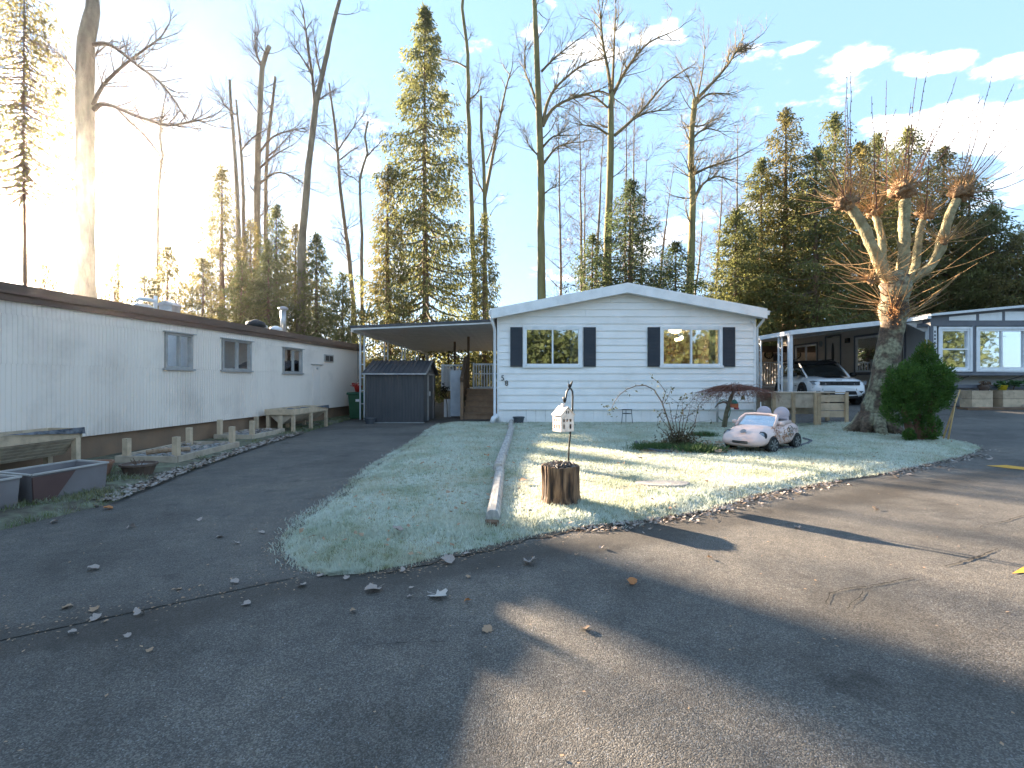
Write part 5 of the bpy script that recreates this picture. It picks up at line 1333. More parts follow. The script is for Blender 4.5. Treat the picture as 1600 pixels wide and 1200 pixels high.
# hanging house lantern
M['lantern'] = pm('lantern', (.76,.68,.62), (.66,.57,.51), scale=20, rough=.6, dirt=(.3,.22,.17), dirt_scale=20, dirt_amt=.35)
lc = at(880, 673, YH); W2, D2, ZE, ZP = .098, .085, .205, .29
lt = thing('house_lantern', 'white metal lantern shaped like a small house hanging on the hook', 'lantern', lc)
ML = Matrix.Translation(lc) @ Matrix.Rotation(R(32), 4, 'Z')
T = lambda x, y, z: ML @ Vector((x, y, z))
# gable faces -Y/+Y of the rotated frame; walls built round their window openings
def wall_panel(o, u, W, ztop, wins_, thick, parent):
    """o: origin corner, u: unit vec along; builds strips around rectangular openings"""
    xs_ = sorted({0, W, *[a for w in wins_ for a in (w[0], w[1])]})
    for a, b in zip(xs_, xs_[1:]):
        col = [(w[2], w[3]) for w in wins_ if w[0] <= a+1e-6 and w[1] >= b-1e-6]
        zs = 0
        for z0_, z1_ in sorted(col)+[(None, None)]:
            top = z0_ if z0_ is not None else ztop
            if top > zs+1e-4:
                q = MB(); q.prism([o+u*a+Vector((0,0,zs)), o+u*b+Vector((0,0,zs)), o+u*b+Vector((0,0,top)), o+u*a+Vector((0,0,top))], thick); q.build('wall', M['lantern'], parent)
            if z1_ is not None: zs = z1_
X_ = (ML.to_3x3() @ Vector((1,0,0))); Y_ = (ML.to_3x3() @ Vector((0,1,0)))
fw = [(.03,.06,.03,.085),(.03,.06,.115,.15),(.085,.105,.115,.15),(.128,.16,.03,.085),(.128,.16,.115,.15)]
wall_panel(T(-W2,-D2,0), X_, 2*W2, ZE, fw, Y_*.006, lt)
wall_panel(T(-W2,D2,0), X_, 2*W2, ZE, [], Y_*-.006, lt)
sw = [(.02,.045,.03,.08),(.065,.09,.03,.08),(.11,.135,.03,.08),(.02,.04,.12,.15),(.065,.085,.12,.15),(.11,.13,.12,.15)]
wall_panel(T(-W2,D2-.007,0), -Y_, 2*D2-.014, ZE, sw, X_*.006, lt); wall_panel(T(W2,D2-.007,0), -Y_, 2*D2-.014, ZE, [], X_*-.006, lt)
for s in (-1, 1):
    q = MB(); q.prism([T(-W2,s*D2,ZE+.0005), T(W2,s*D2,ZE+.0005), T(0,s*D2,ZP)], Y_*(-.006*s)); q.build('gable', M['lantern'], lt)
    for xx in (-.022, .012):
        if s < 0:
            q = MB(); q.prism([T(xx,-D2-.001,ZE+.012), T(xx+.012,-D2-.001,ZE+.012), T(xx+.012,-D2-.001,ZE+.045), T(xx,-D2-.001,ZE+.045)], Y_*-.002); q.build('gable_window', M['black'], lt)
for s in (-1, 1):
    q = MB(); q.prism([T(s*(W2+.015),-D2-.012,ZE-.012), T(s*(W2+.015),D2+.012,ZE-.012), T(0,D2+.012,ZP+.008), T(0,-D2-.012,ZP+.008)], (0,0,.006)); q.build('roof', M['lantern'], lt)
q = MB(); q.prism([T(-W2,-D2,-.006), T(W2,-D2,-.006), T(W2,D2,-.006), T(-W2,D2,-.006)], (0,0,.005)); q.build('base', M['lantern'], lt)
q = MB(); q.box(-.02,.02,-.02,.02,ZP-.02,ZP+.045, ML); q.build('chimney', M['lantern'], lt)
q = MB(); top = at(882, 628.6, YH); q.tube([T(0,0,ZP+.04), top], .004, 5); q.build('hanger', M['blackmetal'], lt)
# concrete stepping slab
c = lawn_pt(1037, 757); q = MB()
q.prism([(c.x+.30*math.cos(a)*(1+.12*math.sin(3*a)), c.y+.17*math.sin(a)*(1+.1*math.cos(2*a)), c.z-.03) for a in np.linspace(0, 6.283, 26, endpoint=False)], (0,0,.05))
tag(q.build('stepping_slab', pm('slab', (.24,.225,.215), (.34,.32,.30), scale=14, rough=.9, bump=.3, bscale=60), bevel=.008), 'pale flat stone slab set in the lawn right of the stump', 'slab')
# plant stand against the skirting
ps = thing('plant_stand', 'thin black wire plant stand against the white skirting', 'plant stand', (xf(979.5,14.4), 14.4, 0))
zt = zf(640, 14.4)
for a in (R(200), R(330), R(90)):
    MB().tube([(xf(979.5,14.4)+.15*math.cos(a)*1.15, 14.4+.13*math.sin(a), .02), (xf(979.5,14.4)+.13*math.cos(a), 14.4+.11*math.sin(a), zt)], .008, 5).build('leg', M['blackmetal'], ps)
for zz, r in ((zt, .14), (zt-.11, .125)):
    MB().tube([(xf(979.5,14.4)+r*math.cos(a), 14.4+r*.8*math.sin(a), zz) for a in np.linspace(0, 6.283, 18)], .008, 5, False).build('ring', M['blackmetal'], ps)

# ================================================================== SHRUBS
def leafcloud(name, pts, size, m, seed, parent, aspect=.5, droop=0.0, dirs=None):
    """many small leaf-shaped quads; dirs biases the long axis"""
    r = np.random.default_rng(seed); p = np.asarray(pts, float); n = len(p)
    d = r.normal(size=(n,3)); d[:,2] -= droop
    if dirs is not None: d = d*.45 + np.asarray(dirs)
    d /= np.linalg.norm(d, axis=1)[:,None]
    k = r.normal(size=(n,3)); s = np.cross(d, k); s /= np.linalg.norm(s, axis=1)[:,None]+1e-9
    L = (np.asarray(size)*r.uniform(.55,1.35,n))[:,None]
    v = np.stack([p, p+d*L*.5+s*L*aspect*.5, p+d*L, p+d*L*.5-s*L*aspect*.5], 1)
    o = link(name, npmesh(name, v.reshape(-1,3), np.arange(4*n).reshape(n,4), m), parent)
    return o
def jitter_path(a, b, n, j, sag=0, r=rnd):
    a = Vector(a); b = Vector(b); out = []
    for i in range(n+1):
        t = i/n; p = a.lerp(b, t); q = math.sin(t*math.pi)
        p += Vector((r.uniform(-j,j), r.uniform(-j,j), r.uniform(-j,j)))*(1 if 0 < i < n else 0) + Vector((0,0,sag*q)); out.append(p)
    return out
M['rose_cane'] = pm('rose_cane', (.10,.075,.05), (.18,.12,.09), scale=20, rough=.7)
M['twig_red'] = pm('twig_red', (.14,.055,.04), (.22,.10,.07), scale=20, rough=.7)
M['rose_leaf'] = leafmat('rose_leaf', (.05,.06,.03), (.12,.13,.06), scale=14, trans=.3)
c = lawn_pt(1062, 697); YR = c.y
rose = thing('rose_shrub', 'leggy rose shrub with one long arching cane in the lawn bed', 'shrub', c)
canes = [[(1056,692),(1045,660),(1034,628),(1022,609),(1008,602),(994,603),(980,608),(968,617),(960,628),(955,640)]]
cane_m = MB(); tips = []
def cane(pxs, r0, r1, dy=0):
    P = [at(px, py, YR+dy*i/len(pxs)) for i, (px, py) in enumerate(pxs)]
    MB().tube(P, list(np.linspace(r0, r1, len(P))), 6).build('cane', M['rose_cane'], rose, smooth=True); return P
P = cane(canes[0], .014, .004)
for p in P[3:]:
    for _ in range(4): tips.append(p+Vector((rnd.gauss(0,.04),rnd.gauss(0,.03),rnd.gauss(-.02,.04))))
for _ in range(22): tips.append(P[-1]+Vector((rnd.gauss(0,.06),rnd.gauss(0,.05),rnd.gauss(.0,.06))))
q2 = cane([(1035,629),(1040,612),(1029,597),(1018,590)], .008, .004); tips += [p+Vector((rnd.gauss(0,.03),0,rnd.gauss(0,.04))) for p in q2[1:] for _ in range(6)]
q2 = cane([(1036,632),(1043,622),(1049,606)], .006, .003); tips += [q2[-1]+Vector((rnd.gauss(0,.02),0,rnd.gauss(0,.03))) for _ in range(8)]
for pxs in ([(1060,693),(1062,660),(1068,640),(1082,625)],[(1062,692),(1068,655),(1066,625)],[(1065,692),(1086,660),(1092,632),(1098,626)],[(1058,692),(1050,655),(1046,632)],[(1068,690),(1085,668),(1090,640)],[(1055,692),(1040,678),(1027,664)],[(1062,690),(1055,655),(1060,630)],[(1056,690),(1048,672),(1034,655),(1030,648)],[(1064,690),(1075,650),(1078,638)]):
    q2 = cane(pxs, .009, .003, rnd.uniform(-.3,.3))
    for k in range(1, len(q2)):
        for _ in range(3):
            e = q2[k]+Vector((rnd.gauss(0,.12),rnd.gauss(0,.08),rnd.uniform(.02,.16))); MB().tube([q2[k], e], [.003,.0015], 4, False).build('twig', M['rose_cane'], rose)
            for _ in range(2): tips.append(e+Vector((rnd.gauss(0,.02),rnd.gauss(0,.02),rnd.gauss(0,.02))))
struct(leafcloud('leaves', [tuple(t) for t in tips], .055, M['rose_leaf'], 71, rose, .5, .6), 'stuff')
pts = [tuple(c+Vector((rnd.gauss(.0,.16),rnd.gauss(0,.14),abs(rnd.gauss(.10,.09))))) for _ in range(1300)]
struct(leafcloud('base_leaves', pts, .06, leafmat('rose_base', (.045,.045,.02), (.14,.10,.05), scale=9, trans=.3, c3=(.30,.11,.04)), 72, rose, .35), 'stuff')
M['tuft'] = leafmat('tuft', (.05,.10,.03), (.10,.16,.06), scale=9, trans=.3)
def tuft(px, py, r, h, n, label, seed, kind='grass tuft'):
    c = lawn_pt(px, py); rr_ = np.random.default_rng(seed)
    pts = np.stack([c.x+rr_.normal(0,r*.5,n), c.y+rr_.normal(0,r*.35,n), np.full(n,c.z-.01)], 1)
    o = blades('grass_tuft', pts, np.full(n,h), np.full(n,.009), M['tuft'], None, seed, 1.1)
    del o['kind']; return tag(o, label, kind)
tuft(1023,702,.36,.15,1500,'dark green grass clump left of the rose shrub base',1); tuft(1094,706,.3,.17,1200,'bright green grass clump between rose shrub and toy car',2); tuft(1100,682,.26,.14,700,'green clump behind the bed left of the toy car',3)
pts = [(lawn_pt(1000+150*rnd.random(), 690+18*rnd.random())) for _ in range(900)]
tag(litter('bed_mulch', [tuple(p) for p in pts], .035, M['leaf_brown'], 73), 'brown leaf mulch in the bed around rose and toy car', 'mulch')
q = MB(); P = [lawn_pt(*p)+Vector((0,0,.02)) for p in ((994,692),(998,698),(1006,703),(1030,707),(1048,708))]; q.tube(P, .03, 7); tag(q.build('bed_edging', M['grey_pot'], smooth=True), 'curved blue grey edging strip round the rose bed', 'edging')
q = MB(); P = [lawn_pt(*p)+Vector((0,0,.015)) for p in ((1215,702),(1240,700),(1262,694),(1268,690),(1255,686))]; q.tube(P, .025, 7); tag(q.build('bed_edging', M['grey_pot'], smooth=True), 'dark edging strip curving behind the toy car', 'edging')

# weeping maple: bent trunk, flat dome of drooping red brown twigs
c = lawn_pt(1131, 668); YM = c.y
wm = thing('weeping_maple', 'small weeping maple with a flat mop of red brown twigs', 'tree', c)
tk = [c-Vector((0,0,.05)), at(1133.5,655,YM), at(1135,645,YM), at(1139,632,YM), at(1142,622,YM), at(1146,612,YM)]
MB().tube(tk, [.07,.06,.055,.055,.05,.035], 9).build('trunk', pm('maple_bark', (.10,.085,.05), (.19,.16,.10), scale=14, rough=.9, bump=.5, bscale=40), wm, smooth=True)
MB().tube([at(1138,634,YM), at(1135,629,YM), at(1130,628,YM), at(1122,631,YM), at(1117,637,YM)], [.03,.028,.024,.02,.012], 7).build('limb', M['rose_cane'], wm, smooth=True)
tw = MB(); hub = at(1147, 612, YM)
r2 = random.Random(9)
for k in range(330):
    a = r2.uniform(0, 6.283); rad = (1.0+.22*math.sin(2*a+.5)+.12*math.sin(5*a))*math.sqrt(r2.random())
    ex = hub + Vector((math.cos(a)*rad*1.02, math.sin(a)*rad*.75, .16*(1-rad)+r2.uniform(-.02,.06)-.04*rad))
    mid = hub.lerp(ex, .5)+Vector((r2.gauss(0,.05),r2.gauss(0,.05),.11+r2.gauss(0,.03)))
    dr = ex+Vector((math.cos(a)*.10+r2.gauss(0,.03), math.sin(a)*.08, -r2.uniform(.02,.20)-(.18*rad*r2.random())))
    tw.tube([hub.lerp(mid,.15), mid, ex, dr], [.007,.005,.003,.0015], 3, False) if r2.random() > .25*(1+math.sin(a*3)) else None
    for _ in range(3):
        b = ex.lerp(dr, r2.random())+Vector((r2.gauss(0,.02),0,0)); tw.tube([b, b+Vector((r2.gauss(0,.08),r2.gauss(0,.06),-r2.uniform(-.03,.12)))], [.003,.001], 3, False)
struct(tw.build('crown', M['twig_red'], wm), 'stuff')
M['maple_dead'] = leafmat('maple_dead', (.12,.05,.035), (.24,.10,.06), scale=12, trans=.3)
pts = []
for _ in range(600):
    a = r2.uniform(0,6.283); rad = .95*math.sqrt(r2.random()); pts.append(tuple(hub+Vector((math.cos(a)*rad+.05, math.sin(a)*rad*.75, .10*(1-rad)+r2.gauss(-.06,.06)))))
struct(leafcloud('dead_leaves', pts, .05, M['maple_dead'], 77, wm, .25, .6), 'stuff')
# bird feeder, small bell
fd = thing('bird_feeder', 'orange and green bird feeder hanging in the weeping maple', 'bird feeder', at(1147.5,640,YM-.25))
c = at(1147.5, 630, YM-.25)
MB().lathe([(.01,.10),(.05,.07),(.085,.0),(.08,-.01)], 10, c).build('roof', pm('feeder_green', (.02,.13,.10), rough=.5), fd)
MB().box(c.x-.075, c.x+.075, c.y-.06, c.y+.06, c.z-.11, c.z-.011).build('body', pm('feeder_orange', (.50,.13,.05), (.4,.09,.04), scale=20), fd)
MB().box(c.x+.01, c.x+.085, c.y-.07, c.y+.05, c.z-.155, c.z-.111).build('tray', pm('feeder_red', (.30,.05,.06)), fd); MB().tube([c+Vector((0,0,.1)), c+Vector((0,.1,.30))], .003, 4).build('cord', M['blackmetal'], fd)
c = at(1161, 622, YM-.2); bl_ = MB().lathe([(.01,.06),(.03,.05),(.045,.0),(.06,-.035),(.05,-.04)], 12, c); tag(bl_.build('garden_bell', pm('bell', (.16,.13,.06), rough=.5, metal=.5), smooth=True), 'small bronze bell hanging right of the bird feeder', 'bell')
q = MB(); q.tube([(xf(1121,14.5),14.5,-.02),(xf(1121,14.5),14.5,zf(618,14.5))], .03, 7); tag(q.build('pale_post', M['concrete'], smooth=True), 'thin pale post against the white wall behind the weeping maple', 'post')
q = MB(); cc = Vector((xf(1131,14.6),14.62,zf(641,14.6))); q.tube([cc+Vector((.19*math.cos(a),0,.30*math.sin(a))) for a in np.linspace(0,6.283,30)], .014, 6, False); tag(q.build('garden_hose', pm('hose_green', (.10,.20,.13), rough=.5), smooth=True), 'coiled green hose hung on the white wall behind the maple', 'hose')

# ================================================================== TOY CAR
M['toy_pink'] = pm('toy_pink', (.72,.55,.49), (.63,.46,.41), scale=5, rough=.35, dirt=(.34,.16,.09), dirt_scale=7, dirt_amt=.25, coat=.3)
M['toy_white'] = pm('toy_white', (.76,.70,.70), rough=.35)
c = lawn_pt(1184, 700); hd = Vector((-.78,-.62,0)).normalized()
toy = thing('toy_car', 'pink children ride-on convertible car with flower stickers parked on the lawn', 'toy car', (4.42, 9.05, lawn_h(4.42,9.05)-.01), math.atan2(hd.y, hd.x), local=True); toy.scale = (1.16, 1.12, 1.02)
st = [(-.66,.16,.15,.30,3),(-.63,.26,.11,.40,3.2),(-.52,.32,.10,.46,3.4),(-.36,.345,.09,.47,3.6),(-.15,.35,.085,.44,4),(.05,.35,.085,.43,4),(.20,.345,.09,.43,3.6),(.34,.34,.09,.42,3.2),(.47,.337,.09,.385,3.0),(.57,.325,.095,.33,3.0),(.63,.30,.10,.275,3.2),(.66,.26,.12,.23,3.2),(.672,.20,.14,.20,3)]
MB().loft([ring(x, w, a, b, e, 28) for x, w, a, b, e in st]).build('body', M['toy_pink'], toy, smooth=True)
MB().loft([ring(x, w, .425, .50, 5, 20) for x, w in ((-.40,.26),(-.38,.28),(.02,.28),(.06,.27))], cap=True).build('cockpit_rim', M['toy_pink'], toy, smooth=True)
MB().box(-.36, .03, -.24, .24, .47, .505).build('cockpit', M['black'], toy)
# windscreen
ws = [[(.20,-.29,.42),(.20,.29,.42)],[(.03,-.25,.585),(.03,.25,.585)]]
q = MB(); q.tube([(.24,-.30,.40),(.13,-.285,.52),(.03,-.25,.59),(.02,-.12,.605),(.02,.12,.605),(.03,.25,.59),(.13,.285,.52),(.24,.30,.40)], .022, 7); q.build('windscreen_frame', M['toy_pink'], toy, smooth=True)
q = MB(); q.prism([(.205,-.28,.42),(.205,.28,.42),(.035,.24,.58),(.035,-.24,.58)], (.003,0,.003)); q.build('windscreen', glassmat('toy_glass', refl=.12), toy)
for s in (-1, 1):
    b = MB().lathe([(.02,-.03),(.11,-.025),(.125,0),(.11,.025),(.02,.03)], 18, (-.34,s*.14,.60), Matrix.Rotation(R(80),4,'Y')); b.build('headrest', pm('seat_mauve', (.50,.42,.44), rough=.7), toy, smooth=True)
    MB().box(-.37, -.30, s*.14-.11, s*.14+.11, .44, .56).build('seat_back', bpy.data.materials['seat_mauve'], toy, bevel=.02)
    # headlight: ring, lens
    Mh = Matrix.Rotation(R(62),4,'Y') @ Matrix.Rotation(0,4,'Z')
    h = MB().lathe([(.075,-.02),(.085,0),(.08,.02),(.06,.03),(.005,.03)], 18, (.525,s*.25,.275), Mh).build('headlight', M['black'], toy, smooth=True)
    MB().lathe([(.06,.031),(.045,.045),(.005,.05)], 14, (.525,s*.25,.275), Mh).build('lens', M['headlamp'], h, smooth=True)
    for x in (-.42, .34):
        q = MB(); q.prism([(x+.15*math.cos(a), s*.20, max(.08,.13+.15*math.sin(a))) for a in np.linspace(R(-20), R(200), 16)], (0,s*(.142 if x > 0 else .1455),0)); q.build('wheel_well', M['black'], toy)
        wheel(toy, x, s*.308, .128, .085, 7, s, R(-8) if x > 0 else 0, .76)
    MB().tube([(-.37,s*.345,.30),(.18,s*.352,.29)], .006, 5).build('door_line', M['toy_white'], toy)
    q = MB(); q.lathe([(.01,-.04),(.035,-.03),(.04,0),(.035,.03),(.01,.04)], 10, (.14,s*.37,.46)); q.build('mirror', M['toy_pink'], toy, smooth=True)
q = MB(); q.loft([[(.64-.05*t*t,.275*t,z) for z in (.155,.195)] + [(.682-.055*t*t,.285*t,z) for z in (.195,.155)] for t in np.linspace(-1,1,13)]); q.build('grille', M['black'], toy)
q = MB(); q.loft([[(.65-.05*t*t,.27*t,z) for z in (.172,.179)] + [(.688-.055*t*t,.28*t,z) for z in (.179,.172)] for t in np.linspace(-1,1,13)]); q.build('grille_bar', M['rim'], toy)
# round emblem with V over W
Me = Matrix.Translation((.575,0,.345)) @ Matrix.Rotation(R(38),4,'Y')
em = MB().lathe([(.036,0),(.044,.004),(.036,.008),(.034,.004)], 20, (0,0,0), Me); emo = em.build('emblem', M['rim'], toy)
def stroke(a, b): MB().beam(Me @ Vector((a[0],a[1],.006)), Me @ Vector((b[0],b[1],.006)), .006, .004, Me.to_3x3() @ Vector((0,0,1))).build('emblem_stroke', M['rim'], emo)
for a, b in (((-.03,-.014),(-.004,0)),((-.004,0),(-.03,.014)),((-.008,-.032),(.028,-.016)),((.028,-.016),(.006,0)),((.006,0),(.028,.016)),((.028,.016),(-.008,.032))): stroke(a, b)
# stickers: clusters of small leaf and flower shapes lying on the paint (raycast on the body shape)
M['stk_green'] = pm('stk_green', (.03,.05,.025), (.07,.09,.05), scale=40); M['stk_rust'] = pm('stk_rust', (.30,.12,.05), (.40,.2,.1), scale=40)
body = bpy.data.objects['body.002'] if 'body.002' in bpy.data.objects else None
def side_sticker(cx, cz, r, n, m, s=1, seed=0):
    rr_ = random.Random(seed); mb = MB()
    for _ in range(n):
        x = cx+rr_.gauss(0,r*.5); z = cz+rr_.gauss(0,r*.6); a = rr_.uniform(0,6.28); k = rr_.uniform(.008,.018)
        w = np.interp(x, [t[0] for t in st], [t[1] for t in st]); z0 = np.interp(x, [t[0] for t in st], [t[2] for t in st]); z1 = np.interp(x, [t[0] for t in st], [t[3] for t in st])
        if not z0+.02 < z < z1-.02: continue
        e = 3.6; t = (z-(z0+z1)/2)/((z1-z0)/2); y = w*(1-abs(t)**e)**(1/e)+.004
        mb.prism([(x+k*math.cos(a+b)*f, s*y, z+k*math.sin(a+b)*f) for b, f in ((0,1.3),(1.57,.6),(3.14,1.0),(4.71,.6))], (0,s*.002,0))
    struct(mb.build('sticker', m, toy), 'stuff')
side_sticker(-.05,.27,.22,150,M['stk_rust'],1,1); side_sticker(-.2,.36,.12,60,M['stk_green'],1,2); side_sticker(.22,.33,.12,60,M['stk_rust'],1,4)

# raised wooden planter fence at right, behind the toy car
fx = lambda px, Y: (px-800)/FP*Y
FY = 13.3
fp = thing('raised_planter', 'long raised wooden planter with grey boards before the parked vehicle', 'planter', (8, FY, 0))
fz = lambda py: H-(py-HY)/FP*FY
for p0, p1, z0, z1, mm in ((1206,1238,637,614.5,'grey_wood'),(1238,1272.5,637,615,'grey_wood'),(1272.5,1276,637,616,'grey_wood'),(1277,1324.5,628,617,'pale_wood'),(1277,1324.5,641,630,'pale_wood'),(1277,1326,652,642,'pale_wood')):
    MB().box(fx(p0,FY)+.004, fx(p1,FY)-.004, FY, FY+.035, fz(z0), fz(z1)).build('plank', M[mm], fp)
MB().box(fx(1206,FY), fx(1325,FY), FY-.03, FY+.9, fz(614.3), fz(612.8)).build('top_rail', M['grey_wood'], fp)
MB().box(fx(1206,FY), fx(1324,FY), FY+.8, FY+.835, fz(650), fz(614.5)).build('plank', M['grey_wood'], fp)
for k in range(3): MB().box(fx(1206,FY), fx(1276,FY), FY+.38, FY+.41, fz(648-7.5*k), fz(643-7.5*k)).build('plank', M['grey_wood'], fp)
for px, b in ((1208.5,662),(1239,664),(1273.5,666),(1279,668),(1322,666)): MB().box(fx(px,FY)-.04, fx(px,FY)+.04, FY-.045, FY-.001, 0, fz(614.4)).build('post', M['new_wood'], fp)
MB().box(fx(1322,FY)-.04, fx(1322,FY)+.04, FY+.75, FY+.83, 0, fz(614.4)).build('post', M['new_wood'], fp)
q = MB(); q.tube([at(1189,648,12.4), at(1188.5,628,12.4)], .012, 6); tag(q.build('white_stake', M['white_trim']), 'thin white stake standing behind the toy car', 'stake')
# two bamboo canes
for a, b, lab in (((1471,689),(1500,609),'longer bamboo cane leaning at the right tip of the lawn'),((1480,690),(1494,622),'shorter bamboo cane beside the leaning one')):
    p = gp(*a); q = MB(); q.tube([p-Vector((0,0,.05)), at(b[0], b[1], p.y+.15)], [.018,.013], 7); tag(q.build('bamboo_cane', pm('bamboo', (.62,.40,.16), (.52,.32,.13), scale=10, rough=.5), smooth=True), lab, 'cane')

# ================================================================== TREES
M['bark_grey'] = pm('bark_grey', (.13,.105,.075), (.24,.20,.14), scale=3, stretch=(1,1,.35), rough=.95, bump=.7, bscale=10, bdist=.05)
M['bark_moss'] = pm('bark_moss', (.13,.11,.05), (.24,.21,.09), scale=2.5, stretch=(1,1,.35), rough=.95, bump=.7, bscale=10, bdist=.05)
M['bark_red'] = pm('bark_red', (.12,.07,.045), (.2,.12,.075), scale=3, stretch=(1,1,.3), rough=.95, bump=.6, bscale=10, bdist=.05)
M['twig'] = pm('twig', (.12,.085,.06), (.19,.135,.095), scale=4, rough=.9)
M['twig_moss'] = pm('twig_moss', (.13,.10,.05), (.22,.17,.08), scale=4, rough=.9)
def rot_about(d, ang, az):
    d = d.normalized(); k = Vector((0,0,1)) if abs(d.z) < .9 else Vector((1,0,0))
    u = d.cross(k).normalized(); w = d.cross(u)
    return (d*math.cos(ang) + (u*math.cos(az)+w*math.sin(az))*math.sin(ang)).normalized()
def grow(mb, p, d, L, r, lvl, rr, up=.25, kids=(4,4,3)):
    n = 4 if lvl < 2 else 2
    path = [p]; dd = d.normalized()
    for i in range(n):
        dd = (dd + Vector((rr.gauss(0,.16), rr.gauss(0,.16), rr.gauss(0,.10)+up*.25))).normalized()
        path.append(path[-1]+dd*(L/n))
    r1 = max(.004, r*.3)
    mb.tube(path, list(np.linspace(r, r1, n+1)), 4 if lvl == 0 else 3, False)
    if lvl >= 3 or lvl >= len(kids)+1: return
    for k in range(kids[min(lvl, len(kids)-1)]):
        t = rr.uniform(.25, 1.0); i = min(n-1, int(t*n)); q = path[i].lerp(path[i+1], t*n-i)
        grow(mb, q, rot_about((path[i+1]-path[i]), rr.uniform(.4,1.0), rr.uniform(0,6.28)), L*rr.uniform(.35,.62), max(.006, r*.5*(1-t*.4)), lvl+1, rr, up, kids)
def px_path(pl, Y, bow=0):
    return [at(x, y, Y + bow*math.sin(i*.9)) for i, (x, y) in enumerate(pl)]
def bare_tree(label, trunk, wpx, Y, limbs=(), moss=False, twigs=40, tl=2.2, seed=0, cont=True, t0=.25, name='bare_tree', group='bare trees behind the houses', kids=(4,4,3)):
    rr = random.Random(seed); P = px_path(trunk, Y)      # trunk listed top to bottom
    P = P[::-1]
    base = P[0].copy(); base.z = -.1
    if len(P) > 1: base.x += (P[0].x-P[1].x)*.3
    pts = [base] + P
    if cont:
        d = (P[-1]-P[-2]).normalized(); d = (d+Vector((0,0,.6))).normalized()
        for k in range(4): pts.append(pts[-1]+Vector((d.x+rr.gauss(0,.08), d.y+rr.gauss(0,.08), d.z))*(.075*Y*.9))
    pxm = Y/FP; n = len(pts)
    w0 = wpx[0]*pxm/2; w1 = wpx[1]*pxm/2
    rad = []
    for i, p in enumerate(pts):
        t = (p.z)/max(.1, P[-1].z); fade = 1 if cont or limbs else max(.12, 1-max(0, t-.55)/.45*.88); rad.append(fade*max(.02, (w0*1.15+(w1-w0*1.15)*min(1,t)) if t <= 1 else w1*max(.1, 1-(t-1)*1.6)) if t <= 1 or cont else .015)
    rad[0] *= 1.4
    # smooth the polyline
    Q, QR = [], []
    for i in range(n-1):
        k = max(2, int((pts[i+1]-pts[i]).length/1.2))
        for j in range(k):
            t = j/k; a = pts[max(i-1,0)]; b = pts[i]; c = pts[i+1]; d = pts[min(i+2,n-1)]
            q = .5*((2*b)+(c-a)*t+(2*a-5*b+4*c-d)*t*t+(3*b-a-3*c+d)*t**3)
            Q.append(q+Vector((rr.gauss(0,.02),rr.gauss(0,.02),0))); QR.append((rad[i]*(1-t)+rad[i+1]*t)*rr.uniform(.93,1.07))
    Q.append(pts[-1]); QR.append(rad[-1])
    t_ = thing(name, label, 'tree', (base.x, base.y, 0), 0, group)
    MB().tube(Q, QR, 9).build('trunk', M['bark_moss' if moss else 'bark_grey'], t_, smooth=True)
    cr = MB()
    for lp, lw in limbs:
        yy = rr.uniform(-.12, .12)*Y*.5
        LP = [at(x, y, Y + yy*(i/len(lp))) for i, (x, y) in enumerate(lp)]
        LQ = []
        for i in range(len(LP)-1):
            for j in range(3):
                t = j/3; a = LP[max(i-1,0)]; b = LP[i]; c = LP[i+1]; d = LP[min(i+2,len(LP)-1)]
                LQ.append(.5*((2*b)+(c-a)*t+(2*a-5*b+4*c-d)*t*t+(3*b-a-3*c+d)*t**3))
        LQ.append(LP[-1])
        r0 = lw*pxm/2; cr.tube(LQ, list(np.linspace(r0, max(.012,r0*.3), len(LQ))), 6, False)
        for k in range(int(4+len(LQ)*1.1)):
            i = rr.randrange(max(1,len(LQ)//4), len(LQ)-1); d = LQ[i+1]-LQ[i]
            grow(cr, LQ[i], rot_about(d, rr.uniform(.3,.9), rr.uniform(0,6.28)), tl*rr.uniform(.5,1.0)*.8, r0*.32, 1, rr, .35, kids)
        grow(cr, LQ[-1], LQ[-1]-LQ[-2], tl*.8, max(.02,r0*.3), 1, rr, .3, kids)
    top = len(Q)-1
    for k in range(twigs):
        t = t0+(1-t0)*rr.random()**.8; i = min(top-1, int(t*top)); q = Q[i]
        az = rr.uniform(0, 6.28); el = rr.uniform(.1, 1.0)
        d = Vector((math.cos(az)*math.cos(el), math.sin(az)*math.cos(el), math.sin(el)))
        grow(cr, q, d, tl*rr.uniform(.5,1.3)*(1.15-.5*t), max(.012, QR[i]*.22), 1 if rr.random() < .7 else 0, rr, .35, kids)
    struct(cr.build('crown', M['twig_moss' if moss else 'twig'], t_), 'stuff')
    return t_
bare_tree('thickest bare trunk with long right limbs, in the sun glare far left', [(134,66),(133,180),(132,300),(132,440)], (27,23), 30, [([(147,172),(158,163),(180,167),(215,182),(262,195),(290,192),(315,187)],8),([(146,165),(160,135),(190,105),(225,78),(250,60)],7),([(146,70),(165,68),(185,78),(215,102),(250,128),(275,160),(292,190)],7),([(180,166),(205,192),(230,215),(255,250)],4),([(122,120),(105,95),(85,80)],4)], False, 8, 2.4, 1, True, .5)
bare_tree('thin pale trunk right of the thickest glare trunk', [(186,190),(186,260),(184,440)], (5,3), 42, [], False, 16, 2.4, 2, False, .4)
bare_tree('crooked thin tree in the glare with hooked top', [(256,165),(250,215),(256,245),(249,275),(247,440)], (6,3), 40, [([(252,270),(263,265),(258,240)],2)], False, 22, 2.2, 3, False, .4)
bare_tree('broken snag with bare tip left of the small cedars', [(359,125),(363,190),(368,260),(372,330),(374,470)], (9,4), 34, [([(368,180),(352,165),(341,148)],3)], False, 14, 1.8, 4, False, .35)
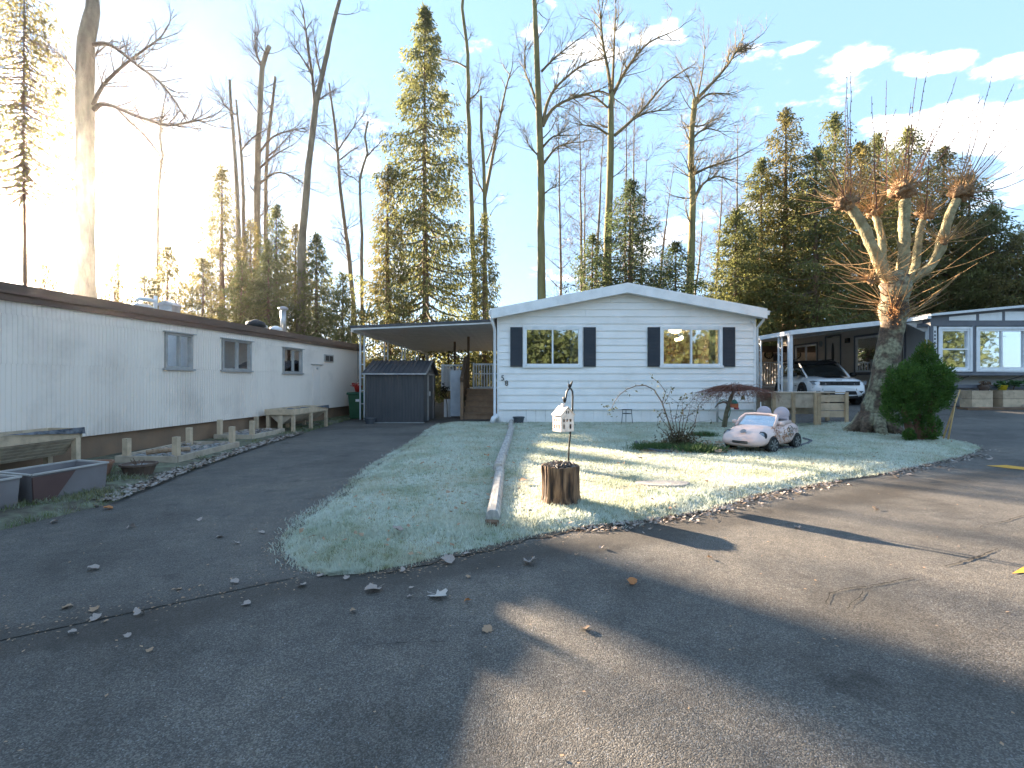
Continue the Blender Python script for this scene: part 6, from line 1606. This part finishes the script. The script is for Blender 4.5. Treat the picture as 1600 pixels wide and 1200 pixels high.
bare_tree('second thinner snag close beside the broken one', [(369,156),(374,215),(379,290),(383,470)], (8,3), 35, [([(377,235),(395,215),(420,200)],3)], False, 18, 2.0, 5, False, .35)
bare_tree('tall bare tree forked near the frame top above left cedars', [(421,72),(410,105),(406,180),(403,260),(401,470)], (11,7), 36, [([(410,104),(401,85),(398,55)],5),([(404,240),(425,215),(450,205),(478,200)],4),([(404,265),(425,245),(460,225)],4),([(402,290),(430,270),(455,275),(478,290)],4)], False, 26, 2.4, 6, False, .3)
bare_tree('slim bare tree directly right of the forked one', [(430,120),(421,200),(416,280),(415,470)], (8,4), 38, [([(418,245),(440,225),(462,200)],3)], False, 34, 2.3, 7, False, .35)
bare_tree('leaning smooth trunk forked into two high stems', [(514,66),(508,100),(494,165),(486,230),(478,300),(473,360),(471,470)], (14,7), 32, [([(492,165),(488,120),(480,66),(474,20)],6),([(488,118),(475,95),(455,66)],4),([(503,120),(496,95),(493,66)],4),([(500,155),(510,148),(523,140)],3)], False, 4, 2.0, 8, True, .5)
bare_tree('twiggy slender tree left of the big cedar', [(514,130),(522,190),(528,240),(531,290),(540,360),(552,470)], (8,3), 36, [([(528,235),(545,210),(570,175)],3),([(531,250),(550,235),(562,228)],2.5),([(529,240),(510,222),(495,215)],2.5)], False, 46, 2.0, 9, False, .35)
bare_tree('small bent tree touching the left side of the big cedar', [(575,190),(570,215),(574,240),(562,280),(564,340),(566,470)], (6,3), 34, [([(573,245),(585,232),(595,222)],2.5),([(561,285),(550,276),(540,275)],2)], False, 16, 1.5, 10, False, .45)
bare_tree('straight tall trunk just right of the big cedar', [(729,66),(731,110),(733,200),(736,300),(742,480)], (8,5.5), 34, [([(728,105),(715,98),(700,94),(682,90)],3),([(734,155),(747,143),(752,118)],3)], True, 16, 2.0, 11, True, .4)
bare_tree('tree with long diverging right stem beside the cedar', [(751,150),(752,200),(756,260),(757,320),(758,480)], (9,4), 33, [([(757,310),(767,260),(778,200),(790,140),(799,110)],6),([(755,300),(745,280),(740,260)],3),([(760,255),(770,225),(776,190)],3)], True, 16, 1.8, 12, False, .3)
bare_tree('tall mossy trunk with sweeping limbs left above the white roof', [(838,66),(841,140),(844,220),(845,320),(846,480)], (13,9), 30, [([(849,195),(853,168),(866,140),(892,115),(918,98),(945,91)],6),([(848,197),(862,172),(885,157),(915,147),(942,143),(965,158)],6),([(838,160),(828,130),(820,110),(821,66)],4.5),([(846,112),(862,95),(882,78),(905,60)],4),([(849,256),(868,232),(885,225),(900,222)],4.5),([(848,230),(865,213),(885,212)],4),([(840,242),(830,232),(824,222)],3),([(849,304),(860,295),(870,292)],3)], True, 10, 2.2, 13, True, .5)
bare_tree('tall mossy trunk forking high in the middle of the sky', [(956,145),(954,200),(953,280),(950,360),(949,480)], (14,9), 30, [([(955,150),(950,110),(942,66),(938,20)],6.5),([(956,150),(958,110),(960,66),(962,20)],5.5),([(957,150),(972,120),(992,90),(1015,66),(1050,50)],6),([(958,150),(968,125),(975,95)],4),([(960,212),(985,190),(1010,165),(1040,130),(1070,110)],5.5),([(985,188),(1015,175),(1048,172)],3.5),([(949,210),(930,198),(905,195)],4),([(949,168),(938,158),(925,150),(905,148)],4)], True, 14, 2.2, 14, False, .45)
bare_tree('mossy trunk with a crow nest and right hand crown', [(1086,155),(1081,200),(1080,250),(1083,310),(1080,400),(1078,480)], (12,8), 30, [([(1086,158),(1100,143),(1120,122),(1138,100),(1150,82),(1165,72)],6),([(1088,162),(1105,148),(1125,146),(1142,148)],4.5),([(1084,215),(1092,207),(1105,201),(1125,205)],4),([(1083,197),(1098,196),(1118,185)],3.5),([(1085,272),(1105,262),(1125,255),(1160,243)],4.5),([(1086,310),(1098,288),(1118,276),(1135,280)],5),([(1086,155),(1080,130),(1068,110)],3),([(1090,150),(1098,110),(1102,66)],3)], True, 34, 2.0, 15, False, .45)
nest = at(1161, 76, 30.3)
nb = MB()
for _ in range(160):
    a = Vector((rnd.gauss(0,.16), rnd.gauss(0,.16), rnd.gauss(0,.11))); b = a+Vector((rnd.gauss(0,.2), rnd.gauss(0,.2), rnd.gauss(0,.08))); nb.tube([nest+a, nest+b], .014, 3, False)
tag(nb.build('bird_nest', M['twig']), 'dark twig nest high in the crown at upper right', 'nest')
for i, (tr_, w, lab) in enumerate((([(872,170),(874,300),(877,480)], (4.5,3), 'thin straight tree just right of the left mossy trunk'),
        ([(905,160),(907,300),(909,480)], (5,3), 'thin reddish tree midway between the two mossy trunks'),
        ([(917,215),(914,300),(912,480)], (4,2.5), 'thinnest stem right beside the thin reddish tree'),
        ([(943,180),(940,260),(934,380),(930,480)], (5,3), 'slim leaning stem left of the high forking trunk'),
        ([(979,160),(978,300),(976,480)], (4.5,3), 'slim stem just right of the high forking trunk'),
        ([(992,150),(990,300),(986,480)], (5.5,3), 'reddish stem rising out of the dark cedar'),
        ([(1012,225),(1008,300),(1000,480)], (4,2.5), 'fan twigged stem above the dark cedar'),
        ([(1053,255),(1047,300),(1035,400),(1030,480)], (4.5,2.5), 'low spreading stem left of the nest tree'),
        ([(1130,240),(1127,320),(1118,480)], (5,3), 'thin stem right of the nest tree'),
        ([(1152,190),(1152,300),(1150,480)], (5,3), 'upright twiggy stem before the right cedars'),
        ([(1100,300),(1095,380),(1085,480)], (4,2.5), 'short dark stem behind the nest tree'))):
    bare_tree(lab, tr_, w, 37+2.0*(i % 3), [], False, 62, 1.9, 40+i, False, .3, 'slender_tree', 'slender bare trees')

# ---------------------------------------------------------------- conifers
M['cedar'] = leafmat('cedar', (.11,.125,.045), (.22,.22,.075), scale=.8, trans=.55, c3=(.36,.33,.12))
M['cedar_warm'] = leafmat('cedar_warm', (.13,.12,.042), (.24,.20,.07), scale=.9, trans=.55, c3=(.36,.29,.11))
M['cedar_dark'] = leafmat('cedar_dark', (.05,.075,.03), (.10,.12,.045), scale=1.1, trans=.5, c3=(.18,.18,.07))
def conifer(label, px, ytop, hw, Y, n, m='cedar', size=.26, seed=0, base_y=500, power=.85, droop=.9, z0=0.5, gap=.25, name='cedar_tree', group='cedars behind the houses', trunk_w=None, fill=.2, asp=.32, dens=1.0):
    rr = np.random.default_rng(seed)
    x = (px-800)/FP*Y; ztop = H+(HY-ytop)/FP*Y; Rm = hw*1.22/FP*Y; n = int(n*1.9); size = size*.85
    t_ = thing(name, label, 'tree', (x, Y, 0), 0, group)
    tw = (trunk_w or max(.12, ztop*.014))
    MB().tube([(x,Y,-.1),(x+.05,Y,ztop*.3),(x-.04,Y,ztop*.6),(x,Y,ztop)], [tw*1.25,tw,tw*.6,.02], 8).build('trunk', M['bark_red'], t_, smooth=True)
    nb = int(24+ztop*6.5*dens); br = MB(); pts = []; dirs = []
    zz = z0+(ztop-z0)*((np.arange(nb)+rr.random(nb))/nb)**.92
    az = rr.uniform(0, 6.28)
    for z in zz:
        t = (z-z0)/(ztop-z0); az += 2.4+rr.normal(0, .5)
        L = Rm*((1-t)**power)*rr.uniform(.62, 1.18)+.15
        k = 6; ca, sa = math.cos(az), math.sin(az)
        lift = rr.uniform(-.05, .12)
        P = []
        for i in range(k+1):
            s = i/k; P.append(Vector((x+ca*L*s, Y+sa*L*s, z + lift*L*s - droop*L*.34*math.sin(s*2.0) + .16*L*s*s)))
        br.tube(P, list(np.linspace(max(.014,.022*L), .006, k+1)), 3, False)
        m_ = int(n/nb*(.25+1.5*(1-t)**.8)*rr.uniform(.6,1.4))
        s = fill+(1-fill)*rr.random(m_)**.75
        idx = np.clip((s*k).astype(int), 0, k-1); f = s*k-idx
        A = np.array([p[:] for p in P]); q = A[idx]*(1-f)[:,None]+A[idx+1]*f[:,None]
        lat = rr.normal(size=m_)*(.07+.17*L*np.sin(np.clip(s,0,1)*2.6))
        hang = -rr.exponential(.20+.05*L, m_)*droop
        off = np.stack([-sa*lat+rr.normal(0,.06,m_), ca*lat+rr.normal(0,.06,m_), hang+rr.normal(0,.05,m_)], 1)
        pts.append(q+off)
        dirs.append(np.stack([ca*.45-sa*lat*.5, sa*.45+ca*lat*.5, np.full(m_,-droop*.9)], 1))
    pts = np.concatenate(pts); dirs = np.concatenate(dirs)
    # tip tuft
    k = max(40, n//60); tp_ = np.stack([rr.normal(x,.12,k), rr.normal(Y,.12,k), ztop-rr.random(k)*ztop*.06], 1); pts = np.concatenate([pts, tp_]); dirs = np.concatenate([dirs, np.tile([0,0,.6],(k,1))])
    struct(br.build('branches', M['twig'], t_), 'stuff')
    struct(leafcloud('crown', pts, np.full(len(pts), size), M[m], seed+500, t_, asp, 0, dirs), 'stuff')
    return t_
conifer('tallest drooping cedar left of the carport roof reaching the frame top', 664, 14, 98, 32, 20000, 'cedar', .30, 101, power=.64, trunk_w=.20, gap=.15)
conifer('shorter olive cedar overlapping the left flank of the tallest cedar', 606, 262, 46, 31, 5200, 'cedar_warm', .26, 102, power=.7)
conifer('small cedar between the tallest cedar and the white roof', 757, 335, 34, 31, 3600, 'cedar', .25, 103, power=.7)
conifer('sunlit cedar with ragged top above the trailer roof vents', 347, 262, 56, 33, 6200, 'cedar_warm', .26, 104, power=.75, gap=.35)
conifer('mid height cedar above the trailer chimney', 432, 322, 58, 33, 7500, 'cedar', .25, 105, power=.7)
conifer('cedar right of the trailer chimney', 495, 368, 58, 32, 7500, 'cedar', .25, 106, power=.7)
conifer('cedar behind the second trailer window', 392, 345, 54, 35, 6000, 'cedar_warm', .26, 107, power=.7)
conifer('low cedar in the glare behind the bent white pipe', 262, 388, 52, 31, 4200, 'cedar_warm', .27, 108, power=.7, gap=.4)
conifer('tall hazy conifer at the far left edge in the sun glare', 38, -60, 85, 30, 4200, 'cedar_warm', .32, 109, power=.6, gap=.45, z0=12, trunk_w=.10)
conifer('low hazy conifer beside the thickest trunk above the trailer roof', 180, 412, 38, 34, 2200, 'cedar_warm', .27, 110, gap=.45, power=.7)
conifer('low conifer at the far left above the trailer roof', 70, 415, 50, 30, 2600, 'cedar_warm', .28, 111, gap=.45, power=.7)
conifer('dense cedar low between the snags and the leaning trunk', 420, 385, 46, 30, 5200, 'cedar', .25, 151, power=.6, dens=1.3)
conifer('low cedar at the foot of the leaning smooth trunk', 462, 352, 44, 34, 5200, 'cedar_warm', .25, 152, power=.6, dens=1.3)
conifer('short cedar at the left end of the carport roof', 536, 428, 40, 31, 4200, 'cedar', .24, 153, power=.6, dens=1.3)
conifer('squat cedar behind the trailer roof box vent', 318, 405, 46, 30, 4200, 'cedar_warm', .25, 154, power=.6, dens=1.2)
conifer('squat cedar right behind the bent white pipe', 226, 432, 46, 31, 3400, 'cedar_warm', .25, 155, power=.6, dens=1.2)
conifer('squat cedar behind the third trailer window', 378, 410, 46, 30, 4600, 'cedar', .25, 156, power=.6, dens=1.3)
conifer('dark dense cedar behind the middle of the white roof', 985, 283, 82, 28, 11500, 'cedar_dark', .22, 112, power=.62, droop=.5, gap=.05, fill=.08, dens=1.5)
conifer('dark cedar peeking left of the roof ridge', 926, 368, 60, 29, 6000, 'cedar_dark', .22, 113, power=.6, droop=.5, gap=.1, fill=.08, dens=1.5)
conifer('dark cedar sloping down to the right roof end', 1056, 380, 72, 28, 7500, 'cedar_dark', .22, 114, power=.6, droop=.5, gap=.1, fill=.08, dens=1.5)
for i, (px, yt, hw, Y, lab) in enumerate(((1150,330,44,30,'leftmost cedar of the right grove beside the white eave'),(1190,250,42,31,'second cedar of the right grove'),(1228,172,52,31,'tallest cedar of the right grove'),
        (1275,235,50,29,'cedar between the two tall ones of the right grove'),(1305,178,46,32,'narrow tall cedar above the parked vehicle'),(1345,225,50,30,'cedar directly left behind the pollard crown'),(1372,210,46,33,'pale topped cedar behind the pollard middle limb'),
        (1420,200,52,31,'cedar right behind the pollard crown'),(1475,232,52,31,'cedar behind the right pollard limb'),(1515,275,48,30,'sloping cedar right of the pollard'),(1550,325,48,29,'shorter cedar before the last one at right'),(1590,370,50,28,'rightmost low cedar at the frame edge'),(1640,400,60,28,'cedar just beyond the right frame edge'))):
    conifer(lab, px, yt, hw*1.3, Y, 12500, ('cedar','cedar','cedar_warm')[i%3], .25, 120+i, power=.46, droop=.55, gap=.05, fill=.06, dens=1.3, group='cedars of the right grove')
for i, (px, yt, hw, lab) in enumerate(((1250,300,70,'hazy gold cedar of the second row behind the narrow tall cedar'),(1395,300,75,'hazy gold cedar of the second row behind the pollard'),(1500,340,75,'hazy gold cedar of the second row at the right'),(1165,380,60,'hazy gold cedar of the second row above the white eave'))):
    conifer(lab, px, yt, hw, 38, 9000, 'cedar_warm', .32, 170+i, power=.4, droop=.5, fill=.05, dens=1.3, group='cedars of the right grove')
# undergrowth behind the houses
rr = np.random.default_rng(7); n = 30000
ux = rr.uniform(-34, 22, n); uy = rr.uniform(33, 44, n)
hh = np.array([2.6+1.6*mnoise.noise(Vector((a*.35, b*.2, 0))) for a, b in zip(ux, uy)])
uz = hh*rr.random(n)**.7
o = leafcloud('undergrowth', np.stack([ux,uy,uz],1), np.full(n,.34), M['cedar_warm'], 77, None, .5)
tag(struct(o,'stuff'), 'tangled olive brown undergrowth between the tree trunks', 'undergrowth')
# wood across the street (mirrored in the window panes)
n = 42000; ux = rr.uniform(-60, 78, n); uy = rr.uniform(-62, -48, n)
hh = np.array([9.0+3.5*mnoise.noise(Vector((a*.12, b*.1, 4)))+2*mnoise.noise(Vector((a*.6, b*.3, 1))) for a, b in zip(ux, uy)])
o = leafcloud('woodland', np.stack([ux,uy,hh*rr.random(n)**.8],1), np.full(n,.95), M['cedar_dark'], 78, None, .6)
tag(struct(o,'stuff'), 'far line of trees across the street behind the viewer', 'wood')
mb = MB(); mb.grid(4, 4, lambda u, v: (-80+180*u, -70+57*v, -.01)); struct(mb.build('far_verge', pm('far_grass', (.07,.10,.035), (.12,.14,.05), scale=.5, rough=.95)))

# ---------------------------------------------------------------- pollarded tree
pb = gp(1366, 678); YP = pb.y
pol = thing('pollarded_tree', 'pollarded plane tree with knobbly heads of shoots at right', 'tree', pb)
m, nt, n_, l_, p_ = newmat('plane_bark'); M['plane_bark'] = m
tc = n_.new('ShaderNodeTexCoord')
v_ = n_.new('ShaderNodeTexNoise'); v_.inputs['Scale'].default_value = 2.6; v_.inputs['Detail'].default_value = 3; l_.new(tc.outputs['Object'], v_.inputs['Vector'])
r_ = n_.new('ShaderNodeValToRGB'); r_.color_ramp.interpolation = 'EASE'; e_ = r_.color_ramp.elements; e_[0].position = .44; e_[0].color = (.12,.085,.06,1); e_[1].position = .56; e_[1].color = (.27,.26,.18,1)
l_.new(v_.outputs['Fac'], r_.inputs[0])
w_ = n_.new('ShaderNodeTexNoise'); w_.inputs['Scale'].default_value = 16; w_.inputs['Detail'].default_value = 6; l_.new(tc.outputs['Object'], w_.inputs['Vector'])
r2_ = n_.new('ShaderNodeValToRGB'); e_ = r2_.color_ramp.elements; e_[0].position = .35; e_[0].color = (.45,.42,.4,1); e_[1].position = .65; e_[1].color = (1.15,1.1,1.0,1); l_.new(w_.outputs['Fac'], r2_.inputs[0])
mx_ = n_.new('ShaderNodeMixRGB'); mx_.blend_type = 'MULTIPLY'; mx_.inputs[0].default_value = 1; l_.new(r_.outputs[0], mx_.inputs[1]); l_.new(r2_.outputs[0], mx_.inputs[2]); l_.new(mx_.outputs[0], p_.inputs['Base Color']); p_.inputs['Roughness'].default_value = .9
b_ = n_.new('ShaderNodeBump'); b_.inputs['Strength'].default_value = .7; b_.inputs['Distance'].default_value = .03; l_.new(w_.outputs['Fac'], b_.inputs['Height']); l_.new(b_.outputs[0], p_.inputs['Normal'])
M['plane_limb'] = pm('plane_limb', (.22,.19,.10), (.37,.32,.19), scale=7, rough=.9, bump=.9, bscale=22, bdist=.03, dirt=(.11,.075,.05), dirt_scale=6, dirt_amt=.85)
M['knob'] = pm('knob', (.19,.11,.06), (.36,.23,.13), scale=14, rough=.95, bump=.8, bscale=25, bdist=.04)
M['shoot'] = pm('shoot', (.33,.19,.085), (.46,.30,.14), scale=6, rough=.7)
pxm = YP/FP
def smooth_path(P, R_, k=5):
    Q, QR = [], []
    for i in range(len(P)-1):
        a, b, c, d = P[max(i-1,0)], P[i], P[i+1], P[min(i+2,len(P)-1)]
        for j in range(k):
            t = j/k; Q.append(.5*((2*b)+(c-a)*t+(2*a-5*b+4*c-d)*t*t+(3*b-a-3*c+d)*t**3)); QR.append(R_[i]*(1-t)+R_[i+1]*t)
    Q.append(P[-1]); QR.append(R_[-1]); return Q, QR
def lumpy(Q, QR, n, name, m, parent, amp=.12, fr=2.0, seed=0):
    mb = MB(); mb.tube(Q, QR, n)
    out = []
    for i, v in enumerate(mb.v):
        v = Vector(v); k = min(len(Q)-1, i//n); c = Q[k]; f = 1+amp*mnoise.noise(v*fr+Vector((seed,0,0)))+amp*.5*mnoise.noise(v*fr*3.1); out.append(tuple(c+(v-c)*f))
    mb.v = out; return mb.build(name, m, parent, smooth=True)
TP = [(1366,690,33),(1367,676,27),(1370,655,21.5),(1374,620,17.5),(1379,590,17),(1386,560,17),(1391,530,16),(1394,505,16),(1396,485,18),(1397,468,17.5),(1400,448,21),(1402,434,17),(1403,424,9)]
P = [at(x, y, YP) for x, y, _ in TP]; Q, QR = smooth_path(P, [w*pxm for *_, w in TP])
lumpy(Q, QR, 28, 'trunk', M['plane_bark'], pol, .16, 2.6, 1)
for k in range(9):     # root flare
    a = k*.7+.2; d = Vector((math.cos(a), math.sin(a), 0)); MB().tube([pb+d*.18+Vector((0,0,.42)), pb+d*.38+Vector((0,0,.14)), pb+d*rnd.uniform(.5,.75)+Vector((0,0,-.04))], [.16,.13,.06], 8).build('root', M['plane_bark'], pol, smooth=True)
limbs = [([(1392,446),(1379,422),(1368,398),(1354,365),(1340,340),(1328,322)], (9,7), 0.0), ([(1385,430),(1379,405),(1378,375),(1372,350),(1367,338)], (6,5), .5), ([(1406,440),(1410,415),(1413,380),(1413,345),(1414,312)], (8.5,7.5), -.1),
         ([(1418,440),(1430,420),(1433,395),(1437,365),(1442,345)], (6.5,5), .45), ([(1408,446),(1428,432),(1450,420),(1466,395),(1475,365),(1486,330),(1496,312)], (8,6), -.15)]
heads = [(1322,316,17,0.0), (1366,331,12,.5), (1411,297,19,-.1), (1446,335,14,.45), (1502,300,17,-.15), (1362,437,9,-.25), (1477,377,6,-.2)]
for pl, (w0, w1), dy in limbs:
    P = [at(x, y, YP+dy*(i/(len(pl)-1))) for i, (x, y) in enumerate(pl)]
    Q, QR = smooth_path(P, list(np.linspace(w0*pxm, w1*pxm, len(P)))); lumpy(Q, QR, 16, 'limb', M['plane_limb'], pol, .26, 6, w0)
for i, (x, y, r, dy) in enumerate(heads):
    c = at(x, y, YP+dy); rad = r*.84*pxm
    prof = [(rad*math.sin(t)*.95+.001, -rad*math.cos(t)*.85) for t in np.linspace(0, math.pi, 18)]
    mb = MB(); mb.lathe(prof, 26, c); mb.v = [tuple(c+(Vector(v)-c)*(1+.55*mnoise.noise((Vector(v)-c)*9+Vector((i,0,0)))+.35*mnoise.noise((Vector(v)-c)*24))) for v in mb.v]
    kb = mb.build('knob', M['knob'], pol, smooth=True)
    sh = MB(); rs = random.Random(900+i)
    nsh = int(20+r*4.4)
    for k in range(nsh):
        a = rs.uniform(0, 6.283); el = rs.uniform(-.05, 1.35) if i < 5 else rs.uniform(-.2,.9)
        d = Vector((math.cos(a)*math.cos(el), math.sin(a)*math.cos(el)*.8, math.sin(el))).normalized()
        L = rs.uniform(.25, .8) if rs.random() < .6 else rs.uniform(.9, 1.7)
        if i in (5, 6): L *= .8
        p = c+d*rad*.8; path = [p]; dd = d.copy()
        for s in range(6):
            dd = (dd+Vector((rs.gauss(0,.13), rs.gauss(0,.13), .06+rs.gauss(0,.05)))).normalized(); path.append(path[-1]+dd*L/6)
        sh.tube(path, list(np.linspace(rs.uniform(.004,.008),.0022,7)), 4, False)
    for k in range(int(r*5)):        # short stubs crowding the knob
        d = Vector((rs.gauss(0,1), rs.gauss(0,1), rs.gauss(.3,1))).normalized(); p = c+d*rad*.85; sh.tube([p, p+d*rs.uniform(.03,.10)+Vector((0,0,.02))], [.014,.005], 3, False)
    struct(sh.build('shoots', M['shoot'], pol), 'stuff')
# long whips with buds
wh = [(1326,312,1323,92),(1322,312,1321,150),(1328,312,1330,100),(1384,295,1385,128),(1413,290,1455,84),(1420,290,1470,190),(1424,292,1494,120),(1408,292,1424,160),(1418,288,1475,165),(1425,295,1535,150),(1500,290,1552,108),(1505,290,1583,130),(1498,290,1532,150),(1508,296,1600,185),(1512,300,1640,235),(1510,303,1620,270),(1330,318,1262,222),(1326,316,1280,215),(1370,325,1362,150),(1445,330,1455,200),(1340,318,1400,170),(1318,320,1250,322),(1512,306,1598,330),(1500,294,1575,210),(1410,285,1436,95)]
ws_ = MB(); bd = MB()
for i, (x0, y0, x1, y1) in enumerate(wh):
    a = at(x0, y0, YP+rnd.uniform(-.15,.15)); b = at(x1, y1, YP+rnd.uniform(-1.0,1.0)); L = (b-a).length
    path = []
    for s in range(9):
        t = s/8; p = a.lerp(b, t); p += Vector((0,0,-.05*L*math.sin(t*math.pi)*(1 if abs(b.x-a.x) > .4 else .1)))+Vector((rnd.gauss(0,.012),0,rnd.gauss(0,.012))); path.append(p)
    ws_.tube(path, list(np.linspace(.015,.005,9)), 4, False)
    if y1 < 215:
        for t in np.arange(.45, 1.0, .07):
            k = min(7,int(t*8)); p = path[k].lerp(path[k+1], t*8-k)+Vector((rnd.choice((-.012,.012)),0,0)); bd.lathe([(.003,-.016),(.014,0),(.003,.016)], 5, p)
struct(ws_.build('whips', M['twig_red'], pol), 'stuff'); struct(bd.build('buds', M['rose_cane'], pol), 'stuff')
# sprouts round the trunk below the fork and side shoots low on the limbs
sp_ = MB(); rs = random.Random(77)
for k in range(130):
    y = rs.uniform(458, 502); a = rs.uniform(0, 6.283); c = at(1396+rs.uniform(-2,2), y, YP); d = Vector((math.cos(a), math.sin(a), rs.uniform(-.1,.7))).normalized(); p = c+Vector((d.x,d.y,0))*17*pxm*.95
    L = rs.uniform(.05,.22) if k < 96 else rs.uniform(.7,1.9); path = [p]; dd = d
    for s in range(5):
        dd = (dd+Vector((rs.gauss(0,.05),rs.gauss(0,.05),.06 if L > .5 else .1))).normalized(); path.append(path[-1]+dd*L/5)
    sp_.tube(path, list(np.linspace(.010,.004,6)), 4, False)
for k in range(46):
    pl, _, dy = limbs[rs.randrange(5)]; j = rs.randrange(0, 3); c = at(*pl[j], YP+dy*.4); a = rs.uniform(0,6.283); d = Vector((math.cos(a), math.sin(a), rs.uniform(-.1,.5))).normalized(); L = rs.uniform(.3,1.7); path = [c+d*.08]; dd = d
    for s in range(6):
        dd = (dd+Vector((rs.gauss(0,.12),rs.gauss(0,.12),.08+rs.gauss(0,.05)))).normalized(); path.append(path[-1]+dd*L/6)
    sp_.tube(path, list(np.linspace(.009,.003,7)), 4, False)
struct(sp_.build('side_shoots', M['shoot'], pol), 'stuff')
pts = [tuple(at(1398+rs.gauss(0,9), 480+rs.gauss(0,13), YP-.28)) for _ in range(200)]
struct(leafcloud('sprout_leaves', pts, .05, leafmat('sprout', (.30,.14,.05), (.42,.22,.09), scale=10, trans=.3), 88, pol, .5), 'stuff')

# ---------------------------------------------------------------- clipped thuja
tb = gp(1437, 690); YT = tb.y
th = thing('thuja_bush', 'rounded green thuja with pointed top beside the pollarded trunk', 'bush', tb)
k = YT/FP; rt = np.random.default_rng(5); pts, dirs = [], []
for x, y, rx, ry, n, dy in ((1446,600,42,44,9600,.1),(1414,606,32,36,5600,-.1),(1402,640,26,24,3400,-.15),(1470,604,20,32,3400,.0),(1447,562,16,24,2200,.1),(1437,625,40,28,3800,-.1),(1456,668,15,19,1600,-.35),(1419,681,8,9,600,-.4),(1390,622,16,20,1700,0)):
    c = at(x+(1437-x)*.10, y, YT+dy); rx *= .88; u = rt.normal(size=(n,3)); u /= np.linalg.norm(u,axis=1)[:,None]
    s = (.72+.30*rt.random(n))[:,None]
    nz_ = np.array([1+.30*mnoise.noise(Vector(q)*3.6+Vector((x,0,0))) for q in u])[:,None]
    p = np.array(c)+u*s*nz_*np.array([rx*k, min(rx,ry)*k, ry*k]); pts.append(p); dirs.append(u*.7+np.array([0,0,.75]))
pts = np.concatenate(pts); dirs = np.concatenate(dirs)
M['thuja'] = leafmat('thuja', (.04,.095,.018), (.105,.19,.035), scale=6, trans=.38, c3=(.18,.26,.05))
struct(leafcloud('foliage', pts, np.full(len(pts),.055), M['thuja'], 89, th, .34, 0, dirs), 'stuff')
c = at(1448, 546, YT+.1); struct(leafcloud('tip', np.array(c)+rt.normal(size=(150,3))*np.array([.05,.05,.06]), np.full(150,.08), leafmat('thuja_tip', (.16,.16,.03), (.26,.22,.05), scale=9, trans=.4), 90, th, .42, 0, np.tile([0,0,1.],(150,1))), 'stuff')
M['shaggy'] = pm('shaggy', (.10,.05,.03), (.19,.10,.06), scale=14, stretch=(1,1,.2), rough=.95, bump=.8, bscale=30, bdist=.03)
for x, lean in ((1425,-.08),(1440,.0),(1452,.1),(1433,.05)):
    b = gp(x, 692); MB().tube([b-Vector((0,0,.05)), b+Vector((lean*.5,0,.25)), b+Vector((lean,.1,.6)), b+Vector((lean*1.2,.1,1.0))], [.10,.085,.05,.02], 9).build('stem', M['shaggy'], th, smooth=True)
for k2 in range(70):
    b = gp(1438+rnd.gauss(0,12), 690); p = b+Vector((0,-.08,rnd.uniform(.05,.45))); MB().tube([p, p+Vector((rnd.gauss(0,.06),-.06,rnd.gauss(-.08,.08)))], [.008,.003], 3, False).build('dead_twig', M['shaggy'], th) if k2 < 24 else None

# ================================================================== HAZE
hz = bpy.data.materials.new('haze'); hz.use_nodes = True
hn = hz.node_tree.nodes; hl = hz.node_tree.links
hn.remove(hn['Principled BSDF'])
pv = hn.new('ShaderNodeVolumePrincipled'); pv.inputs['Density'].default_value = HAZE_D; pv.inputs['Anisotropy'].default_value = HAZE_G
pv.inputs['Color'].default_value = (1, .98, .95, 1)
hl.new(pv.outputs[0], hn['Material Output'].inputs['Volume'])
tag(struct(MB().box(-640, 640, -640, 940, -1.3, 36).build('haze', hz), 'stuff'), 'pale sunlit morning haze filling the air between the trees', 'haze')
